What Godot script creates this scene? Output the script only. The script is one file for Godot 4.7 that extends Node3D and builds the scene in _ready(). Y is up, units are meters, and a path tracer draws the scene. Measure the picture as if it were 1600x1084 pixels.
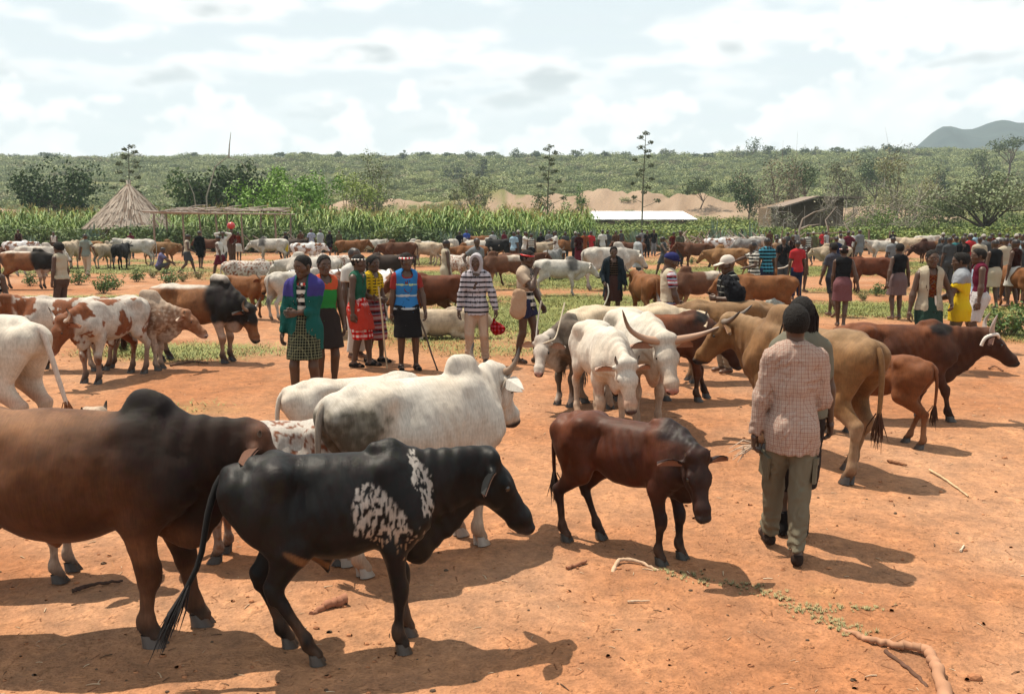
extends Node3D
# An open-air cattle market on red earth: cattle and people in the sun, sisal hedge, maize field, thatched hut, bush-covered ridge.

var rng := RandomNumberGenerator.new()
var used := {}
var M := {}

func numbered(called: String) -> String:
	var n: int = used.get(called, 0)
	used[called] = n + 1
	return called if n == 0 else "%s_%03d" % [called, n]

func tag(o: Node3D, label: String, category := "", group := "", kind := "") -> Node3D:
	if label:
		o.set_meta("label", label)
	if category:
		o.set_meta("category", category)
	if group:
		o.set_meta("group", group)
	if kind:
		o.set_meta("kind", kind)
	return o

func base(called: String, at: Vector3, turn := 0.0, size := 1.0) -> Node3D:
	var o := Node3D.new()
	o.name = numbered(called)
	add_child(o, true)
	o.position = at
	o.rotation.y = turn
	o.scale = Vector3(size, size, size)
	return o

func part(called: String, mesh: Mesh, mat: Material, parent: Node3D) -> MeshInstance3D:
	var o := MeshInstance3D.new()
	o.mesh = mesh
	o.material_override = mat
	if parent == self:
		o.name = numbered(called)
	else:
		o.name = called
	parent.add_child(o, true)
	return o

func many(called: String, mesh: Mesh, mat: Material, where: Array, tints: Array, parent: Node3D = self) -> MultiMeshInstance3D:
	var mm := MultiMesh.new()
	mm.transform_format = MultiMesh.TRANSFORM_3D
	mm.use_colors = tints.size() > 0
	mm.mesh = mesh
	mm.instance_count = where.size()
	for i in where.size():
		mm.set_instance_transform(i, where[i])
		if tints.size():
			mm.set_instance_color(i, tints[i])
	var o := MultiMeshInstance3D.new()
	o.multimesh = mm
	o.material_override = mat
	o.name = numbered(called) if parent == self else called
	parent.add_child(o, true)
	o.set_meta("kind", "stuff")
	return o

static func lin(r: float, g: float, b: float) -> Color:
	return Color(r, g, b).linear_to_srgb()

func plain(c: Color, rough := 0.85, spec := 0.3) -> StandardMaterial3D:
	# c is a linear base colour
	var m := StandardMaterial3D.new()
	m.albedo_color = c.linear_to_srgb()
	m.roughness = rough
	m.metallic_specular = spec
	return m

func leafy(c := Color(1, 1, 1), through := 0.35) -> StandardMaterial3D:
	var m := StandardMaterial3D.new()
	m.albedo_color = c.linear_to_srgb()
	m.vertex_color_use_as_albedo = true
	m.roughness = 0.6
	m.metallic_specular = 0.35
	m.cull_mode = BaseMaterial3D.CULL_DISABLED
	m.backlight_enabled = true
	m.backlight = Color(0.10, 0.13, 0.03).linear_to_srgb() * through * 2.0
	return m

func noise(freq: float, octaves := 4, sd := 1, type := FastNoiseLite.TYPE_SIMPLEX_SMOOTH) -> FastNoiseLite:
	var n := FastNoiseLite.new()
	n.seed = sd
	n.noise_type = type
	n.frequency = freq
	n.fractal_type = FastNoiseLite.FRACTAL_FBM if octaves > 1 else FastNoiseLite.FRACTAL_NONE
	n.fractal_octaves = octaves
	return n


# ---------------------------------------------------------------- where things stand (metres; x right, -z away from the camera)
# turf patches: x, z, half width, half depth, strength
var GRASS := [
	[-9.0, -26.5, 8.5, 1.7, 1.05], [-3.2, -27.5, 6.0, 3.0, 0.75], [-1.5, -19.0, 2.6, 4.0, 0.95], [0.6, -22.0, 3.0, 5.0, 1.15], [2.8, -26.0, 3.6, 3.6, 1.15], [2.0, -34.0, 5.0, 5.0, 0.95], [-0.6, -16.2, 1.6, 1.3, 0.7],
	[5.2, -40.0, 6.0, 4.0, 0.9], [-6.0, -38.0, 9.0, 7.0, 0.9], [-20.0, -44.0, 9.0, 5.0, 0.75], [9.2, -24.0, 5.5, 2.6, 0.85], [16.0, -30.0, 8.0, 2.5, 0.65], [13.6, -42.0, 8.0, 6.0, 0.85], [10.9, -17.8, 2.0, 1.6, 1.0], [24.0, -48.0, 9.0, 5.0, 0.8],
	[-5.6, -16.0, 2.4, 1.4, 0.75], [-3.9, -11.0, 1.1, 0.5, 0.55], [1.95, -5.45, 0.42, 0.14, 0.62], [2.35, -5.15, 0.28, 0.12, 0.52], [1.55, -5.62, 0.26, 0.07, 0.5], [6.0, -9.8, 0.5, 0.4, 0.4], [0.0, -52.0, 30.0, 8.0, 0.55]]
# place, height, width, kind, label
var SKYLINE := [
	[Vector3(-245.46, 35.77, -500.00), 6.0, 10.5, 0, "flat-topped tree on the skyline at the far left"],
	[Vector3(-273.95, 37.11, -520.00), 4.5, 8.0, 1, "low rounded tree on the skyline in the far left corner of the ridge"],
	[Vector3(-225.35, 37.11, -520.00), 4.0, 8.0, 1, "low tree on the skyline between the flat-topped tree and the hut"],
	[Vector3(-176.06, 37.11, -520.00), 4.6, 7.0, 1, "small tree on the skyline above the shelter"],
	[Vector3(-122.88, 36.44, -500.00), 5.0, 7.5, 0, "spreading tree on the skyline above the bright green bushes"],
	[Vector3(-108.64, 37.10, -500.00), 6.2, 8.0, 0, "umbrella-shaped tree on the skyline right of the bright green bushes"],
	[Vector3(-93.92, 37.12, -510.00), 4.8, 7.0, 1, "rounded tree on the skyline above the yellow-green bush"],
	[Vector3(-71.11, 37.11, -505.00), 5.4, 7.5, 0, "dark spreading tree on the skyline above the olive thicket"],
	[Vector3(-58.46, 37.11, -505.00), 5.8, 6.0, 1, "narrow rounded tree on the skyline left of the middle"],
	[Vector3(-47.42, 37.12, -515.00), 4.6, 7.0, 1, "low rounded tree on the skyline near the middle"],
	[Vector3(-34.53, 36.44, -510.00), 4.4, 8.0, 0, "low spreading tree on the skyline near the middle"],
	[Vector3(-22.00, 36.77, -500.00), 6.0, 8.0, 1, "tall rounded tree on the skyline left of the first flower stalk"],
	[Vector3(-10.26, 37.11, -505.00), 5.4, 8.0, 0, "spreading tree on the skyline just left of the first flower stalk"],
	[Vector3(2.68, 37.08, -495.00), 7.0, 9.0, 1, "dense tall tree on the skyline beside the first flower stalk"],
	[Vector3(12.99, 36.78, -505.00), 5.0, 6.0, 1, "small round tree on the skyline right beside the first flower stalk"],
	[Vector3(33.85, 36.44, -500.00), 5.4, 8.0, 1, "rounded tree on the skyline between the two flower stalks"],
	[Vector3(49.08, 36.77, -500.00), 5.4, 7.0, 0, "spreading tree on the skyline left of the tallest flower stalk"],
	[Vector3(59.83, 37.11, -505.00), 5.6, 7.0, 1, "round tree on the skyline close left of the tallest flower stalk"],
	[Vector3(80.74, 37.41, -495.00), 7.0, 7.0, 2, "thin grey tree on the skyline right of the tallest flower stalk"],
	[Vector3(96.73, 37.79, -505.00), 5.4, 6.0, 1, "dark small tree on the skyline right of the thin grey tree"],
	[Vector3(105.96, 37.79, -505.00), 5.6, 8.0, 0, "spreading tree on the skyline left of the big round tree"],
	[Vector3(116.69, 38.36, -490.00), 8.0, 7.5, 2, "pale tree on the skyline next to the big round tree"],
	[Vector3(122.37, 39.21, -480.00), 11.0, 9.0, 1, "biggest round-crowned tree on the skyline"],
	[Vector3(133.98, 38.07, -495.00), 7.0, 6.0, 1, "tree on the skyline close right of the big round tree"],
	[Vector3(141.88, 38.36, -490.00), 7.4, 7.0, 1, "dark double-crowned tree on the skyline right of the big round tree"],
	[Vector3(150.58, 38.63, -485.00), 8.2, 6.0, 1, "narrow dark tree on the skyline above the mud house"],
	[Vector3(157.78, 38.68, -490.00), 7.6, 7.0, 2, "grey tree on the skyline above the mud house roof"],
	[Vector3(169.41, 38.03, -490.00), 7.2, 9.0, 0, "broad dark tree on the skyline right of the mud house"],
	[Vector3(182.37, 37.38, -490.00), 6.2, 4.5, 1, "slim tree on the skyline standing alone left of the mountain"],
	[Vector3(187.66, 37.71, -490.00), 6.6, 5.0, 2, "pale slim tree on the skyline left of the mountain"],
	[Vector3(195.27, 38.03, -490.00), 7.0, 5.5, 1, "round tree on the skyline near the foot of the mountain"],
	[Vector3(199.60, 37.71, -490.00), 6.6, 5.0, 1, "second round tree on the skyline near the foot of the mountain"],
	[Vector3(201.62, 38.26, -480.00), 8.6, 8.0, 2, "pale feathery tree on the skyline at the foot of the mountain"],
	[Vector3(209.95, 35.32, -470.00), 4.0, 9.0, 0, "low dark bush-like tree on the skyline below the mountain"]]
var TREES := [
	["dense_tree", "dense round dark green tree left of the thatched hut", Vector3(-48.38, 2.24, -100.00), 8.4, 8.6, {"flat": 0.62, "low": 0.3, "ca": Color(0.022, 0.045, 0.012), "cb": Color(0.055, 0.09, 0.022), "leaves": 6000, "leaf": 0.18, "limbs": 11, "fork": 0.14, "hollow": 0.5}],
	["leafy_tree", "loose mid-green tree left in the clump behind the pole shelter", Vector3(-33.06, 2.24, -96.00), 6.6, 6.0, {"flat": 0.6, "low": 0.3, "ca": Color(0.04, 0.075, 0.02), "cb": Color(0.11, 0.16, 0.04), "leaves": 2900, "leaf": 0.19, "fork": 0.2}],
	["leafy_tree", "dark uneven tree in the middle of the clump behind the pole shelter", Vector3(-29.55, 2.24, -94.00), 7.2, 5.4, {"flat": 0.6, "low": 0.3, "ca": Color(0.03, 0.055, 0.018), "cb": Color(0.08, 0.12, 0.035), "leaves": 2900, "leaf": 0.19, "fork": 0.2}],
	["leafy_tree", "tall dark tree right in the clump behind the pole shelter", Vector3(-26.98, 2.24, -97.00), 8.4, 6.0, {"flat": 0.65, "low": 0.3, "ca": Color(0.028, 0.05, 0.016), "cb": Color(0.085, 0.12, 0.035), "leaves": 3400, "leaf": 0.19, "fork": 0.18}],
	["bright_bush", "bright fresh-green bush right of the pole shelter", Vector3(-20.67, 2.25, -84.00), 6.6, 7.0, {"flat": 0.7, "low": 0.05, "stems": 4, "ca": Color(0.09, 0.18, 0.02), "cb": Color(0.19, 0.32, 0.045), "leaves": 5200, "leaf": 0.13, "category": "bush"}],
	["bright_bush", "second bright green bush behind the red-scarfed herder", Vector3(-18.22, 2.25, -86.00), 6.2, 5.4, {"flat": 0.7, "low": 0.05, "stems": 4, "ca": Color(0.08, 0.17, 0.02), "cb": Color(0.17, 0.29, 0.045), "leaves": 4000, "leaf": 0.13, "category": "bush"}],
	["yellow_bush", "yellow-green rounded bush left of the olive thicket", Vector3(-15.94, 2.24, -98.00), 6.6, 5.0, {"flat": 0.7, "low": 0.05, "stems": 4, "ca": Color(0.15, 0.20, 0.035), "cb": Color(0.27, 0.32, 0.07), "leaves": 2600, "leaf": 0.11, "category": "bush"}],
	["olive_thicket", "tall olive thicket above the yellow-green bush", Vector3(-19.93, 2.24, -135.00), 9.0, 7.0, {"flat": 0.7, "low": 0.05, "stems": 5, "ca": Color(0.085, 0.10, 0.035), "cb": Color(0.15, 0.165, 0.06), "leaves": 2600, "leaf": 0.16, "twigs": 60, "category": "bush"}],
	["olive_thicket", "grey-olive bush on the edge of the diggings left of the first flower stalk", Vector3(-5.42, 2.24, -122.00), 6.6, 5.6, {"flat": 0.7, "low": 0.05, "stems": 5, "ca": Color(0.075, 0.085, 0.035), "cb": Color(0.14, 0.15, 0.065), "leaves": 2400, "leaf": 0.13, "twigs": 70, "category": "bush"}],
	["leafy_bush", "fresh green bush left of the metal roof", Vector3(7.04, 2.24, -100.00), 5.0, 3.4, {"flat": 0.72, "low": 0.05, "stems": 3, "ca": Color(0.06, 0.11, 0.03), "cb": Color(0.14, 0.21, 0.06), "leaves": 1900, "leaf": 0.11, "category": "bush"}],
	["leafy_bush", "dark small bush standing in front of the left end of the metal roof", Vector3(5.68, 2.25, -84.00), 2.9, 1.7, {"flat": 0.72, "low": 0.05, "stems": 3, "ca": Color(0.02, 0.045, 0.015), "cb": Color(0.06, 0.10, 0.03), "leaves": 900, "leaf": 0.09, "category": "bush"}],
	["leafy_bush", "olive bush round the foot of the first flower stalk", Vector3(3.20, 2.24, -104.00), 5.0, 3.0, {"flat": 0.72, "low": 0.05, "stems": 3, "ca": Color(0.06, 0.08, 0.03), "cb": Color(0.12, 0.14, 0.05), "leaves": 1300, "leaf": 0.12, "twigs": 30, "category": "bush"}],
	["umbrella_tree", "small umbrella-crowned tree on the spoil heap above the metal roof", Vector3(30.14, 2.24, -150.00), 5.0, 5.2, {"flat": 0.45, "ca": Color(0.04, 0.065, 0.022), "cb": Color(0.09, 0.12, 0.04), "leaves": 1500, "leaf": 0.17}],
	["dark_tree", "dark leafy tree at the right end of the spoil heaps", Vector3(31.69, 2.24, -126.00), 6.6, 4.6, {"flat": 0.62, "ca": Color(0.028, 0.05, 0.016), "cb": Color(0.075, 0.11, 0.03), "leaves": 2200, "leaf": 0.14}],
	["dark_tree", "dark tree standing above the right end of the spoil heaps", Vector3(42.08, 2.24, -172.00), 7.0, 5.4, {"flat": 0.6, "ca": Color(0.03, 0.055, 0.018), "cb": Color(0.08, 0.12, 0.035), "leaves": 1700, "leaf": 0.18}],
	["brown_bush", "withered brown bush left of the mud house", Vector3(32.90, 2.24, -118.00), 8.6, 7.4, {"flat": 0.72, "low": 0.05, "stems": 6, "ca": Color(0.10, 0.075, 0.045), "cb": Color(0.20, 0.155, 0.09), "leaves": 2600, "leaf": 0.13, "twigs": 150, "category": "bush"}],
	["dark_tree", "dark green tree peering over the mud house from the left", Vector3(46.74, 2.24, -150.00), 7.4, 5.2, {"flat": 0.6, "ca": Color(0.03, 0.06, 0.018), "cb": Color(0.085, 0.12, 0.035), "leaves": 1700, "leaf": 0.17}],
	["brown_bush", "brown-olive tall bush behind the mud house", Vector3(56.36, 2.24, -158.00), 8.6, 7.6, {"flat": 0.7, "low": 0.05, "stems": 5, "ca": Color(0.075, 0.075, 0.035), "cb": Color(0.15, 0.15, 0.065), "leaves": 2600, "leaf": 0.18, "twigs": 80, "category": "bush"}],
	["dark_tree", "dark green rounded tree high behind the tan bush", Vector3(77.08, 2.24, -200.00), 10.5, 9.0, {"flat": 0.6, "low": 0.2, "ca": Color(0.035, 0.06, 0.02), "cb": Color(0.09, 0.125, 0.04), "leaves": 2200, "leaf": 0.22}],
	["tan_bush", "large tan-olive bush behind the bare grey shrubs", Vector3(51.52, 2.24, -124.00), 8.4, 10.0, {"flat": 0.75, "low": 0.05, "stems": 7, "ca": Color(0.13, 0.125, 0.045), "cb": Color(0.23, 0.21, 0.09), "leaves": 4600, "leaf": 0.13, "twigs": 160, "category": "bush"}],
	["grey_shrub", "half-bare grey shrub in front of the mud house", Vector3(29.74, 2.25, -84.00), 4.6, 4.4, {"flat": 0.75, "low": 0.05, "stems": 6, "bark": Color(0.22, 0.19, 0.16), "ca": Color(0.13, 0.125, 0.07), "cb": Color(0.22, 0.20, 0.12), "leaves": 800, "leaf": 0.08, "twigs": 260, "category": "shrub"}],
	["grey_shrub", "grey-green twiggy shrub right of the mud house", Vector3(33.17, 2.25, -82.00), 5.0, 6.4, {"flat": 0.75, "low": 0.05, "stems": 7, "bark": Color(0.22, 0.19, 0.16), "ca": Color(0.11, 0.13, 0.06), "cb": Color(0.22, 0.23, 0.13), "leaves": 2200, "leaf": 0.085, "twigs": 260, "category": "shrub"}],
	["grey_shrub", "pale twiggy shrub left of the mud house wall", Vector3(23.88, 2.25, -84.00), 3.6, 3.4, {"flat": 0.75, "low": 0.05, "stems": 6, "bark": Color(0.24, 0.21, 0.18), "ca": Color(0.14, 0.15, 0.09), "cb": Color(0.24, 0.23, 0.15), "leaves": 700, "leaf": 0.08, "twigs": 160, "category": "shrub"}],
	["green_shrub", "fresh green low shrub under the grey shrubs on the right", Vector3(29.71, 2.25, -76.00), 2.9, 2.8, {"flat": 0.75, "low": 0.05, "stems": 4, "ca": Color(0.08, 0.14, 0.03), "cb": Color(0.17, 0.25, 0.06), "leaves": 1200, "leaf": 0.08, "category": "shrub"}],
	["green_shrub", "green shrub between the grey shrubs and the acacia", Vector3(38.00, 2.25, -84.00), 3.8, 5.4, {"flat": 0.75, "low": 0.05, "stems": 5, "ca": Color(0.08, 0.12, 0.035), "cb": Color(0.17, 0.22, 0.07), "leaves": 2200, "leaf": 0.09, "twigs": 60, "category": "shrub"}],
	["acacia", "spreading grey-green acacia with a dark forked trunk on the right", Vector3(40.46, 2.25, -80.00), 6.0, 9.6, {"flat": 0.55, "low": 0.2, "fork": 0.27, "trunk": 0.24, "limbs": 9, "bark": Color(0.085, 0.065, 0.05), "ca": Color(0.10, 0.13, 0.055), "cb": Color(0.20, 0.23, 0.12), "leaves": 7000, "leaf": 0.12, "twigs": 200}],
	["leafy_bush", "dark green bush at the right edge beside the acacia", Vector3(45.58, 2.25, -84.00), 3.2, 4.4, {"flat": 0.75, "low": 0.05, "stems": 4, "ca": Color(0.05, 0.09, 0.025), "cb": Color(0.14, 0.19, 0.05), "leaves": 1800, "leaf": 0.09, "category": "bush"}],
	["slope_tree", "slim dark tree on the green slope right of the tan bush", Vector3(109.92, 9.52, -240.00), 9.0, 5.0, {"flat": 0.5, "ca": Color(0.03, 0.055, 0.02), "cb": Color(0.08, 0.11, 0.035), "leaves": 700, "leaf": 0.26}],
	["slope_tree", "feathery tree on the slope below the mountain", Vector3(135.06, 10.43, -270.00), 13.0, 8.0, {"flat": 0.5, "ca": Color(0.06, 0.085, 0.03), "cb": Color(0.12, 0.15, 0.055), "leaves": 900, "leaf": 0.28}],
	["slope_tree", "flat-topped acacia high on the slope at the right edge", Vector3(162.87, 11.64, -310.00), 17.0, 14.0, {"flat": 0.3, "fork": 0.4, "ca": Color(0.05, 0.075, 0.03), "cb": Color(0.10, 0.13, 0.05), "leaves": 1100, "leaf": 0.32}],
	["slope_tree", "small round tree low on the slope near the right edge", Vector3(118.18, 9.22, -230.00), 7.0, 6.0, {"flat": 0.6, "ca": Color(0.045, 0.07, 0.025), "cb": Color(0.10, 0.13, 0.045), "leaves": 700, "leaf": 0.24}],
	["slope_tree", "dark round tree on the ridge slope above the sisal at centre left", Vector3(-19.76, 12.25, -330.00), 8.0, 9.0, {"flat": 0.6, "ca": Color(0.035, 0.055, 0.022), "cb": Color(0.08, 0.10, 0.04), "leaves": 700, "leaf": 0.34}],
	["slope_tree", "dark tree on the ridge slope between the skyline and the first flower stalk", Vector3(-11.76, 13.16, -360.00), 9.0, 7.0, {"flat": 0.6, "ca": Color(0.04, 0.06, 0.025), "cb": Color(0.09, 0.11, 0.045), "leaves": 700, "leaf": 0.34}]]
var SISAL := [
	[Vector3(-31.63, 2.25, -71.00), Vector3(-26.31, 2.25, -70.00), 11, 1.0, "blue-green sisal plant below the thatched hut", "sisal plants below the thatched hut"],
	[Vector3(-19.19, 2.25, -72.00), Vector3(-11.32, 2.25, -69.00), 10, 0.85, "sisal plant in the hedge behind the brown cow at centre left", "sisal hedge, left stretch"],
	[Vector3(-11.15, 2.25, -68.00), Vector3(2.39, 2.25, -70.00), 24, 0.95, "sisal plant in the hedge below the maize", "sisal hedge, middle stretch"],
	[Vector3(2.43, 2.25, -71.00), Vector3(11.32, 2.25, -69.00), 20, 0.9, "sisal plant in the hedge below the metal roof", "sisal hedge below the metal roof"],
	[Vector3(13.87, 2.25, -70.00), Vector3(18.66, 2.25, -70.00), 8, 1.1, "sisal plant right of the brushwood heap", "sisal plants right of the brushwood"],
	[Vector3(20.91, 2.25, -72.00), Vector3(24.60, 2.25, -72.00), 6, 0.8, "sisal plant in front of the mud house", "sisal plants in front of the mud house"],
	[Vector3(-36.08, 2.25, -66.00), Vector3(-32.06, 2.25, -68.00), 6, 0.7, "sisal plant at the foot of the maize on the far left", "sisal plants at the far left"]]
var STALKS := [
	["short flower stalk rising above the thatched hut", Vector3(-35.09, 2.25, -86.00), 9.0, 0.48],
	["thin flower stalk left of the metal roof", Vector3(3.31, 2.25, -88.00), 9.2, 0.40],
	["tallest flower stalk rising in front of the metal roof", Vector3(11.93, 2.25, -86.00), 10.2, 0.34]]
var HEAPS := [
	[Vector3(13.04, 0.23, -66.00), 4.0, 1.6, 46, "dark heap of crooked brushwood behind the tan cows"],
	[Vector3(-16.09, 0.20, -67.00), 4.4, 1.3, 44, "reddish brushwood heap behind the dark-headed white cow"],
	[Vector3(18.34, 0.23, -66.00), 2.6, 1.6, 24, "upright dark brushwood left of the rail fence"]]
var SNAGS := [
	[Vector3(21.62, 0.10, -70.00), [[Vector3(0, 0, 0), Vector3(-0.1, 1.6, 0), Vector3(0.1, 2.4, 0.1), Vector3(0.9, 2.9, 0.2), Vector3(1.7, 3.1, 0.2)], [Vector3(-0.1, 1.6, 0), Vector3(0.6, 1.9, -0.1), Vector3(1.4, 2.0, 0)], [Vector3(1.9, 0, 0.2), Vector3(2.0, 1.6, 0.2), Vector3(1.8, 2.3, 0.1), Vector3(2.6, 3.3, 0)], [Vector3(3.3, 0, 0.2), Vector3(3.6, 1.5, 0.2), Vector3(3.2, 2.1, 0.1), Vector3(4.2, 2.9, 0)]], "bent leafless branches in front of the mud house"],
	[Vector3(-28.91, 2.25, -90.00), [[Vector3(-0.2, 0, 0), Vector3(-0.4, 4.5, 0), Vector3(0.6, 7.4, 0), Vector3(1.8, 8.3, 0), Vector3(3.0, 7.9, 0), Vector3(3.9, 6.6, 0)], [Vector3(1.9, 8.2, 0), Vector3(2.0, 9.3, 0), Vector3(2.2, 10.6, 0)], [Vector3(-1.0, 0, 0), Vector3(-1.6, 4.8, 0), Vector3(-2.2, 6.4, 0.1)]], "thin arched bare stems against the sky above the shelter"]]
var WEEDS := [
	[Vector3(-15.38, 0, -32.90), 1.1, 0, "tall weed clump right of the man in the cream waistcoat"],
	[Vector3(-16.96, 0, -32.57), 0.9, 0, "weed clump under the brown cow on the left"],
	[Vector3(-12.85, 0, -29.08), 1.2, 1, "broad leafy weed left of the roan zebu's hump"],
	[Vector3(-13.19, 0, -30.73), 1.0, 1, "leafy weed behind the roan zebu"],
	[Vector3(-14.04, 0, -34.64), 1.0, 0, "weed tuft left of the crouching person"],
	[Vector3(-14.33, 0, -37.00), 0.8, 2, "dry weed tuft by the crouching person"],
	[Vector3(-12.00, 0, -32.57), 1.2, 1, "leafy weed in front of the crouching person"],
	[Vector3(-12.30, 0, -34.64), 0.8, 2, "dry weed right of the crouching person"],
	[Vector3(-12.22, 0, -36.18), 0.7, 2, "low dry weed under the walking herders"],
	[Vector3(-6.80, 0, -16.06), 0.55, 1, "small green weed under the roan zebu"],
	[Vector3(9.86, 0, -18.25), 1.3, 1, "broad green weed clump at the right edge"],
	[Vector3(9.86, 0, -18.67), 0.9, 1, "weed clump left of the one at the right edge"],
	[Vector3(11.05, 0, -28.07), 0.8, 0, "low weed in front of the red-brown cow"],
	[Vector3(11.74, 0, -38.75), 0.7, 1, "green weed behind the man in the red shirt"],
	[Vector3(-1.30, 0, -18.67), 0.6, 1, "weed beside the lying cow's head"],
	[Vector3(-1.12, 0, -19.00), 0.6, 0, "second weed beside the lying cow's head"],
	[Vector3(9.48, 0, -49.23), 0.7, 0, "weed under the brown cow by the brushwood"],
	[Vector3(9.98, 0, -26.26), 0.6, 2, "dry weed left of the red-brown cow"]]

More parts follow.
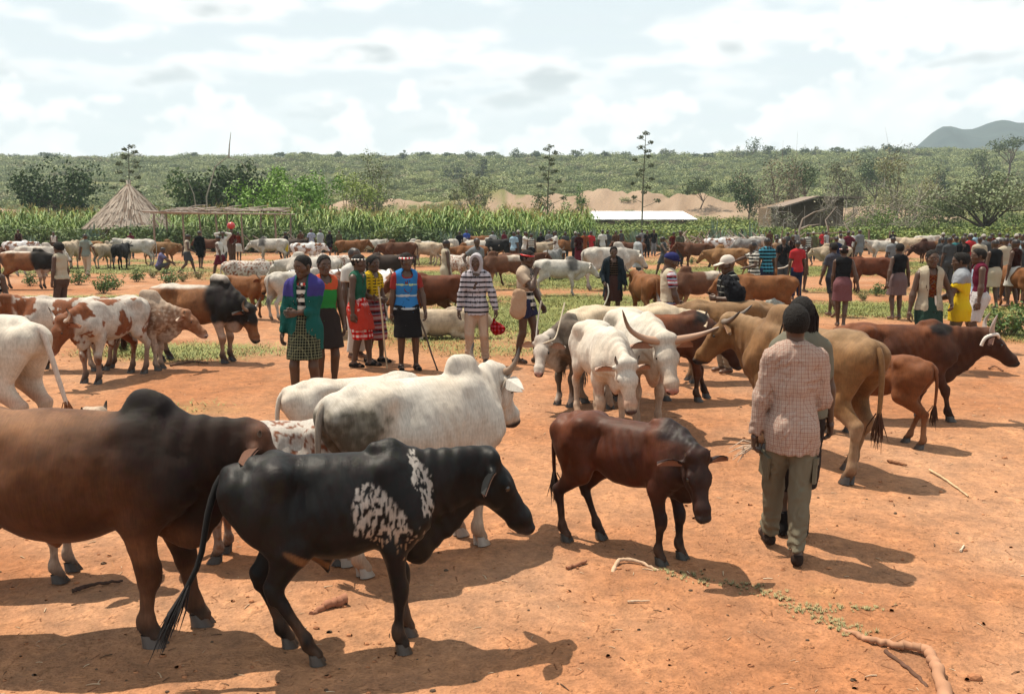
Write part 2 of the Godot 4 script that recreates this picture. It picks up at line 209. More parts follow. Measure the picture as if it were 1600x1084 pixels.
var HERD := [
	[7, Vector3(-16.01, 0, -30.73), 2.0, 1.12, "none", "brown cow with a dark shoulder on the far left, side on", "cattle in the far left group"],
	[1, Vector3(-19.30, 0, -37.85), 5.0, 1.1, "white", "white cow behind the dark-shouldered brown cow on the far left", "cattle in the far left group"],
	[3, Vector3(-21.40, 0, -38.75), -40.0, 1.0, "brown", "brown cow whose white-marked head juts in from the left edge", "cattle in the far left group"],
	[4, Vector3(-26.07, 0, -49.23), 0.0, 1.05, "none", "pied cow behind the white cow on the far left", "cattle in the far left group"],
	[0, Vector3(-20.81, 0, -43.95), 100.0, 1.15, "cream", "cream cow seen from behind left of the man in the grey-green shirt", "cattle in the far left group"],
	[1, Vector3(-19.27, 0, -43.95), 85.0, 1.05, "cream", "cream cow seen from behind right of the man in the grey-green shirt", "cattle in the far left group"],
	[0, Vector3(-18.24, 0, -43.37), 95.0, 1.05, "black", "black cow seen from behind beside the white cow", "cattle in the far left group"],
	[0, Vector3(-18.72, 0, -46.44), 178.0, 1.2, "white", "white cow with raised head facing left in front of the hut", "cattle in the far left group"],
	[1, Vector3(-18.01, 0, -47.80), 0.0, 1.05, "tan", "tan zebu facing right in front of the shelter's left posts", "cattle in the far left group"],
	[5, Vector3(-13.12, 0, -50.75), 180.0, 1.15, "none", "white cow with a dark grey neck facing left by the brushwood", "cattle behind the green-jacketed man"],
	[0, Vector3(-13.26, 0, -55.94), 0.0, 1.0, "dark", "dark cow behind the person in black and yellow", "cattle behind the green-jacketed man"],
	[8, Vector3(-7.69, 0, -27.14), 0.0, 0.98, "none", "white cow facing right behind the tan white-faced cow", "cattle behind the green-jacketed man"],
	[3, Vector3(-6.23, 0, -21.54), -24.0, 0.88, "orange", "thin tan cow with a pale face in front of the white cows", "cattle behind the green-jacketed man"],
	[1, Vector3(-5.77, 0, -26.69), 177.0, 1.1, "white", "white humped cow facing left behind the green-jacketed man", "cattle behind the green-jacketed man"],
	[0, Vector3(-5.10, 0, -21.40), 64.0, 0.98, "white", "white cow seen from behind just left of the green-jacketed man", "cattle behind the green-jacketed man"],
	[4, Vector3(-4.84, 0, -23.93), 180.0, 0.9, "none", "pied white cow between the green-jacketed man and the man in the green vest", "cattle behind the green-jacketed man"],
	[8, Vector3(-5.94, 0, -30.73), 170.0, 1.0, "none", "white cow at the back of the cluster behind the green-jacketed man", "cattle behind the green-jacketed man"],
	[0, Vector3(-3.57, 0, -18.57), 84.0, 1.05, "red", "red-brown cow seen from behind beside the man in the green vest", "cattle behind the green-jacketed man"],
	[0, Vector3(-8.93, 0, -51.55), 2.0, 1.05, "orange", "brown cow with white horns facing right below the sisal hedge", "cattle along the hedge"],
	[4, Vector3(-2.90, 0, -21.12), -62.0, 1.0, "none", "brown and white faced cow behind the yellow and black dress", "cattle between the standing men"],
	[2, Vector3(-4.00, 0, -29.88), 180.0, 1.05, "dark", "dark brown cow facing left behind the man in the blue waistcoat", "cattle between the standing men"],
	[0, Vector3(-1.63, 0, -19.95), 178.0, 0.98, "red", "red-brown cow behind the arm of the man in the hooded top", "cattle between the standing men"],
	[1, Vector3(-1.86, 0, -20.32), 182.0, 0.74, "orange", "tan calf in front of the red-brown cow", "cattle between the standing men"],
	[9, Vector3(-1.44, 0, -17.84), 10.0, 0.92, "cream", "cream cow lying on the grass beside the walking stick", "cattle between the standing men"],
	[1, Vector3(-5.54, 0, -45.79), 180.0, 1.08, "brown", "brown zebu facing left below the hedge", "cattle along the hedge"],
	[1, Vector3(-4.34, 0, -46.44), 175.0, 1.05, "cream", "cream humped cow between the brown zebu and the white cow", "cattle along the hedge"],
	[0, Vector3(-3.78, 0, -47.80), 172.0, 1.0, "cream", "second cream cow just right of the humped one", "cattle along the hedge"],
	[1, Vector3(-4.87, 0, -49.23), 190.0, 1.05, "white", "white cow with raised horns behind the cream humped cow", "cattle along the hedge"],
	[0, Vector3(-3.38, 0, -55.94), 60.0, 1.05, "white", "white cow seen from behind left of the person in blue", "cattle along the hedge"],
	[0, Vector3(-2.35, 0, -62.30), 0.0, 1.1, "orange", "orange-brown cow at the back below the maize", "cattle along the hedge"],
	[1, Vector3(-1.62, 0, -49.23), 4.0, 1.1, "white", "white cow facing right behind the man in the hooded top", "cattle along the hedge"],
	[2, Vector3(-0.81, 0, -49.23), 178.0, 1.15, "black", "black cow facing left behind the hooded man's right side", "cattle along the hedge"],
	[7, Vector3(-0.14, 0, -52.37), 0.0, 1.0, "none", "brown cow right of the black cow by the hedge", "cattle along the hedge"],
	[8, Vector3(-1.89, 0, -32.57), -50.0, 0.95, "none", "white cow between the two men in pale sleeveless shirts", "cattle between the standing men"],
	[6, Vector3(-0.34, 0, -30.73), 200.0, 1.0, "none", "brown cow with a tan back led on a rope", "cattle in the middle of the market"],
	[0, Vector3(0.27, 0, -32.57), 0.0, 1.0, "brown", "brown cow side on behind the man with the cloth bag", "cattle in the middle of the market"],
	[0, Vector3(1.35, 0, -49.23), 5.0, 1.0, "cream", "cream cow behind the person in the white top", "cattle along the hedge"],
	[0, Vector3(1.55, 0, -36.18), 70.0, 1.0, "grey", "grey cow seen from behind over the white cow's back", "cattle in the middle of the market"],
	[5, Vector3(1.44, 0, -28.07), 0.0, 0.98, "none", "white cow with a dark grey shoulder on the grass facing right", "cattle in the middle of the market"],
	[3, Vector3(3.17, 0, -52.37), 200.0, 1.05, "orange", "orange cow with a white face by the women in red", "cattle along the hedge"],
	[1, Vector3(3.18, 0, -30.73), 30.0, 1.25, "white", "big white zebu turned away behind the man in the dark jacket", "cattle in the middle of the market"],
	[0, Vector3(2.90, 0, -20.07), 98.0, 1.0, "orange", "orange-brown horned cow seen from behind left of the man in the navy cap", "cattle in the middle of the market"],
	[6, Vector3(4.39, 0, -21.98), 196.0, 0.95, "none", "brown humped cow with a white rump between the navy cap and the white cap", "cattle in the middle of the market"],
	[0, Vector3(8.95, 0, -45.16), 178.0, 1.05, "brown", "brown cow facing left by the brushwood heap", "cattle by the brushwood"],
	[1, Vector3(8.62, 0, -37.00), 160.0, 1.05, "tan", "tan cow turned three quarters away right of the brown one", "cattle by the brushwood"],
	[4, Vector3(12.73, 0, -57.91), 0.0, 1.05, "none", "pied white cow in the pack behind the tan cow", "cattle by the brushwood"],
	[8, Vector3(14.63, 0, -62.30), 10.0, 1.05, "none", "white cow in the pack right behind the tan cow", "cattle by the brushwood"],
	[2, Vector3(14.03, 0, -55.94), 170.0, 1.05, "grey", "grey cow with lowered head in the pack behind the striped boy", "cattle by the brushwood"],
	[1, Vector3(17.12, 0, -64.75), 30.0, 1.05, "white", "white humped cow at the right end of the pack by the brushwood", "cattle by the brushwood"],
	[0, Vector3(15.82, 0, -70.27), 180.0, 1.05, "white", "white cow at the back of the pack by the brushwood", "cattle by the brushwood"],
	[3, Vector3(19.61, 0, -76.83), 200.0, 1.0, "white", "white cow below the person in black at the fence", "cattle by the brushwood"],
	[0, Vector3(5.53, 0, -20.45), 176.0, 0.95, "orange", "orange-brown cow behind the tan zebu's hump", "cattle in the middle of the market"],
	[0, Vector3(9.10, 0, -31.93), 95.0, 0.9, "orange", "slim tan cow between the man in the teal stripes and the man in black", "cattle in the middle of the market"],
	[0, Vector3(11.37, 0, -29.61), 180.0, 0.98, "red", "red-brown young bull facing left between the two women in skirts", "cattle on the right"],
	[0, Vector3(20.17, 0, -50.75), 182.0, 1.05, "white", "white cow facing left right of the man in the grey-blue coat", "cattle on the right"],
	[8, Vector3(24.03, 0, -57.91), 0.0, 1.05, "none", "white zebu facing right behind the grey-shirted man", "cattle on the right"],
	[0, Vector3(23.98, 0, -55.94), 150.0, 1.1, "cream", "horned cream cow between the white zebu and the black-humped cow", "cattle on the right"],
	[6, Vector3(22.10, 0, -49.23), 182.0, 1.05, "tan", "tan cow with a dark hump facing left behind the cream waistcoat", "cattle on the right"],
	[0, Vector3(29.89, 0, -67.40), 0.0, 1.05, "white", "white cow behind the dark-humped tan cow", "cattle on the right"],
	[0, Vector3(36.06, 0, -75.08), 180.0, 1.05, "cream", "cream cow at the left end of the row of backs under the acacia", "row of cattle under the acacia"],
	[1, Vector3(37.85, 0, -76.83), 175.0, 1.05, "orange", "orange-tan cow in the row of backs under the acacia", "row of cattle under the acacia"],
	[0, Vector3(39.82, 0, -78.66), 0.0, 1.05, "tan", "tan cow beside the acacia trunk in the row of backs", "row of cattle under the acacia"],
	[1, Vector3(39.85, 0, -76.83), 180.0, 1.05, "cream", "cream humped cow right of the acacia trunk in the row", "row of cattle under the acacia"],
	[0, Vector3(41.88, 0, -78.66), 0.0, 1.05, "white", "white cow near the right end of the row under the acacia", "row of cattle under the acacia"],
	[3, Vector3(41.01, 0, -75.08), 160.0, 1.05, "tan", "tan cow at the right edge in the row under the acacia", "row of cattle under the acacia"],
	[0, Vector3(32.60, 0, -70.27), 200.0, 1.0, "grey", "grey cow left of the row of backs under the acacia", "row of cattle under the acacia"],
	[1, Vector3(-23.76, 0, -52.37), 180.0, 1.0, "tan", "tan cow behind the cream cows at the far left", "cattle in the far left group"],
	[0, Vector3(-18.78, 0, -57.91), 175.0, 1.0, "brown", "brown cow under the shelter's posts", "cattle in the far left group"],
	[4, Vector3(-10.58, 0, -47.80), 0.0, 1.0, "none", "pied cow in front of the brushwood at centre left", "cattle behind the green-jacketed man"],
	[0, Vector3(-8.46, 0, -55.94), 4.0, 1.0, "white", "white cow between the two brown cows below the hedge", "cattle along the hedge"],
	[1, Vector3(-1.91, 0, -42.80), 176.0, 1.0, "orange", "orange-tan cow behind the hooded man's head", "cattle along the hedge"],
	[0, Vector3(6.26, 0, -49.23), 180.0, 1.0, "brown", "brown cow behind the man in the long pale shirt", "cattle in the middle of the market"],
	[0, Vector3(17.19, 0, -57.91), 0.0, 1.0, "white", "white cow left of the rail fence", "cattle on the right"],
	[1, Vector3(14.41, 0, -41.71), 178.0, 1.0, "cream", "cream cow behind the dark shirted walkers on the right", "cattle on the right"],
	[0, Vector3(13.20, 0, -24.29), 100.0, 0.95, "orange", "orange-brown cow half hidden in the crowd at the right edge", "cattle on the right"]]

var CROWD := [
	[2, Vector3(-17.12, 0, -37.42), 95.0, 1.0, [Color(0.24, 0.28, 0.24), "weave"], [Color(0.52, 0.45, 0.34), "weave"], "man in a grey-green shirt and pale trousers walking away on the left", "people at the far left"],
	[1, Vector3(-30.63, 0, -57.91), -80.0, 1.0, [Color(0.1, 0.05, 0.03), "print"], [Color(0.1, 0.05, 0.03), "weave"], "person in a brown patterned top behind the cattle at the far left", "people at the far left"],
	[8, Vector3(-14.98, 0, -39.69), 10.0, 1.0, [Color(0.42, 0.38, 0.52), "wavy"], [Color(0.07, 0.075, 0.08), "weave"], "person crouching on the ground in front of the shelter", "people below the pole shelter"],
	[3, Vector3(-13.86, 0, -39.69), 20.0, 1.0, [Color(0.52, 0.45, 0.34), "weave"], [Color(0.07, 0.075, 0.08), "weave"], "herder striding in a pale waistcoat and dark skirt below the shelter", "people below the pole shelter"],
	[4, Vector3(-14.73, 0, -43.95), 80.0, 1.03, [Color(0.07, 0.075, 0.08), "thinbands"], [Color(0.014, 0.014, 0.016), "weave"], "tall person in dark stripes below the shelter", "people below the pole shelter"],
	[3, Vector3(-11.34, 0, -36.18), 160.0, 1.0, [Color(0.68, 0.65, 0.6), "weave"], [Color(0.13, 0.015, 0.03), "weave"], "person in white with a red waistband walking left below the shelter", "people below the pole shelter"],
	[6, Vector3(-13.43, 0, -43.37), -90.0, 1.02, [Color(0.68, 0.65, 0.6), "weave"], [Color(0.07, 0.075, 0.08), "weave"], "person in white with both arms raised to the head below the shelter", "people below the pole shelter"],
	[9, Vector3(-15.25, 0, -50.75), -80.0, 1.04, [Color(0.36, 0.14, 0.15), "print"], [Color(0.1, 0.05, 0.03), "weave"], "woman carrying a red pot on her head by the shelter's right end", "people below the pole shelter"],
	[1, Vector3(-15.37, 0, -52.37), 90.0, 0.95, [Color(0.6, 0.2, 0.04), "print"], [Color(0.68, 0.65, 0.6), "weave"], "woman in an orange top and white wrap by the shelter's right end", "people below the pole shelter"],
	[1, Vector3(-12.71, 0, -52.37), 150.0, 0.95, [Color(0.014, 0.014, 0.016), "weave"], [Color(0.7, 0.5, 0.05), "weave"], "herder in black with a yellow cloth round the hips beside the dark-necked cow", "people by the brushwood on the left"],
	[9, Vector3(-12.03, 0, -55.94), 100.0, 1.03, [Color(1, 1, 1), "wavy"], [Color(0.52, 0.45, 0.34), "weave"], "tall person in a blue and white wrap with a red headscarf", "people by the brushwood on the left"],
	[5, Vector3(-11.69, 0, -56.91), 80.0, 1.0, [Color(0.42, 0.44, 0.45), "weave"], [Color(0.07, 0.075, 0.08), "weave"], "person wrapped in a pale grey cloak by the brushwood", "people by the brushwood on the left"],
	[4, Vector3(-11.54, 0, -58.95), 60.0, 0.95, [Color(0.014, 0.014, 0.016), "weave"], [Color(0.13, 0.015, 0.03), "weave"], "person in black between the grey cloak and the brown cow", "people by the brushwood on the left"],
	[0, Vector3(-2.58, 0, -15.14), -40.0, 1.05, [Color(0.68, 0.65, 0.6), "weave"], [Color(0.68, 0.65, 0.6), "weave"], "dark-haired man standing behind the man in the green vest", "people among the cattle in the middle"],
	[1, Vector3(-1.84, 0, -25.84), 20.0, 1.0, [Color(0.52, 0.45, 0.34), "weave"], [Color(0.52, 0.45, 0.34), "weave"], "man in a pale sleeveless shirt facing right behind the hooded man", "people among the cattle in the middle"],
	[2, Vector3(-1.00, 0, -26.26), -60.0, 1.03, [Color(0.22, 0.23, 0.24), "weave"], [Color(0.07, 0.075, 0.08), "weave"], "man in a grey shirt with a reddish cap right behind the hooded man", "people among the cattle in the middle"],
	[0, Vector3(-3.15, 0, -55.94), 90.0, 0.95, [Color(0.014, 0.014, 0.016), "weave"], [Color(0.07, 0.075, 0.08), "weave"], "person in black by the white cow below the maize", "people among the cattle in the middle"],
	[0, Vector3(-2.82, 0, -57.91), 80.0, 1.0, [Color(0.05, 0.1, 0.4), "weave"], [Color(0.07, 0.075, 0.08), "weave"], "person in a blue top by the white cow below the maize", "people among the cattle in the middle"],
	[0, Vector3(0.09, 0, -45.16), 60.0, 1.0, [Color(0.34, 0.5, 0.62), "weave"], [Color(0.1, 0.05, 0.03), "weave"], "person in a light blue top behind the brown cow", "people among the cattle in the middle"],
	[10, Vector3(0.32, 0, -47.11), 100.0, 1.03, [Color(0.07, 0.075, 0.08), "weave"], [Color(0.07, 0.075, 0.08), "weave"], "man in a pale cap and dark jacket below the maize", "people among the cattle in the middle"],
	[7, Vector3(0.64, 0, -46.44), -20.0, 1.0, [Color(0.68, 0.65, 0.6), "weave"], [Color(0.36, 0.23, 0.14), "weave"], "person in white reaching out an arm beside the black-striped herder", "people among the cattle in the middle"],
	[1, Vector3(0.91, 0, -43.95), 80.0, 0.97, [Color(1, 1, 1), "bands"], [Color(0.014, 0.014, 0.016), "weave"], "herder in black and white stripes below the maize", "people among the cattle in the middle"],
	[7, Vector3(2.24, 0, -47.80), 185.0, 1.0, [Color(0.68, 0.65, 0.6), "weave"], [Color(0.1, 0.05, 0.03), "weave"], "person in a white vest with one arm stretched out to the left", "people among the cattle in the middle"],
	[10, Vector3(3.40, 0, -49.98), 100.0, 0.97, [Color(0.07, 0.075, 0.08), "weave"], [Color(0.014, 0.014, 0.016), "weave"], "man in a dark hat beside the women in red", "people among the cattle in the middle"],
	[9, Vector3(3.32, 0, -46.44), 100.0, 0.97, [Color(0.13, 0.015, 0.03), "print"], [Color(0.13, 0.015, 0.03), "weave"], "woman in a dark red wrap left of the green headscarf", "people among the cattle in the middle"],
	[9, Vector3(3.71, 0, -47.80), 90.0, 1.0, [Color(1, 1, 1), "print"], [Color(0.03, 0.16, 0.07), "weave"], "woman with a green headscarf among the people in red", "people among the cattle in the middle"],
	[9, Vector3(4.10, 0, -48.50), 80.0, 1.0, [Color(0.5, 0.035, 0.04), "weave"], [Color(0.1, 0.05, 0.03), "weave"], "woman in a bright red wrap beside the green headscarf", "people among the cattle in the middle"],
	[0, Vector3(4.85, 0, -49.98), 95.0, 1.03, [Color(0.68, 0.65, 0.6), "weave"], [Color(0.07, 0.075, 0.08), "weave"], "man in a white shirt behind the big white zebu", "people among the cattle in the middle"],
	[0, Vector3(5.36, 0, -52.37), 80.0, 1.0, [Color(0.07, 0.075, 0.08), "weave"], [Color(0.07, 0.075, 0.08), "weave"], "dark-clothed person just right of the man in the white shirt", "people among the cattle in the middle"],
	[4, Vector3(4.40, 0, -32.57), 20.0, 1.02, [Color(0.42, 0.44, 0.45), "weave"], [Color(0.07, 0.075, 0.08), "weave"], "man in a long pale shirt walking right past the white zebu", "people among the cattle right of the middle"],
	[0, Vector3(9.11, 0, -60.02), -80.0, 1.0, [Color(0.014, 0.014, 0.016), "weave"], [Color(0.22, 0.23, 0.24), "weave"], "dark person standing in front of the sisal left of the checked shirts", "people among the cattle right of the middle"],
	[3, Vector3(6.18, 0, -37.85), 150.0, 0.97, [Color(0.07, 0.075, 0.08), "weave"], [Color(0.07, 0.075, 0.08), "weave"], "person in dark grey striding left behind the navy cap", "people among the cattle right of the middle"],
	[9, Vector3(8.53, 0, -49.23), 60.0, 0.97, [Color(0.36, 0.14, 0.15), "print"], [Color(0.36, 0.14, 0.15), "print"], "woman in a reddish print beside the checked shirt", "people among the cattle right of the middle"],
	[0, Vector3(8.25, 0, -45.79), -70.0, 1.03, [Color(1, 1, 1), "gridlines"], [Color(0.07, 0.075, 0.08), "weave"], "man in a dark checked shirt by the brown cow", "people among the cattle right of the middle"],
	[0, Vector3(8.68, 0, -62.30), 90.0, 0.97, [Color(0.22, 0.23, 0.24), "weave"], [Color(0.07, 0.075, 0.08), "weave"], "grey-clothed person by the sisal behind the pale long shirt", "people among the cattle right of the middle"],
	[5, Vector3(17.27, 0, -70.27), 70.0, 0.95, [Color(0.014, 0.014, 0.016), "weave"], [Color(0.014, 0.014, 0.016), "weave"], "person wrapped in black beside the brushwood heap", "people among the cattle right of the middle"],
	[1, Vector3(19.90, 0, -73.40), 80.0, 0.9, [Color(0.6, 0.2, 0.04), "weave"], [Color(0.7, 0.5, 0.05), "weave"], "child in yellow behind the white cows by the brushwood", "people among the cattle right of the middle"],
	[7, Vector3(6.42, 0, -24.66), 195.0, 0.98, [Color(1, 1, 1), "bands"], [Color(0.07, 0.075, 0.08), "weave"], "young herder in a striped shirt reaching out to the left", "people in the right half of the market"],
	[0, Vector3(6.97, 0, -25.44), 95.0, 1.04, [Color(1, 1, 1), "tealbands"], [Color(0.02, 0.03, 0.08), "weave"], "man in a teal and black striped shirt seen from behind", "people in the right half of the market"],
	[0, Vector3(8.95, 0, -30.73), -90.0, 1.0, [Color(0.014, 0.014, 0.016), "weave"], [Color(0.07, 0.075, 0.08), "weave"], "herder in black holding a stick beside the red shirt", "people in the right half of the market"],
	[0, Vector3(8.19, 0, -26.69), 90.0, 0.98, [Color(0.5, 0.035, 0.04), "weave"], [Color(0.02, 0.03, 0.08), "weave"], "man in a red sleeveless shirt and dark trousers seen from behind", "people in the right half of the market"],
	[1, Vector3(9.22, 0, -29.61), -60.0, 1.0, [Color(1, 1, 1), "bands"], [Color(0.1, 0.05, 0.03), "weave"], "person in fine stripes just right of the red shirt", "people in the right half of the market"],
	[1, Vector3(10.05, 0, -35.39), 80.0, 0.96, [Color(0.36, 0.23, 0.14), "weave"], [Color(0.1, 0.05, 0.03), "weave"], "person in tan behind the herder in black", "people in the right half of the market"],
	[3, Vector3(14.97, 0, -47.11), 100.0, 1.0, [Color(1, 1, 1), "bands"], [Color(0.1, 0.05, 0.03), "weave"], "man in broad black and white stripes by the fence", "people in the right half of the market"],
	[0, Vector3(17.03, 0, -55.94), 90.0, 0.95, [Color(0.22, 0.23, 0.24), "weave"], [Color(0.07, 0.075, 0.08), "weave"], "person in grey left of the broad stripes by the fence", "people in the right half of the market"],
	[3, Vector3(18.87, 0, -55.94), 110.0, 0.97, [Color(0.42, 0.44, 0.45), "weave"], [Color(0.1, 0.05, 0.03), "weave"], "boy in pale grey walking by the rail fence", "people in the right half of the market"],
	[7, Vector3(20.41, 0, -57.91), 190.0, 0.97, [Color(0.52, 0.45, 0.34), "weave"], [Color(0.1, 0.05, 0.03), "weave"], "person stretching an arm out to the left at the fence", "people in the right half of the market"],
	[2, Vector3(15.85, 0, -43.95), 95.0, 1.03, [Color(0.13, 0.015, 0.03), "weave"], [Color(0.014, 0.014, 0.016), "weave"], "man in a crimson shirt with a hand on his hip", "people in the right half of the market"],
	[1, Vector3(14.70, 0, -41.71), 80.0, 0.97, [Color(0.68, 0.65, 0.6), "weave"], [Color(0.014, 0.014, 0.016), "weave"], "person in white half hidden by the crimson shirt", "people in the right half of the market"],
	[4, Vector3(17.56, 0, -47.11), 100.0, 1.05, [Color(0.22, 0.23, 0.24), "weave"], [Color(0.22, 0.23, 0.24), "weave"], "tall man in a long grey-blue coat by the white cattle", "people in the right half of the market"],
	[0, Vector3(12.81, 0, -31.32), 90.0, 1.0, [Color(0.22, 0.23, 0.24), "weave"], [Color(0.07, 0.075, 0.08), "weave"], "man in a grey shirt behind the woman in the black vest", "people in the right half of the market"],
	[0, Vector3(23.63, 0, -57.91), 90.0, 0.95, [Color(0.014, 0.014, 0.016), "weave"], [Color(0.014, 0.014, 0.016), "weave"], "dark head and shoulders behind the white cattle on the right", "people in the right half of the market"],
	[0, Vector3(14.44, 0, -30.73), 90.0, 1.0, [Color(0.07, 0.075, 0.08), "weave"], [Color(0.07, 0.075, 0.08), "weave"], "man in a dark jacket left in the crowd on the right", "crowd at the right edge"],
	[0, Vector3(15.52, 0, -32.57), 80.0, 1.0, [Color(0.03, 0.16, 0.17), "weave"], [Color(0.07, 0.075, 0.08), "weave"], "person in a teal top in the crowd behind the cream waistcoat", "crowd at the right edge"],
	[0, Vector3(14.87, 0, -30.73), -90.0, 1.02, [Color(0.014, 0.014, 0.016), "weave"], [Color(0.07, 0.075, 0.08), "weave"], "person in black with a dark red head cloth in the crowd", "crowd at the right edge"],
	[0, Vector3(17.03, 0, -34.64), 100.0, 1.02, [Color(0.5, 0.035, 0.04), "weave"], [Color(0.07, 0.075, 0.08), "weave"], "person in a red collar at the back of the crowd", "crowd at the right edge"],
	[10, Vector3(18.62, 0, -37.85), 95.0, 1.0, [Color(0.03, 0.16, 0.17), "weave"], [Color(0.07, 0.075, 0.08), "weave"], "person in a dark green cap at the back of the crowd", "crowd at the right edge"],
	[0, Vector3(15.42, 0, -30.73), 60.0, 1.0, [Color(0.52, 0.45, 0.34), "weave"], [Color(0.1, 0.05, 0.03), "weave"], "man in a light shirt behind the maroon waistcoat", "crowd at the right edge"],
	[10, Vector3(18.30, 0, -36.18), 90.0, 1.0, [Color(0.22, 0.23, 0.24), "weave"], [Color(0.07, 0.075, 0.08), "weave"], "grey-clothed person behind the light shirt in the crowd", "crowd at the right edge"],
	[1, Vector3(12.42, 0, -23.93), 100.0, 1.03, [Color(0.014, 0.014, 0.016), "weave"], [Color(0.52, 0.45, 0.34), "weave"], "herder in a black vest and a pale short wrap seen from behind", "crowd at the right edge"],
	[0, Vector3(13.92, 0, -26.26), 90.0, 1.03, [Color(0.52, 0.45, 0.34), "weave"], [Color(0.07, 0.075, 0.08), "weave"], "man in a khaki shirt right of the black vest", "crowd at the right edge"],
	[1, Vector3(13.15, 0, -24.29), 120.0, 1.03, [Color(0.1, 0.05, 0.03), "print"], [Color(0.68, 0.65, 0.6), "weave"], "herder in a red-brown beaded top and a white wrap at the right edge", "crowd at the right edge"],
	[0, Vector3(20.10, 0, -37.85), 90.0, 1.0, [Color(0.42, 0.38, 0.52), "weave"], [Color(0.07, 0.075, 0.08), "weave"], "person in lavender at the back of the crowd", "crowd at the right edge"],
	[10, Vector3(20.01, 0, -37.00), 80.0, 1.0, [Color(0.42, 0.44, 0.45), "weave"], [Color(0.07, 0.075, 0.08), "weave"], "person in pale grey at the back right of the crowd", "crowd at the right edge"],
	[0, Vector3(19.03, 0, -34.64), 170.0, 1.03, [Color(0.34, 0.5, 0.62), "weave"], [Color(0.07, 0.075, 0.08), "weave"], "person in light blue cut off by the right edge", "crowd at the right edge"],
	[2, Vector3(13.75, 0, -25.04), 60.0, 1.0, [Color(0.07, 0.075, 0.08), "weave"], [Color(0.1, 0.05, 0.03), "weave"], "person in dark clothes at the right edge with bare legs", "crowd at the right edge"],
	[0, Vector3(17.03, 0, -33.23), 80.0, 1.0, [Color(0.07, 0.075, 0.08), "weave"], [Color(0.07, 0.075, 0.08), "weave"], "dark-clothed person behind the black vest in the crowd", "crowd at the right edge"],
	[0, Vector3(16.47, 0, -31.32), 110.0, 0.97, [Color(0.1, 0.05, 0.03), "weave"], [Color(0.1, 0.05, 0.03), "weave"], "brown-clothed person between the black vest and the khaki shirt", "crowd at the right edge"],
	[0, Vector3(16.03, 0, -29.88), 80.0, 1.0, [Color(0.07, 0.075, 0.08), "weave"], [Color(0.014, 0.014, 0.016), "weave"], "dark-clothed person behind the beaded herder", "crowd at the right edge"],
	[0, Vector3(16.00, 0, -34.64), 70.0, 0.95, [Color(0.07, 0.075, 0.08), "weave"], [Color(0.07, 0.075, 0.08), "weave"], "dark-haired person behind the cream waistcoat's shoulder", "crowd at the right edge"],
	[0, Vector3(17.20, 0, -62.30), 90.0, 0.95, [Color(0.1, 0.05, 0.03), "weave"], [Color(0.1, 0.05, 0.03), "weave"], "person in brown in front of the upright brushwood", "people in the right half of the market"],
	[0, Vector3(2.99, 0, -52.37), 70.0, 0.95, [Color(0.07, 0.075, 0.08), "weave"], [Color(0.07, 0.075, 0.08), "weave"], "dark person behind the outstretched arm below the maize", "people among the cattle in the middle"],
	[0, Vector3(1.57, 0, -50.75), 90.0, 0.95, [Color(0.014, 0.014, 0.016), "weave"], [Color(0.07, 0.075, 0.08), "weave"], "dark-clothed person behind the white vest below the maize", "people among the cattle in the middle"],
	[1, Vector3(7.01, 0, -60.02), 100.0, 0.97, [Color(0.07, 0.075, 0.08), "weave"], [Color(0.1, 0.05, 0.03), "weave"], "dark figure by the sisal behind the zebu's hump", "people among the cattle right of the middle"],
	[0, Vector3(8.39, 0, -57.91), -90.0, 0.97, [Color(0.014, 0.014, 0.016), "weave"], [Color(0.014, 0.014, 0.016), "weave"], "black-clothed person in front of the sisal below the metal roof", "people among the cattle right of the middle"],
	[0, Vector3(19.99, 0, -60.02), 80.0, 0.93, [Color(0.5, 0.035, 0.04), "weave"], [Color(0.07, 0.075, 0.08), "weave"], "small figure in red behind the fence", "people in the right half of the market"],
	[0, Vector3(14.13, 0, -47.80), 90.0, 0.97, [Color(0.07, 0.075, 0.08), "weave"], [Color(0.014, 0.014, 0.016), "weave"], "dark-clothed man left of the broad stripes", "people in the right half of the market"],
	[1, Vector3(12.24, 0, -40.68), -80.0, 0.95, [Color(0.1, 0.05, 0.03), "print"], [Color(0.1, 0.05, 0.03), "weave"], "person in a brown print behind the herder in black", "people in the right half of the market"],
	[10, Vector3(16.92, 0, -52.37), 80.0, 0.95, [Color(0.11, 0.12, 0.06), "weave"], [Color(0.07, 0.075, 0.08), "weave"], "person in olive beside the fence post", "people in the right half of the market"],
	[0, Vector3(19.15, 0, -52.37), 100.0, 0.95, [Color(0.68, 0.65, 0.6), "weave"], [Color(0.1, 0.05, 0.03), "weave"], "person in white between the crimson shirt and the grey-blue coat", "people in the right half of the market"],
	[0, Vector3(12.06, 0, -34.64), 85.0, 0.97, [Color(0.02, 0.03, 0.08), "weave"], [Color(0.07, 0.075, 0.08), "weave"], "person in navy beyond the walking herder with the reddish skirt", "people in the right half of the market"],
	[3, Vector3(12.52, 0, -43.95), 150.0, 0.96, [Color(0.68, 0.65, 0.6), "weave"], [Color(0.1, 0.05, 0.03), "weave"], "person in a white vest behind the herder in black", "people in the right half of the market"],
	[10, Vector3(20.88, 0, -45.16), 90.0, 0.97, [Color(0.07, 0.075, 0.08), "weave"], [Color(0.07, 0.075, 0.08), "weave"], "man in a cap at the left back of the crowd", "crowd at the right edge"],
	[0, Vector3(19.76, 0, -41.71), 90.0, 0.97, [Color(0.36, 0.23, 0.14), "weave"], [Color(0.1, 0.05, 0.03), "weave"], "person in tan at the back of the crowd", "crowd at the right edge"],
	[0, Vector3(21.35, 0, -43.95), 90.0, 0.97, [Color(0.014, 0.014, 0.016), "weave"], [Color(0.014, 0.014, 0.016), "weave"], "person in black at the very back of the crowd", "crowd at the right edge"],
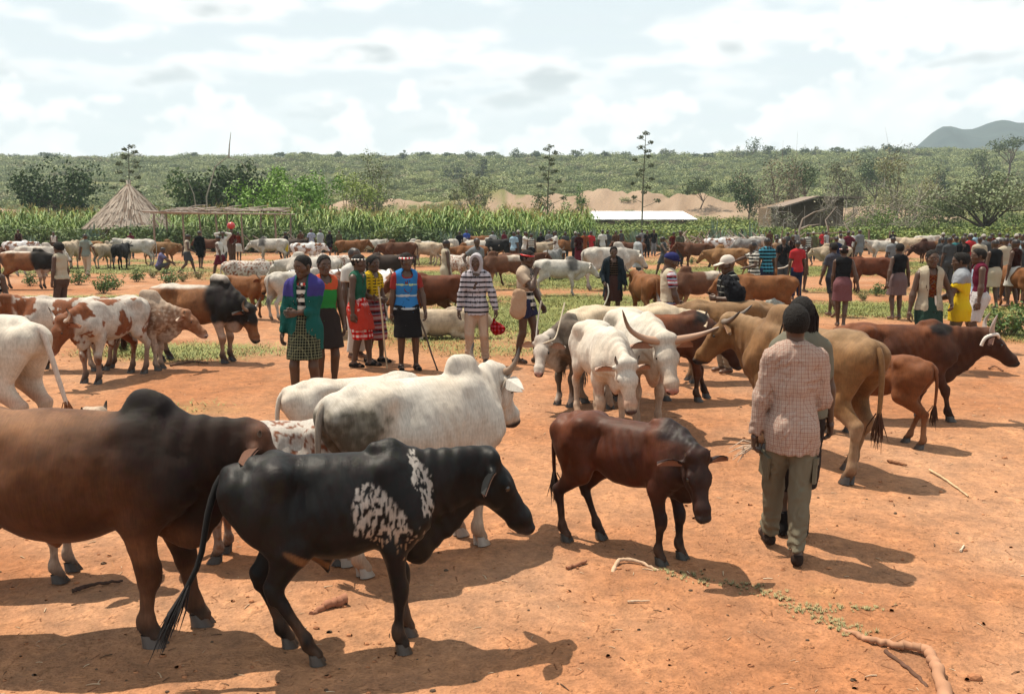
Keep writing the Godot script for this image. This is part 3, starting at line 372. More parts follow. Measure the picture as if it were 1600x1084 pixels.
	[0, Vector3(22.43, 0, -45.16), 80.0, 0.97, [Color(0.34, 0.5, 0.62), "weave"], [Color(0.07, 0.075, 0.08), "weave"], "person in pale blue at the back of the crowd", "crowd at the right edge"],
	[9, Vector3(22.62, 0, -43.95), 90.0, 0.97, [Color(0.5, 0.035, 0.04), "print"], [Color(0.13, 0.015, 0.03), "weave"], "woman in a red print at the back of the crowd", "crowd at the right edge"],
	[0, Vector3(23.61, 0, -45.16), 90.0, 0.97, [Color(0.68, 0.65, 0.6), "weave"], [Color(0.07, 0.075, 0.08), "weave"], "person in white at the back of the crowd", "crowd at the right edge"],
	[0, Vector3(23.89, 0, -43.95), 90.0, 0.97, [Color(0.11, 0.12, 0.06), "weave"], [Color(0.07, 0.075, 0.08), "weave"], "person in olive at the back right corner of the crowd", "crowd at the right edge"],
	[0, Vector3(-1.15, 0, -55.94), 90.0, 0.95, [Color(0.42, 0.44, 0.45), "weave"], [Color(0.07, 0.075, 0.08), "weave"], "person in pale grey between the black cow and the brown cow", "people among the cattle in the middle"],
	[1, Vector3(-0.48, 0, -57.91), 80.0, 0.95, [Color(0.13, 0.015, 0.03), "weave"], [Color(0.1, 0.05, 0.03), "weave"], "person in dark red behind the brown cow below the maize", "people among the cattle in the middle"],
	[4, Vector3(2.23, 0, -55.94), 90.0, 0.97, [Color(0.22, 0.23, 0.24), "weave"], [Color(0.07, 0.075, 0.08), "weave"], "person in a long grey shirt behind the grey cow", "people among the cattle in the middle"],
	[0, Vector3(6.02, 0, -54.10), 90.0, 0.97, [Color(0.1, 0.05, 0.03), "weave"], [Color(0.1, 0.05, 0.03), "weave"], "person in brown behind the white zebu's back", "people among the cattle right of the middle"],
	[1, Vector3(-12.00, 0, -64.75), 80.0, 0.92, [Color(0.11, 0.12, 0.06), "weave"], [Color(0.1, 0.05, 0.03), "weave"], "child in olive behind the brown cow below the hedge", "people by the brushwood on the left"],
	[0, Vector3(-14.12, 0, -62.30), 90.0, 0.93, [Color(0.1, 0.05, 0.03), "weave"], [Color(0.07, 0.075, 0.08), "weave"], "person in brown in front of the brushwood", "people by the brushwood on the left"],
	[0, Vector3(-22.87, 0, -55.94), 90.0, 0.93, [Color(0.13, 0.015, 0.03), "weave"], [Color(0.07, 0.075, 0.08), "weave"], "person in dark red behind the white cow in front of the hut", "people below the pole shelter"],
	[1, Vector3(-27.48, 0, -55.94), -80.0, 0.93, [Color(0.68, 0.65, 0.6), "weave"], [Color(0.1, 0.05, 0.03), "weave"], "person in white behind the cattle on the far left", "people at the far left"]]


# ================================================================ scene
func _ready():
	rng.seed = 20241
	var cam := Camera3D.new()
	cam.name = "camera"
	cam.position = Vector3(0, 2.25, 0)
	cam.rotation_degrees.x = -7.74
	cam.fov = 41.0
	cam.near = 0.1
	cam.far = 4000.0
	add_child(cam)
	cam.current = true
	var we := WorldEnvironment.new()
	we.name = "world_environment"
	var env := Environment.new()
	env.background_mode = Environment.BG_SKY
	env.tonemap_mode = Environment.TONE_MAPPER_LINEAR
	env.tonemap_exposure = 1.52
	env.sdfgi_enabled = true
	env.ssao_enabled = true
	env.ssil_enabled = true
	env.fog_enabled = true
	env.fog_density = 0.0003
	env.fog_light_color = Color(0.84, 0.91, 0.95)
	env.sky = Sky.new()
	var sky := PanoramaSkyMaterial.new()
	sky.panorama = make_sky()
	sky.energy_multiplier = 0.84
	env.sky.sky_material = sky
	we.environment = env
	add_child(we)
	var sun := DirectionalLight3D.new()
	sun.name = "sun"
	sun.light_energy = 1.6
	sun.light_color = Color(1.0, 0.955, 0.88)
	sun.light_angular_distance = 0.5
	sun.shadow_enabled = true
	sun.basis = Basis.looking_at(Vector3(0.62, -1.72, 0.46).normalized(), Vector3.UP)
	add_child(sun)
	make_materials()
	make_land()
	make_vegetation()
	make_buildings()
	make_cattle()
	make_people()
	make_litter()


# ---------------------------------------------------------------- sky: pale tropical noon, cumulus banks low down, grey-bellied layers above
const SKY_W := 2048
const SKY_H := 1024
var sky_rows := []
var sky_noise := []

func sky_row(y: int) -> void:
	var row := PackedByteArray()
	row.resize(SKY_W * 3)
	var el := PI * (0.5 - (y + 0.5) / SKY_H)
	var nb: FastNoiseLite = sky_noise[0]
	var nd: FastNoiseLite = sky_noise[1]
	var nc: FastNoiseLite = sky_noise[2]
	var ch := cos(el)
	var sh := sin(el)
	for x in SKY_W:
		var az := TAU * ((x + 0.5) / SKY_W - 0.5)
		var d := Vector3(sin(az) * ch, sh, -cos(az) * ch)
		var up := maxf(sh, 0.0)
		# clear air: whitish by the horizon, pale blue above
		var t := pow(1.0 - up, 1.5)
		var c := Vector3(0.40, 0.54, 0.63).lerp(Vector3(0.775, 0.825, 0.83), t)
		if el > -0.03:
			# layers: flat bellies seen from below, spread out with height
			var k := 1.0 / (up + 0.10)
			var q := Vector3(d.x * k, d.z * k, 0.0)
			var a := nb.get_noise_3dv(q * 1.15 + Vector3(3.1, 0.6, 0)) + 0.42 * nd.get_noise_3dv(q * 3.2)
			var cover := smoothstep(-0.22, 0.22, a)
			var belly := smoothstep(0.12, 0.62, a + 0.35 * nd.get_noise_3dv(q * 2.0 + Vector3(9, 2, 4)))
			var white := Vector3(1.0, 1.0, 0.99).lerp(Vector3(0.50, 0.545, 0.55), belly)
			c = c.lerp(white, cover * smoothstep(0.06, 0.20, up) * 0.95)
			# heaped clouds on the horizon, tops at uneven heights
			var e := Vector3(d.x / ch, d.z / ch, 0.0)
			var tops := 0.125 + 0.10 * nb.get_noise_3dv(e * 2.1 + Vector3(0, 0, 7.7)) + 0.05 * nc.get_noise_3dv(e * 6.0)
			var puff := nc.get_noise_3dv(Vector3(e.x * 8.0, e.y * 8.0, el * 13.0)) 
			var fine := nd.get_noise_3dv(Vector3(e.x * 26.0, e.y * 26.0, el * 42.0))
			var edge := (tops - el) * 16.0 + puff * 1.5 + fine * 0.9
			var heap := smoothstep(-0.04, 0.26, edge)
			# lit from high up: tops bright, hollows greyer
			var lit := clampf(0.66 + 0.45 * puff + 0.5 * fine + 0.10 * smoothstep(0.0, 1.0, 1.0 - edge), 0.0, 1.0)
			var hc := Vector3(0.70, 0.745, 0.75).lerp(Vector3(1.0, 1.0, 0.985), lit)
			hc = hc.lerp(Vector3(0.86, 0.89, 0.89), smoothstep(0.06, 0.0, el) * 0.6)
			c = c.lerp(hc, heap * 0.92)
		else:
			c = Vector3(0.30, 0.20, 0.13)
		var col := Color(minf(c.x, 1.0), minf(c.y, 1.0), minf(c.z, 1.0)).linear_to_srgb()
		row[x * 3] = int(col.r * 255.0)
		row[x * 3 + 1] = int(col.g * 255.0)
		row[x * 3 + 2] = int(col.b * 255.0)
	sky_rows[y] = row

func make_sky() -> ImageTexture:
	sky_noise = [noise(1.0, 5, 11), noise(1.0, 4, 23), noise(1.0, 3, 5, FastNoiseLite.TYPE_SIMPLEX)]
	sky_rows.resize(SKY_H)
	var half := SKY_H / 2 + 20
	var g := WorkerThreadPool.add_group_task(sky_row, half)
	WorkerThreadPool.wait_for_group_task_completion(g)
	var all := PackedByteArray()
	for y in SKY_H:
		all.append_array(sky_rows[mini(y, half - 1)])
	sky_rows.clear()
	return ImageTexture.create_from_image(Image.create_from_data(SKY_W, SKY_H, false, Image.FORMAT_RGB8, all))

# ---------------------------------------------------------------- land
var land_noise := []

static func hump2(x: float, z: float, cx: float, cz: float, rx: float, rz: float) -> float:
	var u := (x - cx) / rx
	var v := (z - cz) / rz
	return exp(-(u * u + v * v))

func height(x: float, z: float) -> float:
	var r := sqrt(x * x + z * z)
	if r < 40.0:
		return 0.012 * (land_noise[0] as FastNoiseLite).get_noise_2d(x * 6.0, z * 6.0) - 0.006
	var h := 0.0
	var far := -z
	var n: FastNoiseLite = land_noise[0]
	if far > 95.0:
		# diggings: low terraces and spoil heaps
		h += smoothstep(95.0, 150.0, far) * 2.6
		var rough := 1.0 + 0.7 * n.get_noise_2d(x * 0.75, z * 0.75) + 0.25 * n.get_noise_2d(x * 2.0, z * 2.0)
		h += rough * (3.6 * hump2(x, z, 15.0, -163.0, 13.0, 12.0) + 2.6 * hump2(x, z, 33.0, -160.0, 14.0, 11.0) + 2.2 * hump2(x, z, 52.0, -142.0, 12.0, 10.0) + 2.6 * hump2(x, z, -4.0, -172.0, 10.0, 10.0) + 2.4 * hump2(x, z, -26.0, -182.0, 16.0, 10.0) + 2.0 * hump2(x, z, -84.0, -160.0, 14.0, 9.0))
		h += smoothstep(150.0, 175.0, far) * smoothstep(430.0, 260.0, far) * (1.5 + 0.8 * n.get_noise_2d(x * 0.6, z * 0.6)) * smoothstep(-30.0, 0.0, x + 20.0)
		# ridge across the back
		var side := x / maxf(far, 1.0)
		var crest := 36.0 + 2.5 * n.get_noise_2d(x * 0.16, 40.0) + smoothstep(-0.1, 0.5, side) * 3.5
		var rise := smoothstep(165.0, 620.0, far)
		h += crest * rise * (1.0 - 0.15 * smoothstep(640.0, 1100.0, far))
		h += n.get_noise_2d(x * 0.35, z * 0.35) * 3.0 * smoothstep(180.0, 300.0, far)
	elif z > 0.0:
		h = 0.0
	return h

func grass_at(x: float, z: float) -> float:
	# how green the ground is: patches of short turf between trodden earth
	var n := (land_noise[1] as FastNoiseLite).get_noise_2d(x, z)
	var g := -0.55 + 0.44 * smoothstep(22.0, 32.0, -z)
	for q in GRASS:
		var u := (x - (q[0] as float)) / (q[2] as float)
		var v := (z - (q[1] as float)) / (q[3] as float)
		g = maxf(g, (q[4] as float) - (u * u + v * v) * 0.9)
	return clampf(g + n * 0.75, 0.0, 1.0)

func ground_color(x: float, z: float, y: float) -> Color:
	var n: FastNoiseLite = land_noise[0]
	var m: FastNoiseLite = land_noise[1]
	var r := sqrt(x * x + z * z)
	var v := n.get_noise_2d(x * 2.2, z * 2.2)
	var w := m.get_noise_2d(x * 3.1 + 40.0, z * 3.1)
	var c := Color(0.647, 0.327, 0.175).lerp(Color(0.546, 0.242, 0.117), clampf(0.5 + v * 1.5, 0.0, 1.0))
	c = c.lerp(Color(0.695, 0.405, 0.247), clampf(w * 1.3, 0.0, 0.7))
	if r < 95.0:
		var g := grass_at(x, z)
		c = c.lerp(Color(0.235, 0.245, 0.080), g * 0.85)
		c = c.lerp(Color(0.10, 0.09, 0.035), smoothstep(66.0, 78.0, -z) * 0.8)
	else:
		var wild := Color(0.19, 0.22, 0.075).lerp(Color(0.31, 0.30, 0.12), clampf(0.5 + w, 0.0, 1.0))
		var bare := Color(0.60, 0.44, 0.315).lerp(Color(0.42, 0.29, 0.195), clampf(0.5 + v, 0, 1))
		var dig := maxf(hump2(x, z, 22.0, -156.0, 40.0, 24.0), maxf(hump2(x, z, -26.0, -180.0, 24.0, 16.0) * 0.85, maxf(hump2(x, z, -95.0, -150.0, 22.0, 12.0), hump2(x, z, 52.0, -138.0, 26.0, 18.0) * 0.8)))
		c = wild.lerp(bare, smoothstep(0.30, 0.55, dig + 0.55 * v + 0.30 * w - 0.05))
	return c

func make_land():
	land_noise = [noise(0.11, 4, 3), noise(0.085, 4, 8), noise(0.02, 3, 15)]
	var angles := PackedFloat32Array()
	var a := -180.0
	while a < 180.0:
		angles.append(deg_to_rad(a))
		a += 0.3 if absf(a) < 36.0 else 4.0
	var radii := PackedFloat32Array([0.4])
	while radii[-1] < 1250.0:
		radii.append(radii[-1] * 1.032 + 0.01)
	var v := PackedVector3Array()
	var c := PackedColorArray()
	var uv := PackedVector2Array()
	var uv2 := PackedVector2Array()
	var ix := PackedInt32Array()
	var na := angles.size()
	for r in radii:
		for t in angles:
			var x := sin(t) * r
			var z := -cos(t) * r
			var y := height(x, z)
			v.append(Vector3(x, y, z))
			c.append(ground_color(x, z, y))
			uv.append(Vector2(x, z) / 2.3)
			uv2.append(Vector2(x * 0.8 + z * 0.6, z * 0.8 - x * 0.6) / 6.1)
	for i in radii.size() - 1:
		for j in na:
			var j2 := (j + 1) % na
			ix.append_array(PackedInt32Array([i * na + j, (i + 1) * na + j, (i + 1) * na + j2, i * na + j, (i + 1) * na + j2, i * na + j2]))
	for k in range(1, na - 1):
		ix.append_array(PackedInt32Array([0, k, k + 1]))
	var st := SurfaceTool.new()
	var arr := []
	arr.resize(Mesh.ARRAY_MAX)
	arr[Mesh.ARRAY_VERTEX] = v
	arr[Mesh.ARRAY_COLOR] = c
	arr[Mesh.ARRAY_TEX_UV] = uv
	arr[Mesh.ARRAY_TEX_UV2] = uv2
	arr[Mesh.ARRAY_INDEX] = ix
	var am := ArrayMesh.new()
	am.add_surface_from_arrays(Mesh.PRIMITIVE_TRIANGLES, arr)
	st.create_from(am, 0)
	st.generate_normals()
	st.generate_tangents()
	var g := part("ground", st.commit(), M.earth, self)
	tag(g, "red-brown trodden earth of the market ground with thin turf patches", "", "", "structure")
	# blue mountain on the right horizon
	var mv := PackedVector3Array()
	var mc := PackedColorArray()
	var mix := PackedInt32Array()
	var nn := noise(0.0016, 5, 77)
	var W := 110
	var D := 30
	for j in D + 1:
		for i in W + 1:
			var u := float(i) / W
			var w := float(j) / D
			var x := lerpf(1230.0, 5200.0, u)
			var z := lerpf(-3300.0, -4900.0, w)
			# a long shoulder climbing from the left to a double top
			var s := x + 0.25 * (z + 3900.0)
			var prof := smoothstep(1330.0, 1860.0, s) * 392.0 + 46.0 * exp(-pow((s - 1830.0) / 95.0, 2.0)) + smoothstep(1910.0, 2070.0, s) * 50.0 + smoothstep(2200.0, 3200.0, s) * 40.0
			var ac := sin(PI * clampf(w * 1.02, 0.0, 1.0))
			var y := prof * pow(ac, 0.8) * (1.0 + 0.10 * nn.get_noise_2d(x, z)) + 34.0 * nn.get_noise_2d(x * 3.0, z * 3.0) * ac * clampf(prof / 150.0, 0.0, 1.0) - 10.0
			mv.append(Vector3(x * 0.40 - 16.0, y * 0.375, z * 0.40))
			mc.append(Color(0.016, 0.026, 0.026).lerp(Color(0.032, 0.046, 0.040), clampf(0.5 + nn.get_noise_2d(x * 6.0, z * 6.0), 0, 1)))
	for j in D:
		for i in W:
			var p := j * (W + 1) + i
			mix.append_array(PackedInt32Array([p, p + W + 1, p + 1, p + 1, p + W + 1, p + W + 2]))
	arr = []
	arr.resize(Mesh.ARRAY_MAX)
	arr[Mesh.ARRAY_VERTEX] = mv
	arr[Mesh.ARRAY_COLOR] = mc
	arr[Mesh.ARRAY_INDEX] = mix
	am = ArrayMesh.new()
	am.add_surface_from_arrays(Mesh.PRIMITIVE_TRIANGLES, arr)
	st = SurfaceTool.new()
	st.create_from(am, 0)
	st.generate_normals()
	var mo := part("mountain", st.commit(), M.far_slope, self)
	tag(mo, "long hazy blue mountain with a double top on the right horizon", "", "", "structure")


# ---------------------------------------------------------------- materials
func tex_noise(size: int, n: FastNoiseLite, ramp: Gradient = null) -> ImageTexture:
	var im := n.get_seamless_image(size, size)
	if ramp:
		im.convert(Image.FORMAT_RGB8)
		for y in size:
			for x in size:
				im.set_pixel(x, y, ramp.sample(im.get_pixel(x, y).r))
	return ImageTexture.create_from_image(im)

func earth_images() -> Array:
	var S := 1024
	var b1 := noise(0.012, 5, 31).get_seamless_image(S, S).get_data()
	var b2 := noise(0.09, 3, 32).get_seamless_image(S, S).get_data()
	var cell := noise(0.045, 1, 33, FastNoiseLite.TYPE_CELLULAR)
	cell.cellular_return_type = FastNoiseLite.RETURN_DISTANCE
	var b3 := cell.get_seamless_image(S, S).get_data()
	var alb := PackedByteArray()
	alb.resize(S * S * 3)
	var hgt := PackedByteArray()
	hgt.resize(S * S)
	for i in S * S:
		var p := b1[i] / 255.0
		var q := b2[i] / 255.0
		var r := b3[i] / 255.0
		var clod := smoothstep(0.55, 0.80, p) * smoothstep(0.5, 0.2, r)
		var v := 0.865 + 0.13 * (q - 0.5) + 0.20 * (p - 0.5) - 0.09 * clod
		var dark := smoothstep(0.80, 0.90, q) * 0.22
		v = clampf(v - dark, 0.35, 0.985)
		alb[i * 3] = int(255.0 * v)
		alb[i * 3 + 1] = int(255.0 * clampf(v - 0.02 * (p - 0.5), 0.0, 1.0))
		alb[i * 3 + 2] = int(255.0 * clampf(v - 0.05 * (p - 0.5), 0.0, 1.0))
		hgt[i] = int(255.0 * clampf(0.5 * p + 0.25 * q + 0.25 * clod, 0.0, 1.0))
	# straw, bark crumbs and droppings trodden flat into the dust
	var im := Image.create_from_data(S, S, false, Image.FORMAT_RGB8, alb)
	var rr := RandomNumberGenerator.new()
	rr.seed = 71
	for k in 700:
		var x := rr.randf() * S
		var y := rr.randf() * S
		var a := rr.randf() * TAU
		var n := rr.randi_range(3, 16)
		var c := Color(0.98, 0.95, 0.90) if rr.randf() < 0.5 else Color(0.50, 0.44, 0.42)
		for j in n:
			im.set_pixel(posmod(int(x + cos(a) * j), S), posmod(int(y + sin(a) * j), S), c)
	return [ImageTexture.create_from_image(im), ImageTexture.create_from_image(Image.create_from_data(S, S, false, Image.FORMAT_L8, hgt))]

func hair_image() -> Image:
	# short coat hair: fine strokes along one axis, near white
	var a := noise(0.035, 2, 91).get_seamless_image(512, 40)
	a.resize(512, 512, Image.INTERPOLATE_CUBIC)
	var b := noise(0.012, 4, 92).get_seamless_image(512, 512)
	var ad := a.get_data()
	var bd := b.get_data()
	var out := PackedByteArray()
	out.resize(512 * 512)
	for i in out.size():
		out[i] = int(clampf(222.0 + 0.13 * (ad[i] - 128.0) + 0.14 * (bd[i] - 128.0), 0.0, 250.0))
	return Image.create_from_data(512, 512, false, Image.FORMAT_L8, out)

func coat_material(rough := 0.74, sheen := 0.05) -> StandardMaterial3D:
	var m := StandardMaterial3D.new()
	m.vertex_color_use_as_albedo = true
	m.roughness = rough
	m.metallic_specular = 0.3
	m.albedo_texture = M.hair_tex
	m.uv1_triplanar = true
	m.uv1_scale = Vector3(7.0, 4.0, 7.0)
	m.rim_enabled = true
	m.rim = sheen
	m.rim_tint = 1.0
	m.heightmap_enabled = true
	m.heightmap_texture = M.hair_tex
	m.heightmap_scale = 0.25
	return m

func cloth_tex(kind: String) -> ImageTexture:
	var S := 256
	var im := Image.create(S, S, false, Image.FORMAT_RGB8)
	var rr := RandomNumberGenerator.new()
	rr.seed = hash(kind)
	for y in S:
		for x in S:
			var w := 0.94 + 0.06 * float((x + y) % 2) - 0.05 * rr.randf()
			var c := Color(w, w, w)
			if kind == "plaid":
				# one repeat is 5 cm: rust and slate threads on pale pink
				var u := x % 128
				var v := y % 128
				if u < 16:
					c = c * Color(0.80, 0.66, 0.63)
				elif u > 62 and u < 72:
					c = c * Color(0.84, 0.82, 0.83)
				if v < 16:
					c = c * Color(0.82, 0.68, 0.65)
				elif v > 62 and v < 72:
					c = c * Color(0.85, 0.83, 0.84)
			elif kind == "check":
				var a := (x / 64) % 2
				var b := (y / 64) % 2
				if a + b == 2:
					c = c * Color(0.92, 0.90, 0.88)
				elif a + b == 1:
					c = c * Color(0.86, 0.12, 0.10)
				else:
					c = c * Color(0.60, 0.05, 0.05)
			elif kind == "gridlines":
				if x % 64 < 8 or y % 64 < 8:
					c = c * Color(0.72, 0.72, 0.55)
				else:
					c = c * Color(0.16, 0.18, 0.16)
			elif kind == "bands":
				var b := (y / 32) % 8
				c = c * ([Color(0.9, 0.88, 0.84), Color(0.08, 0.08, 0.09), Color(0.9, 0.88, 0.84), Color(0.08, 0.08, 0.09), Color(0.9, 0.88, 0.84), Color(0.08, 0.08, 0.09), Color(0.9, 0.88, 0.84), Color(0.08, 0.08, 0.09)][b] as Color)
			elif kind == "tealbands":
				var b := (y / 32) % 8
				c = c * ((Color(0.32, 0.62, 0.72) if b % 2 == 0 else Color(0.05, 0.06, 0.08)) if b < 7 else Color(0.07, 0.08, 0.1))
			elif kind == "thinbands":
				c = c * (Color(0.70, 0.70, 0.66) if y % 85 < 12 else Color(0.10, 0.10, 0.11))
			elif kind == "hoodie":
				var b := y % 128
				c = c * (Color(0.10, 0.09, 0.10) if b < 46 else Color(0.80, 0.77, 0.80))
			elif kind == "redbands":
				var b := (y / 22) % 6
				c = c * ([Color(0.85, 0.86, 0.90), Color(0.66, 0.12, 0.16), Color(0.12, 0.12, 0.18), Color(0.62, 0.70, 0.82), Color(0.72, 0.14, 0.2), Color(0.9, 0.88, 0.86)][b] as Color)
			elif kind == "print":
				var n := sin(x * 0.11) * sin(y * 0.13) + 0.6 * sin((x + y) * 0.21)
				c = c * (Color(0.55, 0.14, 0.10) if n > 0.2 else (Color(0.75, 0.55, 0.30) if n < -0.5 else Color(0.30, 0.10, 0.08)))
			elif kind == "yellowblack":
				var on := (y % 64) < 22 and (x % 128) < 92
				c = c * (Color(0.06, 0.06, 0.05) if on else Color(0.85, 0.70, 0.12))
			elif kind == "wavy":
				var on := sin((x + 14.0 * sin(y * 0.1)) * 0.2) > 0.1
				c = c * (Color(0.22, 0.28, 0.55) if on else Color(0.85, 0.85, 0.88))
			im.set_pixel(x, y, c)
	return ImageTexture.create_from_image(im)

func cloth(c: Color, kind := "weave", size := 0.2) -> StandardMaterial3D:
	# c linear; size is how many metres one repeat of the weave or print takes
	var key := "cloth" + kind
	if not M.has(key):
		M[key] = cloth_tex(kind)
	var m := StandardMaterial3D.new()
	m.albedo_color = (c * 0.72).linear_to_srgb()
	m.roughness = 0.9
	m.metallic_specular = 0.2
	m.albedo_texture = M[key]
	m.uv1_triplanar = true
	m.uv1_scale = Vector3.ONE / size
	m.rim_enabled = true
	m.rim = 0.06
	m.rim_tint = 0.8
	return m

func make_materials():
	M.hair_tex = ImageTexture.create_from_image(hair_image())
	var e := earth_images()
	var g := StandardMaterial3D.new()
	g.vertex_color_use_as_albedo = true
	g.albedo_color = lin(1.0, 1.0, 1.0)
	g.albedo_texture = e[0]
	g.roughness = 0.95
	g.metallic_specular = 0.2
	g.heightmap_enabled = true
	g.heightmap_texture = e[1]
	g.heightmap_scale = 3.0
	g.detail_enabled = true
	g.detail_blend_mode = BaseMaterial3D.BLEND_MODE_MUL
	g.detail_uv_layer = BaseMaterial3D.DETAIL_UV_2
	g.detail_albedo = e[0]
	M.earth = g
	var fs := StandardMaterial3D.new()
	fs.vertex_color_use_as_albedo = true
	fs.roughness = 1.0
	fs.metallic_specular = 0.1
	M.far_slope = fs
	M.hide = coat_material()
	M.hide_dark = coat_material(0.56, 0.02)
	M.leaf = leafy()
	M.blade = leafy(Color(1, 1, 1), 0.2)
	var w := StandardMaterial3D.new()
	w.vertex_color_use_as_albedo = true
	w.roughness = 0.95
	w.metallic_specular = 0.15
	M.wood = w
	var straw := w.duplicate()
	straw.cull_mode = BaseMaterial3D.CULL_DISABLED
	M.straw = straw
	var tin := plain(Color(0.74, 0.75, 0.76), 0.42, 0.5)
	tin.metallic = 0.35
	M.tin = tin
	var horn := StandardMaterial3D.new()
	horn.vertex_color_use_as_albedo = true
	horn.roughness = 0.42
	horn.metallic_specular = 0.45
	M.horn = horn
	M.eye = plain(Color(0.008, 0.006, 0.005), 0.08, 0.6)
	M.rope = plain(Color(0.55, 0.48, 0.38), 0.95, 0.1)
	var mud := plain(Color(0.26, 0.185, 0.125), 0.95, 0.15)
	mud.albedo_texture = e[0]
	mud.uv1_triplanar = true
	mud.uv1_scale = Vector3(0.7, 0.7, 0.7)
	mud.heightmap_enabled = true
	mud.heightmap_texture = e[1]
	mud.heightmap_scale = 4.0
	M.mud = mud
	var skin := StandardMaterial3D.new()
	skin.vertex_color_use_as_albedo = true
	skin.roughness = 0.48
	skin.metallic_specular = 0.42
	M.skin = skin
	var hairm := plain(Color(0.012, 0.010, 0.009), 0.85, 0.3)
	hairm.heightmap_enabled = true
	hairm.heightmap_texture = M.hair_tex
	hairm.uv1_triplanar = true
	hairm.uv1_scale = Vector3(14, 14, 14)
	hairm.heightmap_scale = 3.0
	M.hair = hairm

# ---------------------------------------------------------------- solid meshes from joints and radii (surface nets)
class Solid:
	var lo := Vector3.ZERO
	var h := 0.02
	var nx := 0
	var ny := 0
	var nz := 0
	var f := PackedFloat32Array()
	var r0 := PackedInt32Array()
	var r1 := PackedInt32Array()
	var lx := 1.0
	var lm := 1.0
	# bones: [a, b, radius at a, radius at b, blend, Basis that flattens or turns (or null)]
	func fill(bones: Array, cell: float) -> void:
		h = cell
		var mn := Vector3(1e9, 1e9, 1e9)
		var mx := -mn
		var reach := []
		for q in bones:
			var ra: float = maxf(q[2], q[3])
			var m: Basis = q[5] if q.size() > 5 and q[5] != null else Basis.IDENTITY
			var inv := m.inverse()
			var e := Vector3(Vector3(inv.x.x, inv.y.x, inv.z.x).length(), Vector3(inv.x.y, inv.y.y, inv.z.y).length(), Vector3(inv.x.z, inv.y.z, inv.z.z).length()) * ra
			reach.append(e)
			mn = mn.min((q[0] as Vector3) - e).min((q[1] as Vector3) - e)
			mx = mx.max((q[0] as Vector3) + e).max((q[1] as Vector3) + e)
		var pad := 2.5 * h
		lo = mn - Vector3(pad, pad, pad)
		var size := (mx - mn + Vector3(pad, pad, pad) * 2.0) / h
		nx = int(size.x) + 2
		ny = int(size.y) + 2
		nz = int(size.z) + 2
		f.resize(nx * ny * nz)
		f.fill(9.0)
		r0.resize(ny * nz)
		r0.fill(100000)
		r1.resize(ny * nz)
		r1.fill(-1)
		var km := 0.0
		for q in bones:
			km = maxf(km, q[4])
		for bi in bones.size():
			var q: Array = bones[bi]
			var a: Vector3 = q[0]
			var b: Vector3 = q[1]
			var ra: float = q[2]
			var dr: float = q[3] - q[2]
			var k: float = q[4]
			var m: Basis = q[5] if q.size() > 5 and q[5] != null else Basis.IDENTITY
			var big := maxf(q[2], q[3])
			var e: Vector3 = reach[bi] * ((big + maxf(0.85 * maxf(k, 0.8 * km), 2.4 * h)) / big) + Vector3(2.4 * h, 2.4 * h, 2.4 * h)
			var p0 := (a.min(b) - e - lo) / h
			var p1 := (a.max(b) + e - lo) / h
			var x0 := maxi(0, int(p0.x))
			var x1 := mini(nx - 1, int(p1.x) + 1)
			var y0 := maxi(0, int(p0.y))
			var y1 := mini(ny - 1, int(p1.y) + 1)
			var z0 := maxi(0, int(p0.z))
			var z1 := mini(nz - 1, int(p1.z) + 1)
			var ba := m * (b - a)
			var inv := 1.0 / maxf(ba.length_squared(), 1e-9)
			var step := m * Vector3(h, 0, 0)
			var k4 := 0.25 / maxf(k, 1e-6)
			var sl := step.length()
			lx = maxf(lx, sl / h)
			lm = maxf(lm, maxf((m * Vector3(0, h, 0)).length(), (m * Vector3(0, 0, h)).length()) / h)
			var pad2 := maxf(0.85 * maxf(k, 0.8 * km), 2.2 * h * maxf(sl / h, 1.0))
			var deepest := -(km + 2.0 * h * lm)
			for z in range(z0, z1 + 1):
				for y in range(y0, y1 + 1):
					var s := m * (lo + Vector3(x0, y, z) * h - a)
					var row := z * ny + y
					var i := row * nx + x0
					var last := row * nx + x1
					var first := 0
					var end := -1
					while i <= last:
						var t := clampf(s.dot(ba) * inv, 0.0, 1.0)
						var d := (s - ba * t).length() - ra - dr * t
						if d > pad2:
							# too far for this bone to matter: leap along the row
							var n := int((d - pad2) / sl) + 1
							i += n
							s += step * n
							continue
						if end < 0:
							first = i
						end = i
						if d < deepest:
							# deep inside: the surface is nowhere near
							var n := mini(int((deepest - d) / sl) + 1, last - i + 1)
							for j in n:
								if f[i + j] > deepest:
									f[i + j] = deepest
							end = i + n - 1
							i += n
							s += step * n
							continue
						var o := f[i]
						var g := k - absf(d - o)
						if g > 0.0:
							f[i] = minf(d, o) - g * g * k4
						elif d < o:
							f[i] = d
						i += 1
						s += step
					if end >= 0:
						r0[row] = mini(r0[row], first - row * nx)
						r1[row] = maxi(r1[row], end - row * nx)
	func cut(at: Vector3, n: Vector3, radius: float) -> void:
		var p0 := (at - Vector3(radius, radius, radius) - lo) / h
		var p1 := (at + Vector3(radius, radius, radius) - lo) / h
		for z in range(maxi(0, int(p0.z)), mini(nz - 1, int(p1.z) + 1) + 1):
			for y in range(maxi(0, int(p0.y)), mini(ny - 1, int(p1.y) + 1) + 1):
				for x in range(maxi(0, int(p0.x)), mini(nx - 1, int(p1.x) + 1) + 1):
					var p := lo + Vector3(x, y, z) * h - at
					if p.length_squared() < radius * radius:
						var i := (z * ny + y) * nx + x
						f[i] = maxf(f[i], p.dot(n))
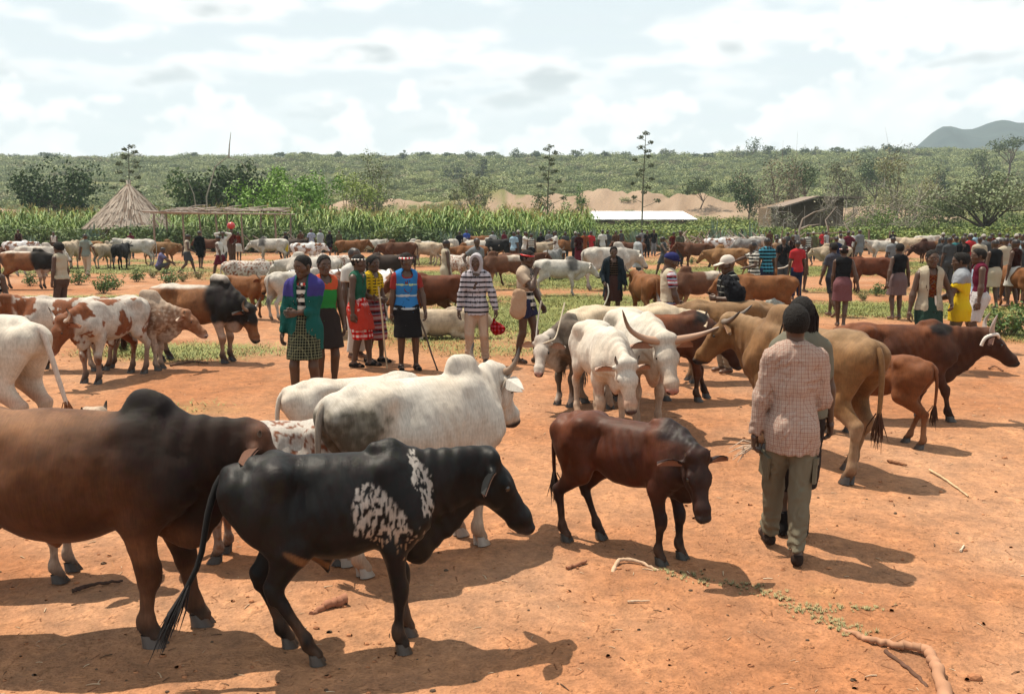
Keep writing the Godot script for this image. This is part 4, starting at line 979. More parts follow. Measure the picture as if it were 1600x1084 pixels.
	# relief: adds noise (and ribs) in the band round the surface
	func relief(noise: FastNoiseLite, amount: float, stretch: Vector3, extra = null) -> void:
		var band := 2.2 * h * minf(lm, 1.5)
		var sl := lx * h
		for z in nz:
			for y in ny:
				var row := z * ny + y
				var i := row * nx + maxi(r0[row], 0)
				var last := row * nx + mini(r1[row], nx - 1)
				while i <= last:
					var v := absf(f[i])
					if v > band:
						i += 1 if v > 1.0 else int((v - band) / sl) + 1
						continue
					var p := lo + Vector3(i - row * nx, y, z) * h
					f[i] += noise.get_noise_3dv(p * stretch) * amount
					if extra != null:
						f[i] += extra.at(p)
					i += 1
	var vs := PackedVector3Array()
	var ns := PackedVector3Array()
	var ix := PackedInt32Array()
	var ids := {}
	func vert(i: int) -> int:
		var got: int = ids.get(i, -1)
		if got >= 0:
			return got
		var sx := nx
		var sz := nx * ny
		var a := f[i]
		var b := f[i + 1]
		var c := f[i + sx]
		var d := f[i + sx + 1]
		var e := f[i + sz]
		var g := f[i + sz + 1]
		var k := f[i + sz + sx]
		var l := f[i + sz + sx + 1]
		var p := Vector3.ZERO
		var n := 0
		if (a < 0.0) != (b < 0.0):
			p += Vector3(a / (a - b), 0, 0)
			n += 1
		if (c < 0.0) != (d < 0.0):
			p += Vector3(c / (c - d), 1, 0)
			n += 1
		if (e < 0.0) != (g < 0.0):
			p += Vector3(e / (e - g), 0, 1)
			n += 1
		if (k < 0.0) != (l < 0.0):
			p += Vector3(k / (k - l), 1, 1)
			n += 1
		if (a < 0.0) != (c < 0.0):
			p += Vector3(0, a / (a - c), 0)
			n += 1
		if (b < 0.0) != (d < 0.0):
			p += Vector3(1, b / (b - d), 0)
			n += 1
		if (e < 0.0) != (k < 0.0):
			p += Vector3(0, e / (e - k), 1)
			n += 1
		if (g < 0.0) != (l < 0.0):
			p += Vector3(1, g / (g - l), 1)
			n += 1
		if (a < 0.0) != (e < 0.0):
			p += Vector3(0, 0, a / (a - e))
			n += 1
		if (b < 0.0) != (g < 0.0):
			p += Vector3(1, 0, b / (b - g))
			n += 1
		if (c < 0.0) != (k < 0.0):
			p += Vector3(0, 1, c / (c - k))
			n += 1
		if (d < 0.0) != (l < 0.0):
			p += Vector3(1, 1, d / (d - l))
			n += 1
		p /= maxi(n, 1)
		var x := i % nx
		var y := (i / nx) % ny
		var z := i / (nx * ny)
		got = vs.size()
		ids[i] = got
		vs.append(lo + (Vector3(x, y, z) + p) * h)
		ns.append(Vector3(b + d + g + l - a - c - e - k, c + d + k + l - a - b - e - g, e + g + k + l - a - b - c - d).normalized())
		return got
	func quad(p: int, q: int, r: int, s: int, flip: bool) -> void:
		if flip:
			ix.append_array(PackedInt32Array([p, r, q, p, s, r]))
		else:
			ix.append_array(PackedInt32Array([p, q, r, p, r, s]))
	func skin() -> void:
		var sx := nx
		var sz := nx * ny
		var near := h * lm * 1.25
		var sl := lx * h
		for z in range(1, nz - 1):
			for y in range(1, ny - 1):
				var row := z * ny + y
				var i := row * nx + maxi(1, mini(r0[row], mini(r0[row + 1], r0[row + ny])) - 1)
				var last := row * nx + mini(nx - 2, maxi(r1[row], maxi(r1[row + 1], r1[row + ny])) + 1)
				while i <= last:
					var v := f[i]
					if v < -near:
						i += int((-v - near) / sl) + 1
						continue
					var s := v < 0.0
					if (f[i + 1] < 0.0) != s:
						quad(vert(i - sx - sz), vert(i - sz), vert(i), vert(i - sx), s)
					if (f[i + sx] < 0.0) != s:
						quad(vert(i - 1 - sz), vert(i - 1), vert(i), vert(i - sz), s)
					if (f[i + sz] < 0.0) != s:
						quad(vert(i - 1 - sx), vert(i - sx), vert(i), vert(i - 1), s)
					i += 1
		f = PackedFloat32Array()
		ids = {}


# ---------------------------------------------------------------- plants
class Shape:
	var v := PackedVector3Array()
	var n := PackedVector3Array()
	var c := PackedColorArray()
	var ix := PackedInt32Array()
	func tri(a: Vector3, b: Vector3, d: Vector3, nn: Vector3, col: Color) -> void:
		var k := v.size()
		v.append_array(PackedVector3Array([a, b, d]))
		n.append_array(PackedVector3Array([nn, nn, nn]))
		c.append_array(PackedColorArray([col, col, col]))
		if (b - a).cross(d - a).dot(nn) > 0.0:
			ix.append_array(PackedInt32Array([k, k + 2, k + 1]))
		else:
			ix.append_array(PackedInt32Array([k, k + 1, k + 2]))
	func quad(a: Vector3, b: Vector3, d: Vector3, e: Vector3, nn: Vector3, col: Color) -> void:
		var k := v.size()
		v.append_array(PackedVector3Array([a, b, d, e]))
		n.append_array(PackedVector3Array([nn, nn, nn, nn]))
		c.append_array(PackedColorArray([col, col, col, col]))
		if (b - a).cross(d - a).dot(nn) > 0.0:
			ix.append_array(PackedInt32Array([k, k + 2, k + 1, k, k + 3, k + 2]))
		else:
			ix.append_array(PackedInt32Array([k, k + 1, k + 2, k, k + 2, k + 3]))
	# a round bar that tapers along points, with capped ends
	func tube(pts: Array, radii: Array, cols: Array, sides := 7, squash := 1.0) -> void:
		var k := v.size()
		var m := pts.size()
		var side := Vector3.ZERO
		for i in m:
			var t: Vector3 = ((pts[mini(i + 1, m - 1)] as Vector3) - (pts[maxi(i - 1, 0)] as Vector3)).normalized()
			if side == Vector3.ZERO:
				side = t.cross(Vector3.UP if absf(t.y) < 0.9 else Vector3.RIGHT).normalized()
			side = (side - t * side.dot(t)).normalized()
			var w := t.cross(side)
			for j in sides:
				var a := TAU * j / sides
				var d := side * cos(a) + w * sin(a) * squash
				v.append((pts[i] as Vector3) + d * (radii[i] as float))
				n.append(d.normalized())
				c.append(cols[i])
		for i in m - 1:
			for j in sides:
				var p := k + i * sides + j
				var q := k + i * sides + (j + 1) % sides
				ix.append_array(PackedInt32Array([p, p + sides, q, q, p + sides, q + sides]))
		for i in [0, m - 1]:
			var t: Vector3 = ((pts[m - 1] as Vector3) - (pts[m - 2] as Vector3)).normalized() if i else ((pts[0] as Vector3) - (pts[1] as Vector3)).normalized()
			var o := v.size()
			v.append(pts[i])
			n.append(t)
			c.append(cols[i])
			for j in sides:
				v.append(v[k + i * sides + j])
				n.append(t)
				c.append(cols[i])
			for j in sides:
				ix.append_array(PackedInt32Array([o, o + 1 + j, o + 1 + (j + 1) % sides]))
	func box(at: Vector3, half: Vector3, b: Basis, col: Color) -> void:
		for f in [[0, 1, 2], [1, 2, 0], [2, 0, 1]]:
			for s in [-1.0, 1.0]:
				var nn: Vector3 = b[f[0]] * s
				var o: Vector3 = at + nn * half[f[0]]
				var u: Vector3 = b[f[1]] * half[f[1]] * s
				var w: Vector3 = b[f[2]] * half[f[2]]
				quad(o - u - w, o - u + w, o + u + w, o + u - w, nn, col)
	# leaves scattered through round lobes: [centre, radii]
	func leaves(lobes: Array, count: int, size: float, ca: Color, cb: Color, r: RandomNumberGenerator, narrow := 0.55, hollow := 0.45) -> void:
		for i in count:
			var l: Array = lobes[r.randi() % lobes.size()]
			var d := Vector3(r.randfn(), r.randfn(), r.randfn()).normalized()
			var rad := lerpf(hollow, 1.0, sqrt(r.randf())) * (0.92 + 0.16 * r.randf())
			var p: Vector3 = (l[0] as Vector3) + d * (l[1] as Vector3) * rad
			var f := (d * 0.6 + Vector3(r.randfn(), r.randfn() + 0.7, r.randfn()) * 0.6).normalized()
			var u := f.cross(Vector3(r.randfn(), r.randfn(), r.randfn())).normalized()
			var w := f.cross(u)
			var s := size * (0.6 + 0.8 * r.randf())
			var col := ca.lerp(cb, r.randf())
			var nn := (f + d * 0.5).normalized()
			var k := v.size()
			v.append_array(PackedVector3Array([p - u * s, p + w * s * narrow + f * s * 0.12, p + u * s, p - w * s * narrow + f * s * 0.12]))
			n.append_array(PackedVector3Array([nn, nn, nn, nn]))
			c.append_array(PackedColorArray([col, col, col, col]))
			if (w + u).cross(u).dot(f) > 0.0:
				ix.append_array(PackedInt32Array([k, k + 2, k + 1, k, k + 3, k + 2]))
			else:
				ix.append_array(PackedInt32Array([k, k + 1, k + 2, k, k + 2, k + 3]))
	func mesh() -> ArrayMesh:
		var a := []
		a.resize(Mesh.ARRAY_MAX)
		a[Mesh.ARRAY_VERTEX] = v
		a[Mesh.ARRAY_NORMAL] = n
		a[Mesh.ARRAY_COLOR] = c
		a[Mesh.ARRAY_INDEX] = ix
		var m := ArrayMesh.new()
		m.add_surface_from_arrays(Mesh.PRIMITIVE_TRIANGLES, a)
		return m

func on_land(p: Vector3) -> Vector3:
	return Vector3(p.x, height(p.x, p.z), p.z)

# a tree: trunk, limbs that fork, crown of leaves hung on limb ends
func grow(called: String, label: String, at: Vector3, h: float, w: float, o: Dictionary, group := "") -> Node3D:
	var r := RandomNumberGenerator.new()
	r.seed = hash(label) + int(at.x * 10.0) + 7
	var bark: Color = o.get("bark", Color(0.13, 0.10, 0.075))
	var ca: Color = o.get("ca", Color(0.05, 0.085, 0.025))
	var cb: Color = o.get("cb", Color(0.11, 0.15, 0.045))
	var flat: float = o.get("flat", 0.45)       # depth of the crown against its height
	var low: float = o.get("low", 0.12)         # where leaves start
	var n_limbs: int = o.get("limbs", 7)
	var count: int = o.get("leaves", 1500)
	var leaf: float = o.get("leaf", 0.13)
	var t := base(called, on_land(at) - Vector3(0, 0.05, 0), r.randf() * TAU)
	tag(t, label, o.get("category", "tree"), group)
	var s := Shape.new()
	var lobes := []
	var fork: float = o.get("fork", 0.25) * h
	var tr: float = o.get("trunk", h * 0.022)
	var lean := Vector3(r.randfn() * 0.04 * h, fork, r.randfn() * 0.04 * h)
	if o.get("stems", 1) == 1:
		s.tube([Vector3.ZERO, lean * 0.5 + Vector3(r.randfn() * tr, 0, r.randfn() * tr), lean], [tr * 1.35, tr, tr * 0.85], [bark, bark, bark], 8)
	for i in n_limbs:
		var a := TAU * (i + r.randf() * 0.7) / n_limbs
		var reach := w * 0.5 * lerpf(0.35, 0.80, r.randf())
		var top := h * lerpf(1.0 - flat, 0.88, r.randf())
		if i == 0:
			reach *= 0.2
			top = h * 0.86
		var e := Vector3(cos(a) * reach, top, sin(a) * reach)
		var start := lean if o.get("stems", 1) == 1 else Vector3(cos(a) * tr * 2.0, 0, sin(a) * tr * 2.0)
		var mid := start.lerp(e, 0.5) + Vector3(r.randfn(), r.randf() * 1.2 - 0.2, r.randfn()) * 0.06 * h
		var rr := tr * (0.55 if o.get("stems", 1) == 1 else 0.7)
		s.tube([start, mid, e], [rr, rr * 0.6, rr * 0.2], [bark, bark, bark], 5)
		lobes.append([e, Vector3(w * 0.21, h * flat * 0.34, w * 0.21) * (0.75 + 0.5 * r.randf())])
		for j in 2:
			var e2 := e + Vector3(r.randfn() * w * 0.14, r.randfn() * h * flat * 0.18 - low * h * 0.3, r.randfn() * w * 0.14)
			s.tube([mid, mid.lerp(e2, 0.55) + Vector3(0, 0.02 * h, 0), e2], [rr * 0.45, rr * 0.3, rr * 0.12], [bark, bark, bark], 4)
			lobes.append([e2, Vector3(w * 0.16, h * flat * 0.26, w * 0.16) * (0.7 + 0.5 * r.randf())])
	if low < 0.1:
		for i in 6:
			var a := r.randf() * TAU
			lobes.append([Vector3(cos(a) * w * 0.33, h * (0.12 + 0.3 * r.randf()), sin(a) * w * 0.33), Vector3(w * 0.2, h * 0.2, w * 0.2)])
	part("trunk", s.mesh(), M.wood, t)
	var f := Shape.new()
	# twiggy crowns: bare sticks between the leaves
	for i in o.get("twigs", 0):
		var l: Array = lobes[r.randi() % lobes.size()]
		var p: Vector3 = l[0]
		var e := p + Vector3(r.randfn(), r.randfn() + 0.3, r.randfn()) * (l[1] as Vector3) * 0.95
		f.tube([p, e], [0.022, 0.008], [bark * 1.25, bark * 1.4], 3)
	f.leaves(lobes, count, leaf, ca, cb, r, o.get("narrow", 0.55), o.get("hollow", 0.3))
	part("crown", f.mesh(), M.leaf, t)
	return t

func maize_plant(sd: int) -> Mesh:
	var r := RandomNumberGenerator.new()
	r.seed = sd
	var s := Shape.new()
	var g := Color(0.17, 0.26, 0.05)
	s.tube([Vector3.ZERO, Vector3(0.02, 1.2, 0.01), Vector3(0.0, 2.1, 0.03)], [0.018, 0.014, 0.007], [g, g, g], 4)
	for i in 10:
		var a := i * 2.4 + r.randf() * 0.6
		var y := 0.35 + i * 0.16
		var d := Vector3(cos(a), 0, sin(a))
		var wd := Vector3(-sin(a), 0, cos(a)) * 0.042
		var L := 0.62 + r.randf() * 0.3
		var p0 := Vector3(0, y, 0)
		var p1 := p0 + d * L * 0.35 + Vector3(0, L * 0.42, 0)
		var p2 := p0 + d * L * 0.75 + Vector3(0, L * 0.38, 0)
		var p3 := p0 + d * L * 1.05 + Vector3(0, L * (0.02 - 0.2 * r.randf()), 0)
		var col := Color(0.085, 0.155, 0.035).lerp(Color(0.20, 0.28, 0.08), r.randf())
		s.quad(p0 - wd * 0.5, p0 + wd * 0.5, p1 + wd, p1 - wd, (Vector3.UP - d * 0.8).normalized(), col)
		s.quad(p1 - wd, p1 + wd, p2 + wd * 0.8, p2 - wd * 0.8, (Vector3.UP + d * 0.1).normalized(), col)
		s.tri(p2 - wd * 0.8, p2 + wd * 0.8, p3, (Vector3.UP + d * 0.9).normalized(), col)
	for i in 6:
		var a := r.randf() * TAU
		s.tube([Vector3(0, 2.05, 0.03), Vector3(cos(a) * 0.12, 2.32, sin(a) * 0.12)], [0.006, 0.004], [Color(0.36, 0.30, 0.13), Color(0.42, 0.33, 0.16)], 3)
	return s.mesh()

func sisal_plant(sd: int) -> Mesh:
	var r := RandomNumberGenerator.new()
	r.seed = sd
	var s := Shape.new()
	for i in 34:
		var a := i * 2.39996
		var up := lerpf(1.45, 0.25, pow(float(i) / 34.0, 0.8)) + r.randfn() * 0.06
		var d := Vector3(cos(a) * cos(up), sin(up), sin(a) * cos(up))
		var side := Vector3(-sin(a), 0, cos(a))
		var L := 1.25 + 0.35 * r.randf()
		var nn := side.cross(d).normalized()
		if nn.y < 0.0:
			nn = -nn
		var col := Color(0.085, 0.135, 0.095).lerp(Color(0.15, 0.20, 0.15), r.randf())
		var b := Vector3(0, 0.18, 0) + d * 0.05
		var m := b + d * L * 0.45
		var e := b + d * L - Vector3(0, 0.06, 0)
		s.quad(b - side * 0.035, b + side * 0.035, m + side * 0.055, m - side * 0.055, nn, col)
		s.tri(m - side * 0.055, m + side * 0.055, e, nn, col)
		s.quad(b - side * 0.03 - nn * 0.03, b + side * 0.03 - nn * 0.03, m + side * 0.03 - nn * 0.035, m - side * 0.03 - nn * 0.035, -nn, col * 0.9)
	s.tube([Vector3.ZERO, Vector3(0, 0.3, 0)], [0.14, 0.09], [Color(0.16, 0.13, 0.09), Color(0.16, 0.13, 0.09)], 7)
	return s.mesh()

func flower_stalk(label: String, at: Vector3, h: float, first: float, sd: int) -> void:
	var r := RandomNumberGenerator.new()
	r.seed = sd
	var t := base("sisal_flower_stalk", on_land(at))
	tag(t, label, "plant", "sisal flower stalks above the hedge")
	var s := Shape.new()
	var col := Color(0.12, 0.115, 0.075)
	s.tube([Vector3.ZERO, Vector3(0.05, h * 0.5, 0.0), Vector3(0.22, h, 0.05)], [0.09, 0.07, 0.02], [col, col, col], 7)
	part("stem", s.mesh(), M.wood, t)
	var n := 16
	for i in n:
		var u := lerpf(first, 0.97, float(i) / (n - 1))
		var a := i * 2.4 + r.randf() * 0.5
		var p := Vector3(0.05, h * 0.5, 0).lerp(Vector3(0.22, h, 0.05), u * 2.0 - 1.0) if u > 0.5 else Vector3(0.05 * u * 2.0, h * u, 0)
		var L := lerpf(1.25, 0.35, (u - first) / (1.0 - first)) * (0.7 + 0.5 * r.randf())
		var e := p + Vector3(cos(a) * L, L * 0.42, sin(a) * L)
		var b := Shape.new()
		b.tube([p, p.lerp(e, 0.6) - Vector3(0, 0.03, 0), e], [0.03, 0.022, 0.014], [col, col, col], 4)
		var k := 0.30 + 0.14 * r.randf()
		b.leaves([[e + Vector3(0, 0.08, 0), Vector3(k, k * 0.5, k)]], 60, 0.10, Color(0.055, 0.07, 0.03), Color(0.11, 0.115, 0.05), r, 0.5, 0.1)
		part("branch", b.mesh(), M.leaf, t)

func weed(sd: int, dry := 0.0) -> Mesh:
	var r := RandomNumberGenerator.new()
	r.seed = sd
	var s := Shape.new()
	for i in 16:
		var a := r.randf() * TAU
		var e := Vector3(cos(a) * 0.42 * r.randf(), 0.22 + 0.32 * r.randf(), sin(a) * 0.42 * r.randf())
		var col := Color(0.10, 0.09, 0.05)
		s.tube([Vector3(e.x * 0.2, 0, e.z * 0.2), e], [0.008, 0.004], [col, col], 3)
		s.leaves([[e, Vector3(0.13, 0.10, 0.13)], [e * 0.6, Vector3(0.14, 0.09, 0.14)]], 26, 0.040, Color(0.055, 0.10, 0.03).lerp(Color(0.20, 0.15, 0.07), dry), Color(0.12, 0.18, 0.05).lerp(Color(0.30, 0.24, 0.12), dry), r, 0.5, 0.1)
	return s.mesh()

func make_vegetation():
	var r := RandomNumberGenerator.new()
	r.seed = 404
	# bush cover of the ridge: nobody could count it
	var kinds := []
	for k in 4:
		var s := Shape.new()
		var q := RandomNumberGenerator.new()
		q.seed = 50 + k
		var lobes := []
		for i in 7:
			lobes.append([Vector3(q.randfn() * 0.42, 0.30 + 0.38 * q.randf(), q.randfn() * 0.42), Vector3(0.34, 0.28, 0.34) * (0.7 + 0.6 * q.randf())])
		s.leaves(lobes, 430, 0.058, Color(0.80, 0.82, 0.78), Color(1.15, 1.15, 1.1), q, 0.6, 0.35)
		kinds.append(s.mesh())
	var where := [[], [], [], []]
	var tint := [[], [], [], []]
	var n: FastNoiseLite = land_noise[1]
	var total := 0
	while total < 17000:
		var d := 118.0 + 560.0 * pow(r.randf(), 0.72)
		var x := (r.randf() * 2.0 - 1.0) * (d * 0.66 + 10.0)
		var clump := n.get_noise_2d(x * 0.7, -d * 0.7)
		if r.randf() > 0.62 + clump * 0.9:
			continue
		var y := height(x, -d)
		# the diggings stay bare
		var gc := ground_color(x, -d, y)
		if gc.r > 0.40 and r.randf() < 0.85:
			continue
		var k := r.randi() % 4
		var big := (0.9 + 1.5 * r.randf() * r.randf() + 0.6 * clump) * (1.0 + d / 420.0)
		if d < 175.0:
			big *= 0.6
		var b := Basis(Vector3.UP, r.randf() * TAU).scaled(Vector3(big * 1.25, big * (0.75 + 0.4 * r.randf()), big * 1.25))
		(where[k] as Array).append(Transform3D(b, Vector3(x, y - 0.1, -d)))
		var g := Color(0.145, 0.180, 0.068).lerp(Color(0.275, 0.295, 0.115), clampf(0.5 + 0.9 * n.get_noise_2d(x * 1.9 + 70.0, d * 1.9) + 0.25 * r.randfn(), 0, 1))
		if r.randf() < 0.10:
			g = g.lerp(Color(0.22, 0.18, 0.11), 0.7)
		(tint[k] as Array).append(g)
		total += 1
	for k in 4:
		tag(many("bush_cover", kinds[k], M.leaf, where[k], tint[k]), "", "", "", "stuff")
	# trees that stand out along the skyline
	var proto_kinds := [
		{"flat": 0.35, "ca": Color(0.05, 0.075, 0.03), "cb": Color(0.09, 0.12, 0.045), "leaves": 420, "leaf": 0.42, "limbs": 6, "fork": 0.3},
		{"flat": 0.62, "ca": Color(0.05, 0.075, 0.03), "cb": Color(0.10, 0.13, 0.05), "leaves": 480, "leaf": 0.42, "limbs": 7, "fork": 0.2},
		{"flat": 0.5, "ca": Color(0.085, 0.10, 0.055), "cb": Color(0.14, 0.155, 0.085), "leaves": 300, "leaf": 0.36, "limbs": 6, "fork": 0.25, "twigs": 20}]
	for q in SKYLINE:
		var at: Vector3 = q[0]
		grow("skyline_tree", q[4], at, q[1], q[2], proto_kinds[q[3]], "trees along the skyline")
	for q in TREES:
		grow(q[0], q[1], q[2], q[3], q[4], q[5])
	# maize
	var mk := [maize_plant(1), maize_plant(2), maize_plant(3)]
	var mw := [[], [], []]
	var mt := [[], [], []]
	for i in 6500:
		var d := 69.5 + 38.0 * pow(r.randf(), 1.2)
		var u := r.randf()
		var x := lerpf(-0.60, 0.085, u) * d
		if d < 74.0 and absf(x + 19.0) < 6.0:
			continue
		if d < 80.0 and x > -0.03 * d and r.randf() < 0.3:
			continue
		if absf(x + 32.0) < 5.8 and d < 83.0:
			continue
		if (land_noise[1] as FastNoiseLite).get_noise_2d(x * 2.6 + 9.0, d * 2.6) < -0.22:
			continue
		var k := r.randi() % 3
		var sc := 1.0 + 0.4 * r.randf() + 0.6 * (land_noise[1] as FastNoiseLite).get_noise_2d(x * 2.0, d * 2.0)
		(mw[k] as Array).append(Transform3D(Basis(Vector3.UP, r.randf() * TAU).scaled(Vector3(sc, sc, sc)), Vector3(x, height(x, -d), -d)))
		(mt[k] as Array).append(Color(0.75, 0.8, 0.8).lerp(Color(1.35, 1.2, 0.9), r.randf()))
	for k in 3:
		tag(many("maize_field", mk[k], M.leaf, mw[k], mt[k]), "", "", "", "stuff")
	# low wild growth behind the hedge on the right, rough grass round it
	var scrub := weed(5, 0.1)
	var sw := []
	var stn := []
	for i in 2600:
		var d := 70.0 + 50.0 * r.randf()
		var x := lerpf(-0.05, 0.62, r.randf()) * d
		var sc := 1.5 + 2.0 * r.randf()
		sw.append(Transform3D(Basis(Vector3.UP, r.randf() * TAU).scaled(Vector3(sc, sc * 0.9, sc)), Vector3(x, height(x, -d), -d)))
		stn.append(Color(0.9, 1.0, 0.8).lerp(Color(1.9, 1.5, 1.1), r.randf()))
	for i in 900:
		var d := 66.5 + 5.0 * r.randf()
		var x := lerpf(-0.60, 0.02, r.randf()) * d
		if (land_noise[1] as FastNoiseLite).get_noise_2d(x * 3.0, d * 2.0) < 0.02:
			continue
		var sc := 1.2 + 2.2 * r.randf()
		sw.append(Transform3D(Basis(Vector3.UP, r.randf() * TAU).scaled(Vector3(sc, sc, sc)), Vector3(x, height(x, -d), -d)))
		stn.append(Color(0.5, 0.62, 0.5).lerp(Color(1.1, 1.05, 0.8), r.randf()))
	tag(many("undergrowth", scrub, M.leaf, sw, stn), "", "", "", "stuff")
	# sisal hedge, plant by plant
	var sk := [sisal_plant(21), sisal_plant(22), sisal_plant(23)]
	var idx := 0
	for q in SISAL:
		var a: Vector3 = q[0]
		var b: Vector3 = q[1]
		for i in q[2]:
			var p := a.lerp(b, (i + 0.5) / float(q[2])) + Vector3(r.randfn() * 0.4, 0, r.randfn() * 1.2)
			var o := part("sisal_plant", sk[r.randi() % 3], M.blade, self)
			o.position = on_land(p)
			o.rotation.y = r.randf() * TAU
			var sc := (q[3] as float) * (0.8 + 0.5 * r.randf())
			o.scale = Vector3(sc, sc * (0.9 + 0.3 * r.randf()), sc)
			tag(o, q[4], "plant", q[5])
			idx += 1
	for q in STALKS:
		flower_stalk(q[0], q[1], q[2], q[3], hash(q[0]))
	# turf: blades where the ground is green
	var blade := Shape.new()
	var br := RandomNumberGenerator.new()
	br.seed = 9
	for i in 26:
		var a := br.randf() * TAU
		var p := Vector3(br.randfn() * 0.09, 0, br.randfn() * 0.09)
		var e := p + Vector3(cos(a) * 0.04, 0.03 + 0.035 * br.randf(), sin(a) * 0.04)
		var sd := Vector3(-sin(a), 0, cos(a)) * 0.005
		blade.tri(p - sd, p + sd, e, Vector3(cos(a) * 0.3, 1, sin(a) * 0.3).normalized(), Color(0.095, 0.135, 0.040).lerp(Color(0.19, 0.20, 0.075), br.randf()))
	var gw := []
	var gt := []
	var tries := 0
	while gw.size() < 34000 and tries < 240000:
		tries += 1
		var d := 5.0 + 60.0 * pow(r.randf(), 0.85)
		var x := (r.randf() * 2.0 - 1.0) * (d * 0.60 + 0.5)
		var g := grass_at(x, -d)
		if r.randf() > g * g * 1.2 * (0.35 + 0.9 * absf((land_noise[0] as FastNoiseLite).get_noise_2d(x * 7.0, d * 7.0) + 0.25)):
			continue
		var sc := (0.5 + 0.8 * r.randf()) * (1.0 + d / 90.0)
		gw.append(Transform3D(Basis(Vector3.UP, r.randf() * TAU).scaled(Vector3(sc * 1.3, sc * 0.8, sc * 1.3)), Vector3(x, height(x, -d) - 0.005, -d)))
		gt.append(Color(1, 1, 1).lerp(Color(1.5, 1.25, 0.9), r.randf()))
	tag(many("grass", blade.mesh(), M.blade, gw, gt), "", "", "", "stuff")
	# single weeds between the herds
	var wk := [weed(61), weed(62), weed(63, 0.6)]
	for q in WEEDS:
		var o := part("weed", wk[q[2]], M.leaf, self)
		o.position = on_land(q[0])
		o.rotation.y = r.randf() * TAU
		o.scale = Vector3(q[1], q[1] * 0.85, q[1])
		tag(o, q[3], "weed", "weeds on the market ground")


# ---------------------------------------------------------------- buildings and fences
func thatch_strands(s: Shape, r0: float, r1: float, y0: float, y1: float, count: int, r: RandomNumberGenerator) -> void:
	for i in count:
		var a := r.randf() * TAU
		var u := r.randf()
		var L := 0.12 + 0.25 * r.randf()
		var u2 := minf(u + L, 1.06)
		var ra := lerpf(r1, r0, u)
		var rb := lerpf(r1, r0, u2)
		var p := Vector3(cos(a) * ra, lerpf(y1, y0, u), sin(a) * ra)
		var a2 := a + r.randfn() * 0.03
		var e := Vector3(cos(a2) * rb, lerpf(y1, y0, u2), sin(a2) * rb)
		var out := Vector3(cos(a), 0.9, sin(a)).normalized()
		var lift := 0.02 + 0.16 * r.randf() * r.randf()
		var sd := Vector3(-sin(a), 0, cos(a)) * (0.02 + 0.03 * r.randf())
		var g := r.randf()
		var col := Color(0.27, 0.215, 0.17).lerp(Color(0.42, 0.35, 0.29), g)
		if g < 0.2:
			col = Color(0.17, 0.12, 0.09)
		s.quad(p - sd + out * lift * 0.4, p + sd + out * lift * 0.4, e + sd + out * lift, e - sd + out * lift, out, col)

func pole(s: Shape, a: Vector3, b: Vector3, r: float, col: Color, q: RandomNumberGenerator, bend := 0.03) -> void:
	var L := a.distance_to(b)
	var m := a.lerp(b, 0.5) + Vector3(q.randfn(), q.randfn(), q.randfn()) * bend * L * 0.5
	s.tube([a, a.lerp(m, 0.9), m.lerp(b, 0.5), b], [r, r * 0.95, r * 0.85, r * 0.7], [col, col * 1.1, col, col * 0.9], 6)

func one_pole(called: String, a: Vector3, b: Vector3, r: float, col: Color, q: RandomNumberGenerator, parent: Node3D, bend := 0.03) -> MeshInstance3D:
	var s := Shape.new()
	pole(s, a, b, r, col, q, bend)
	return part(called, s.mesh(), M.wood, parent)

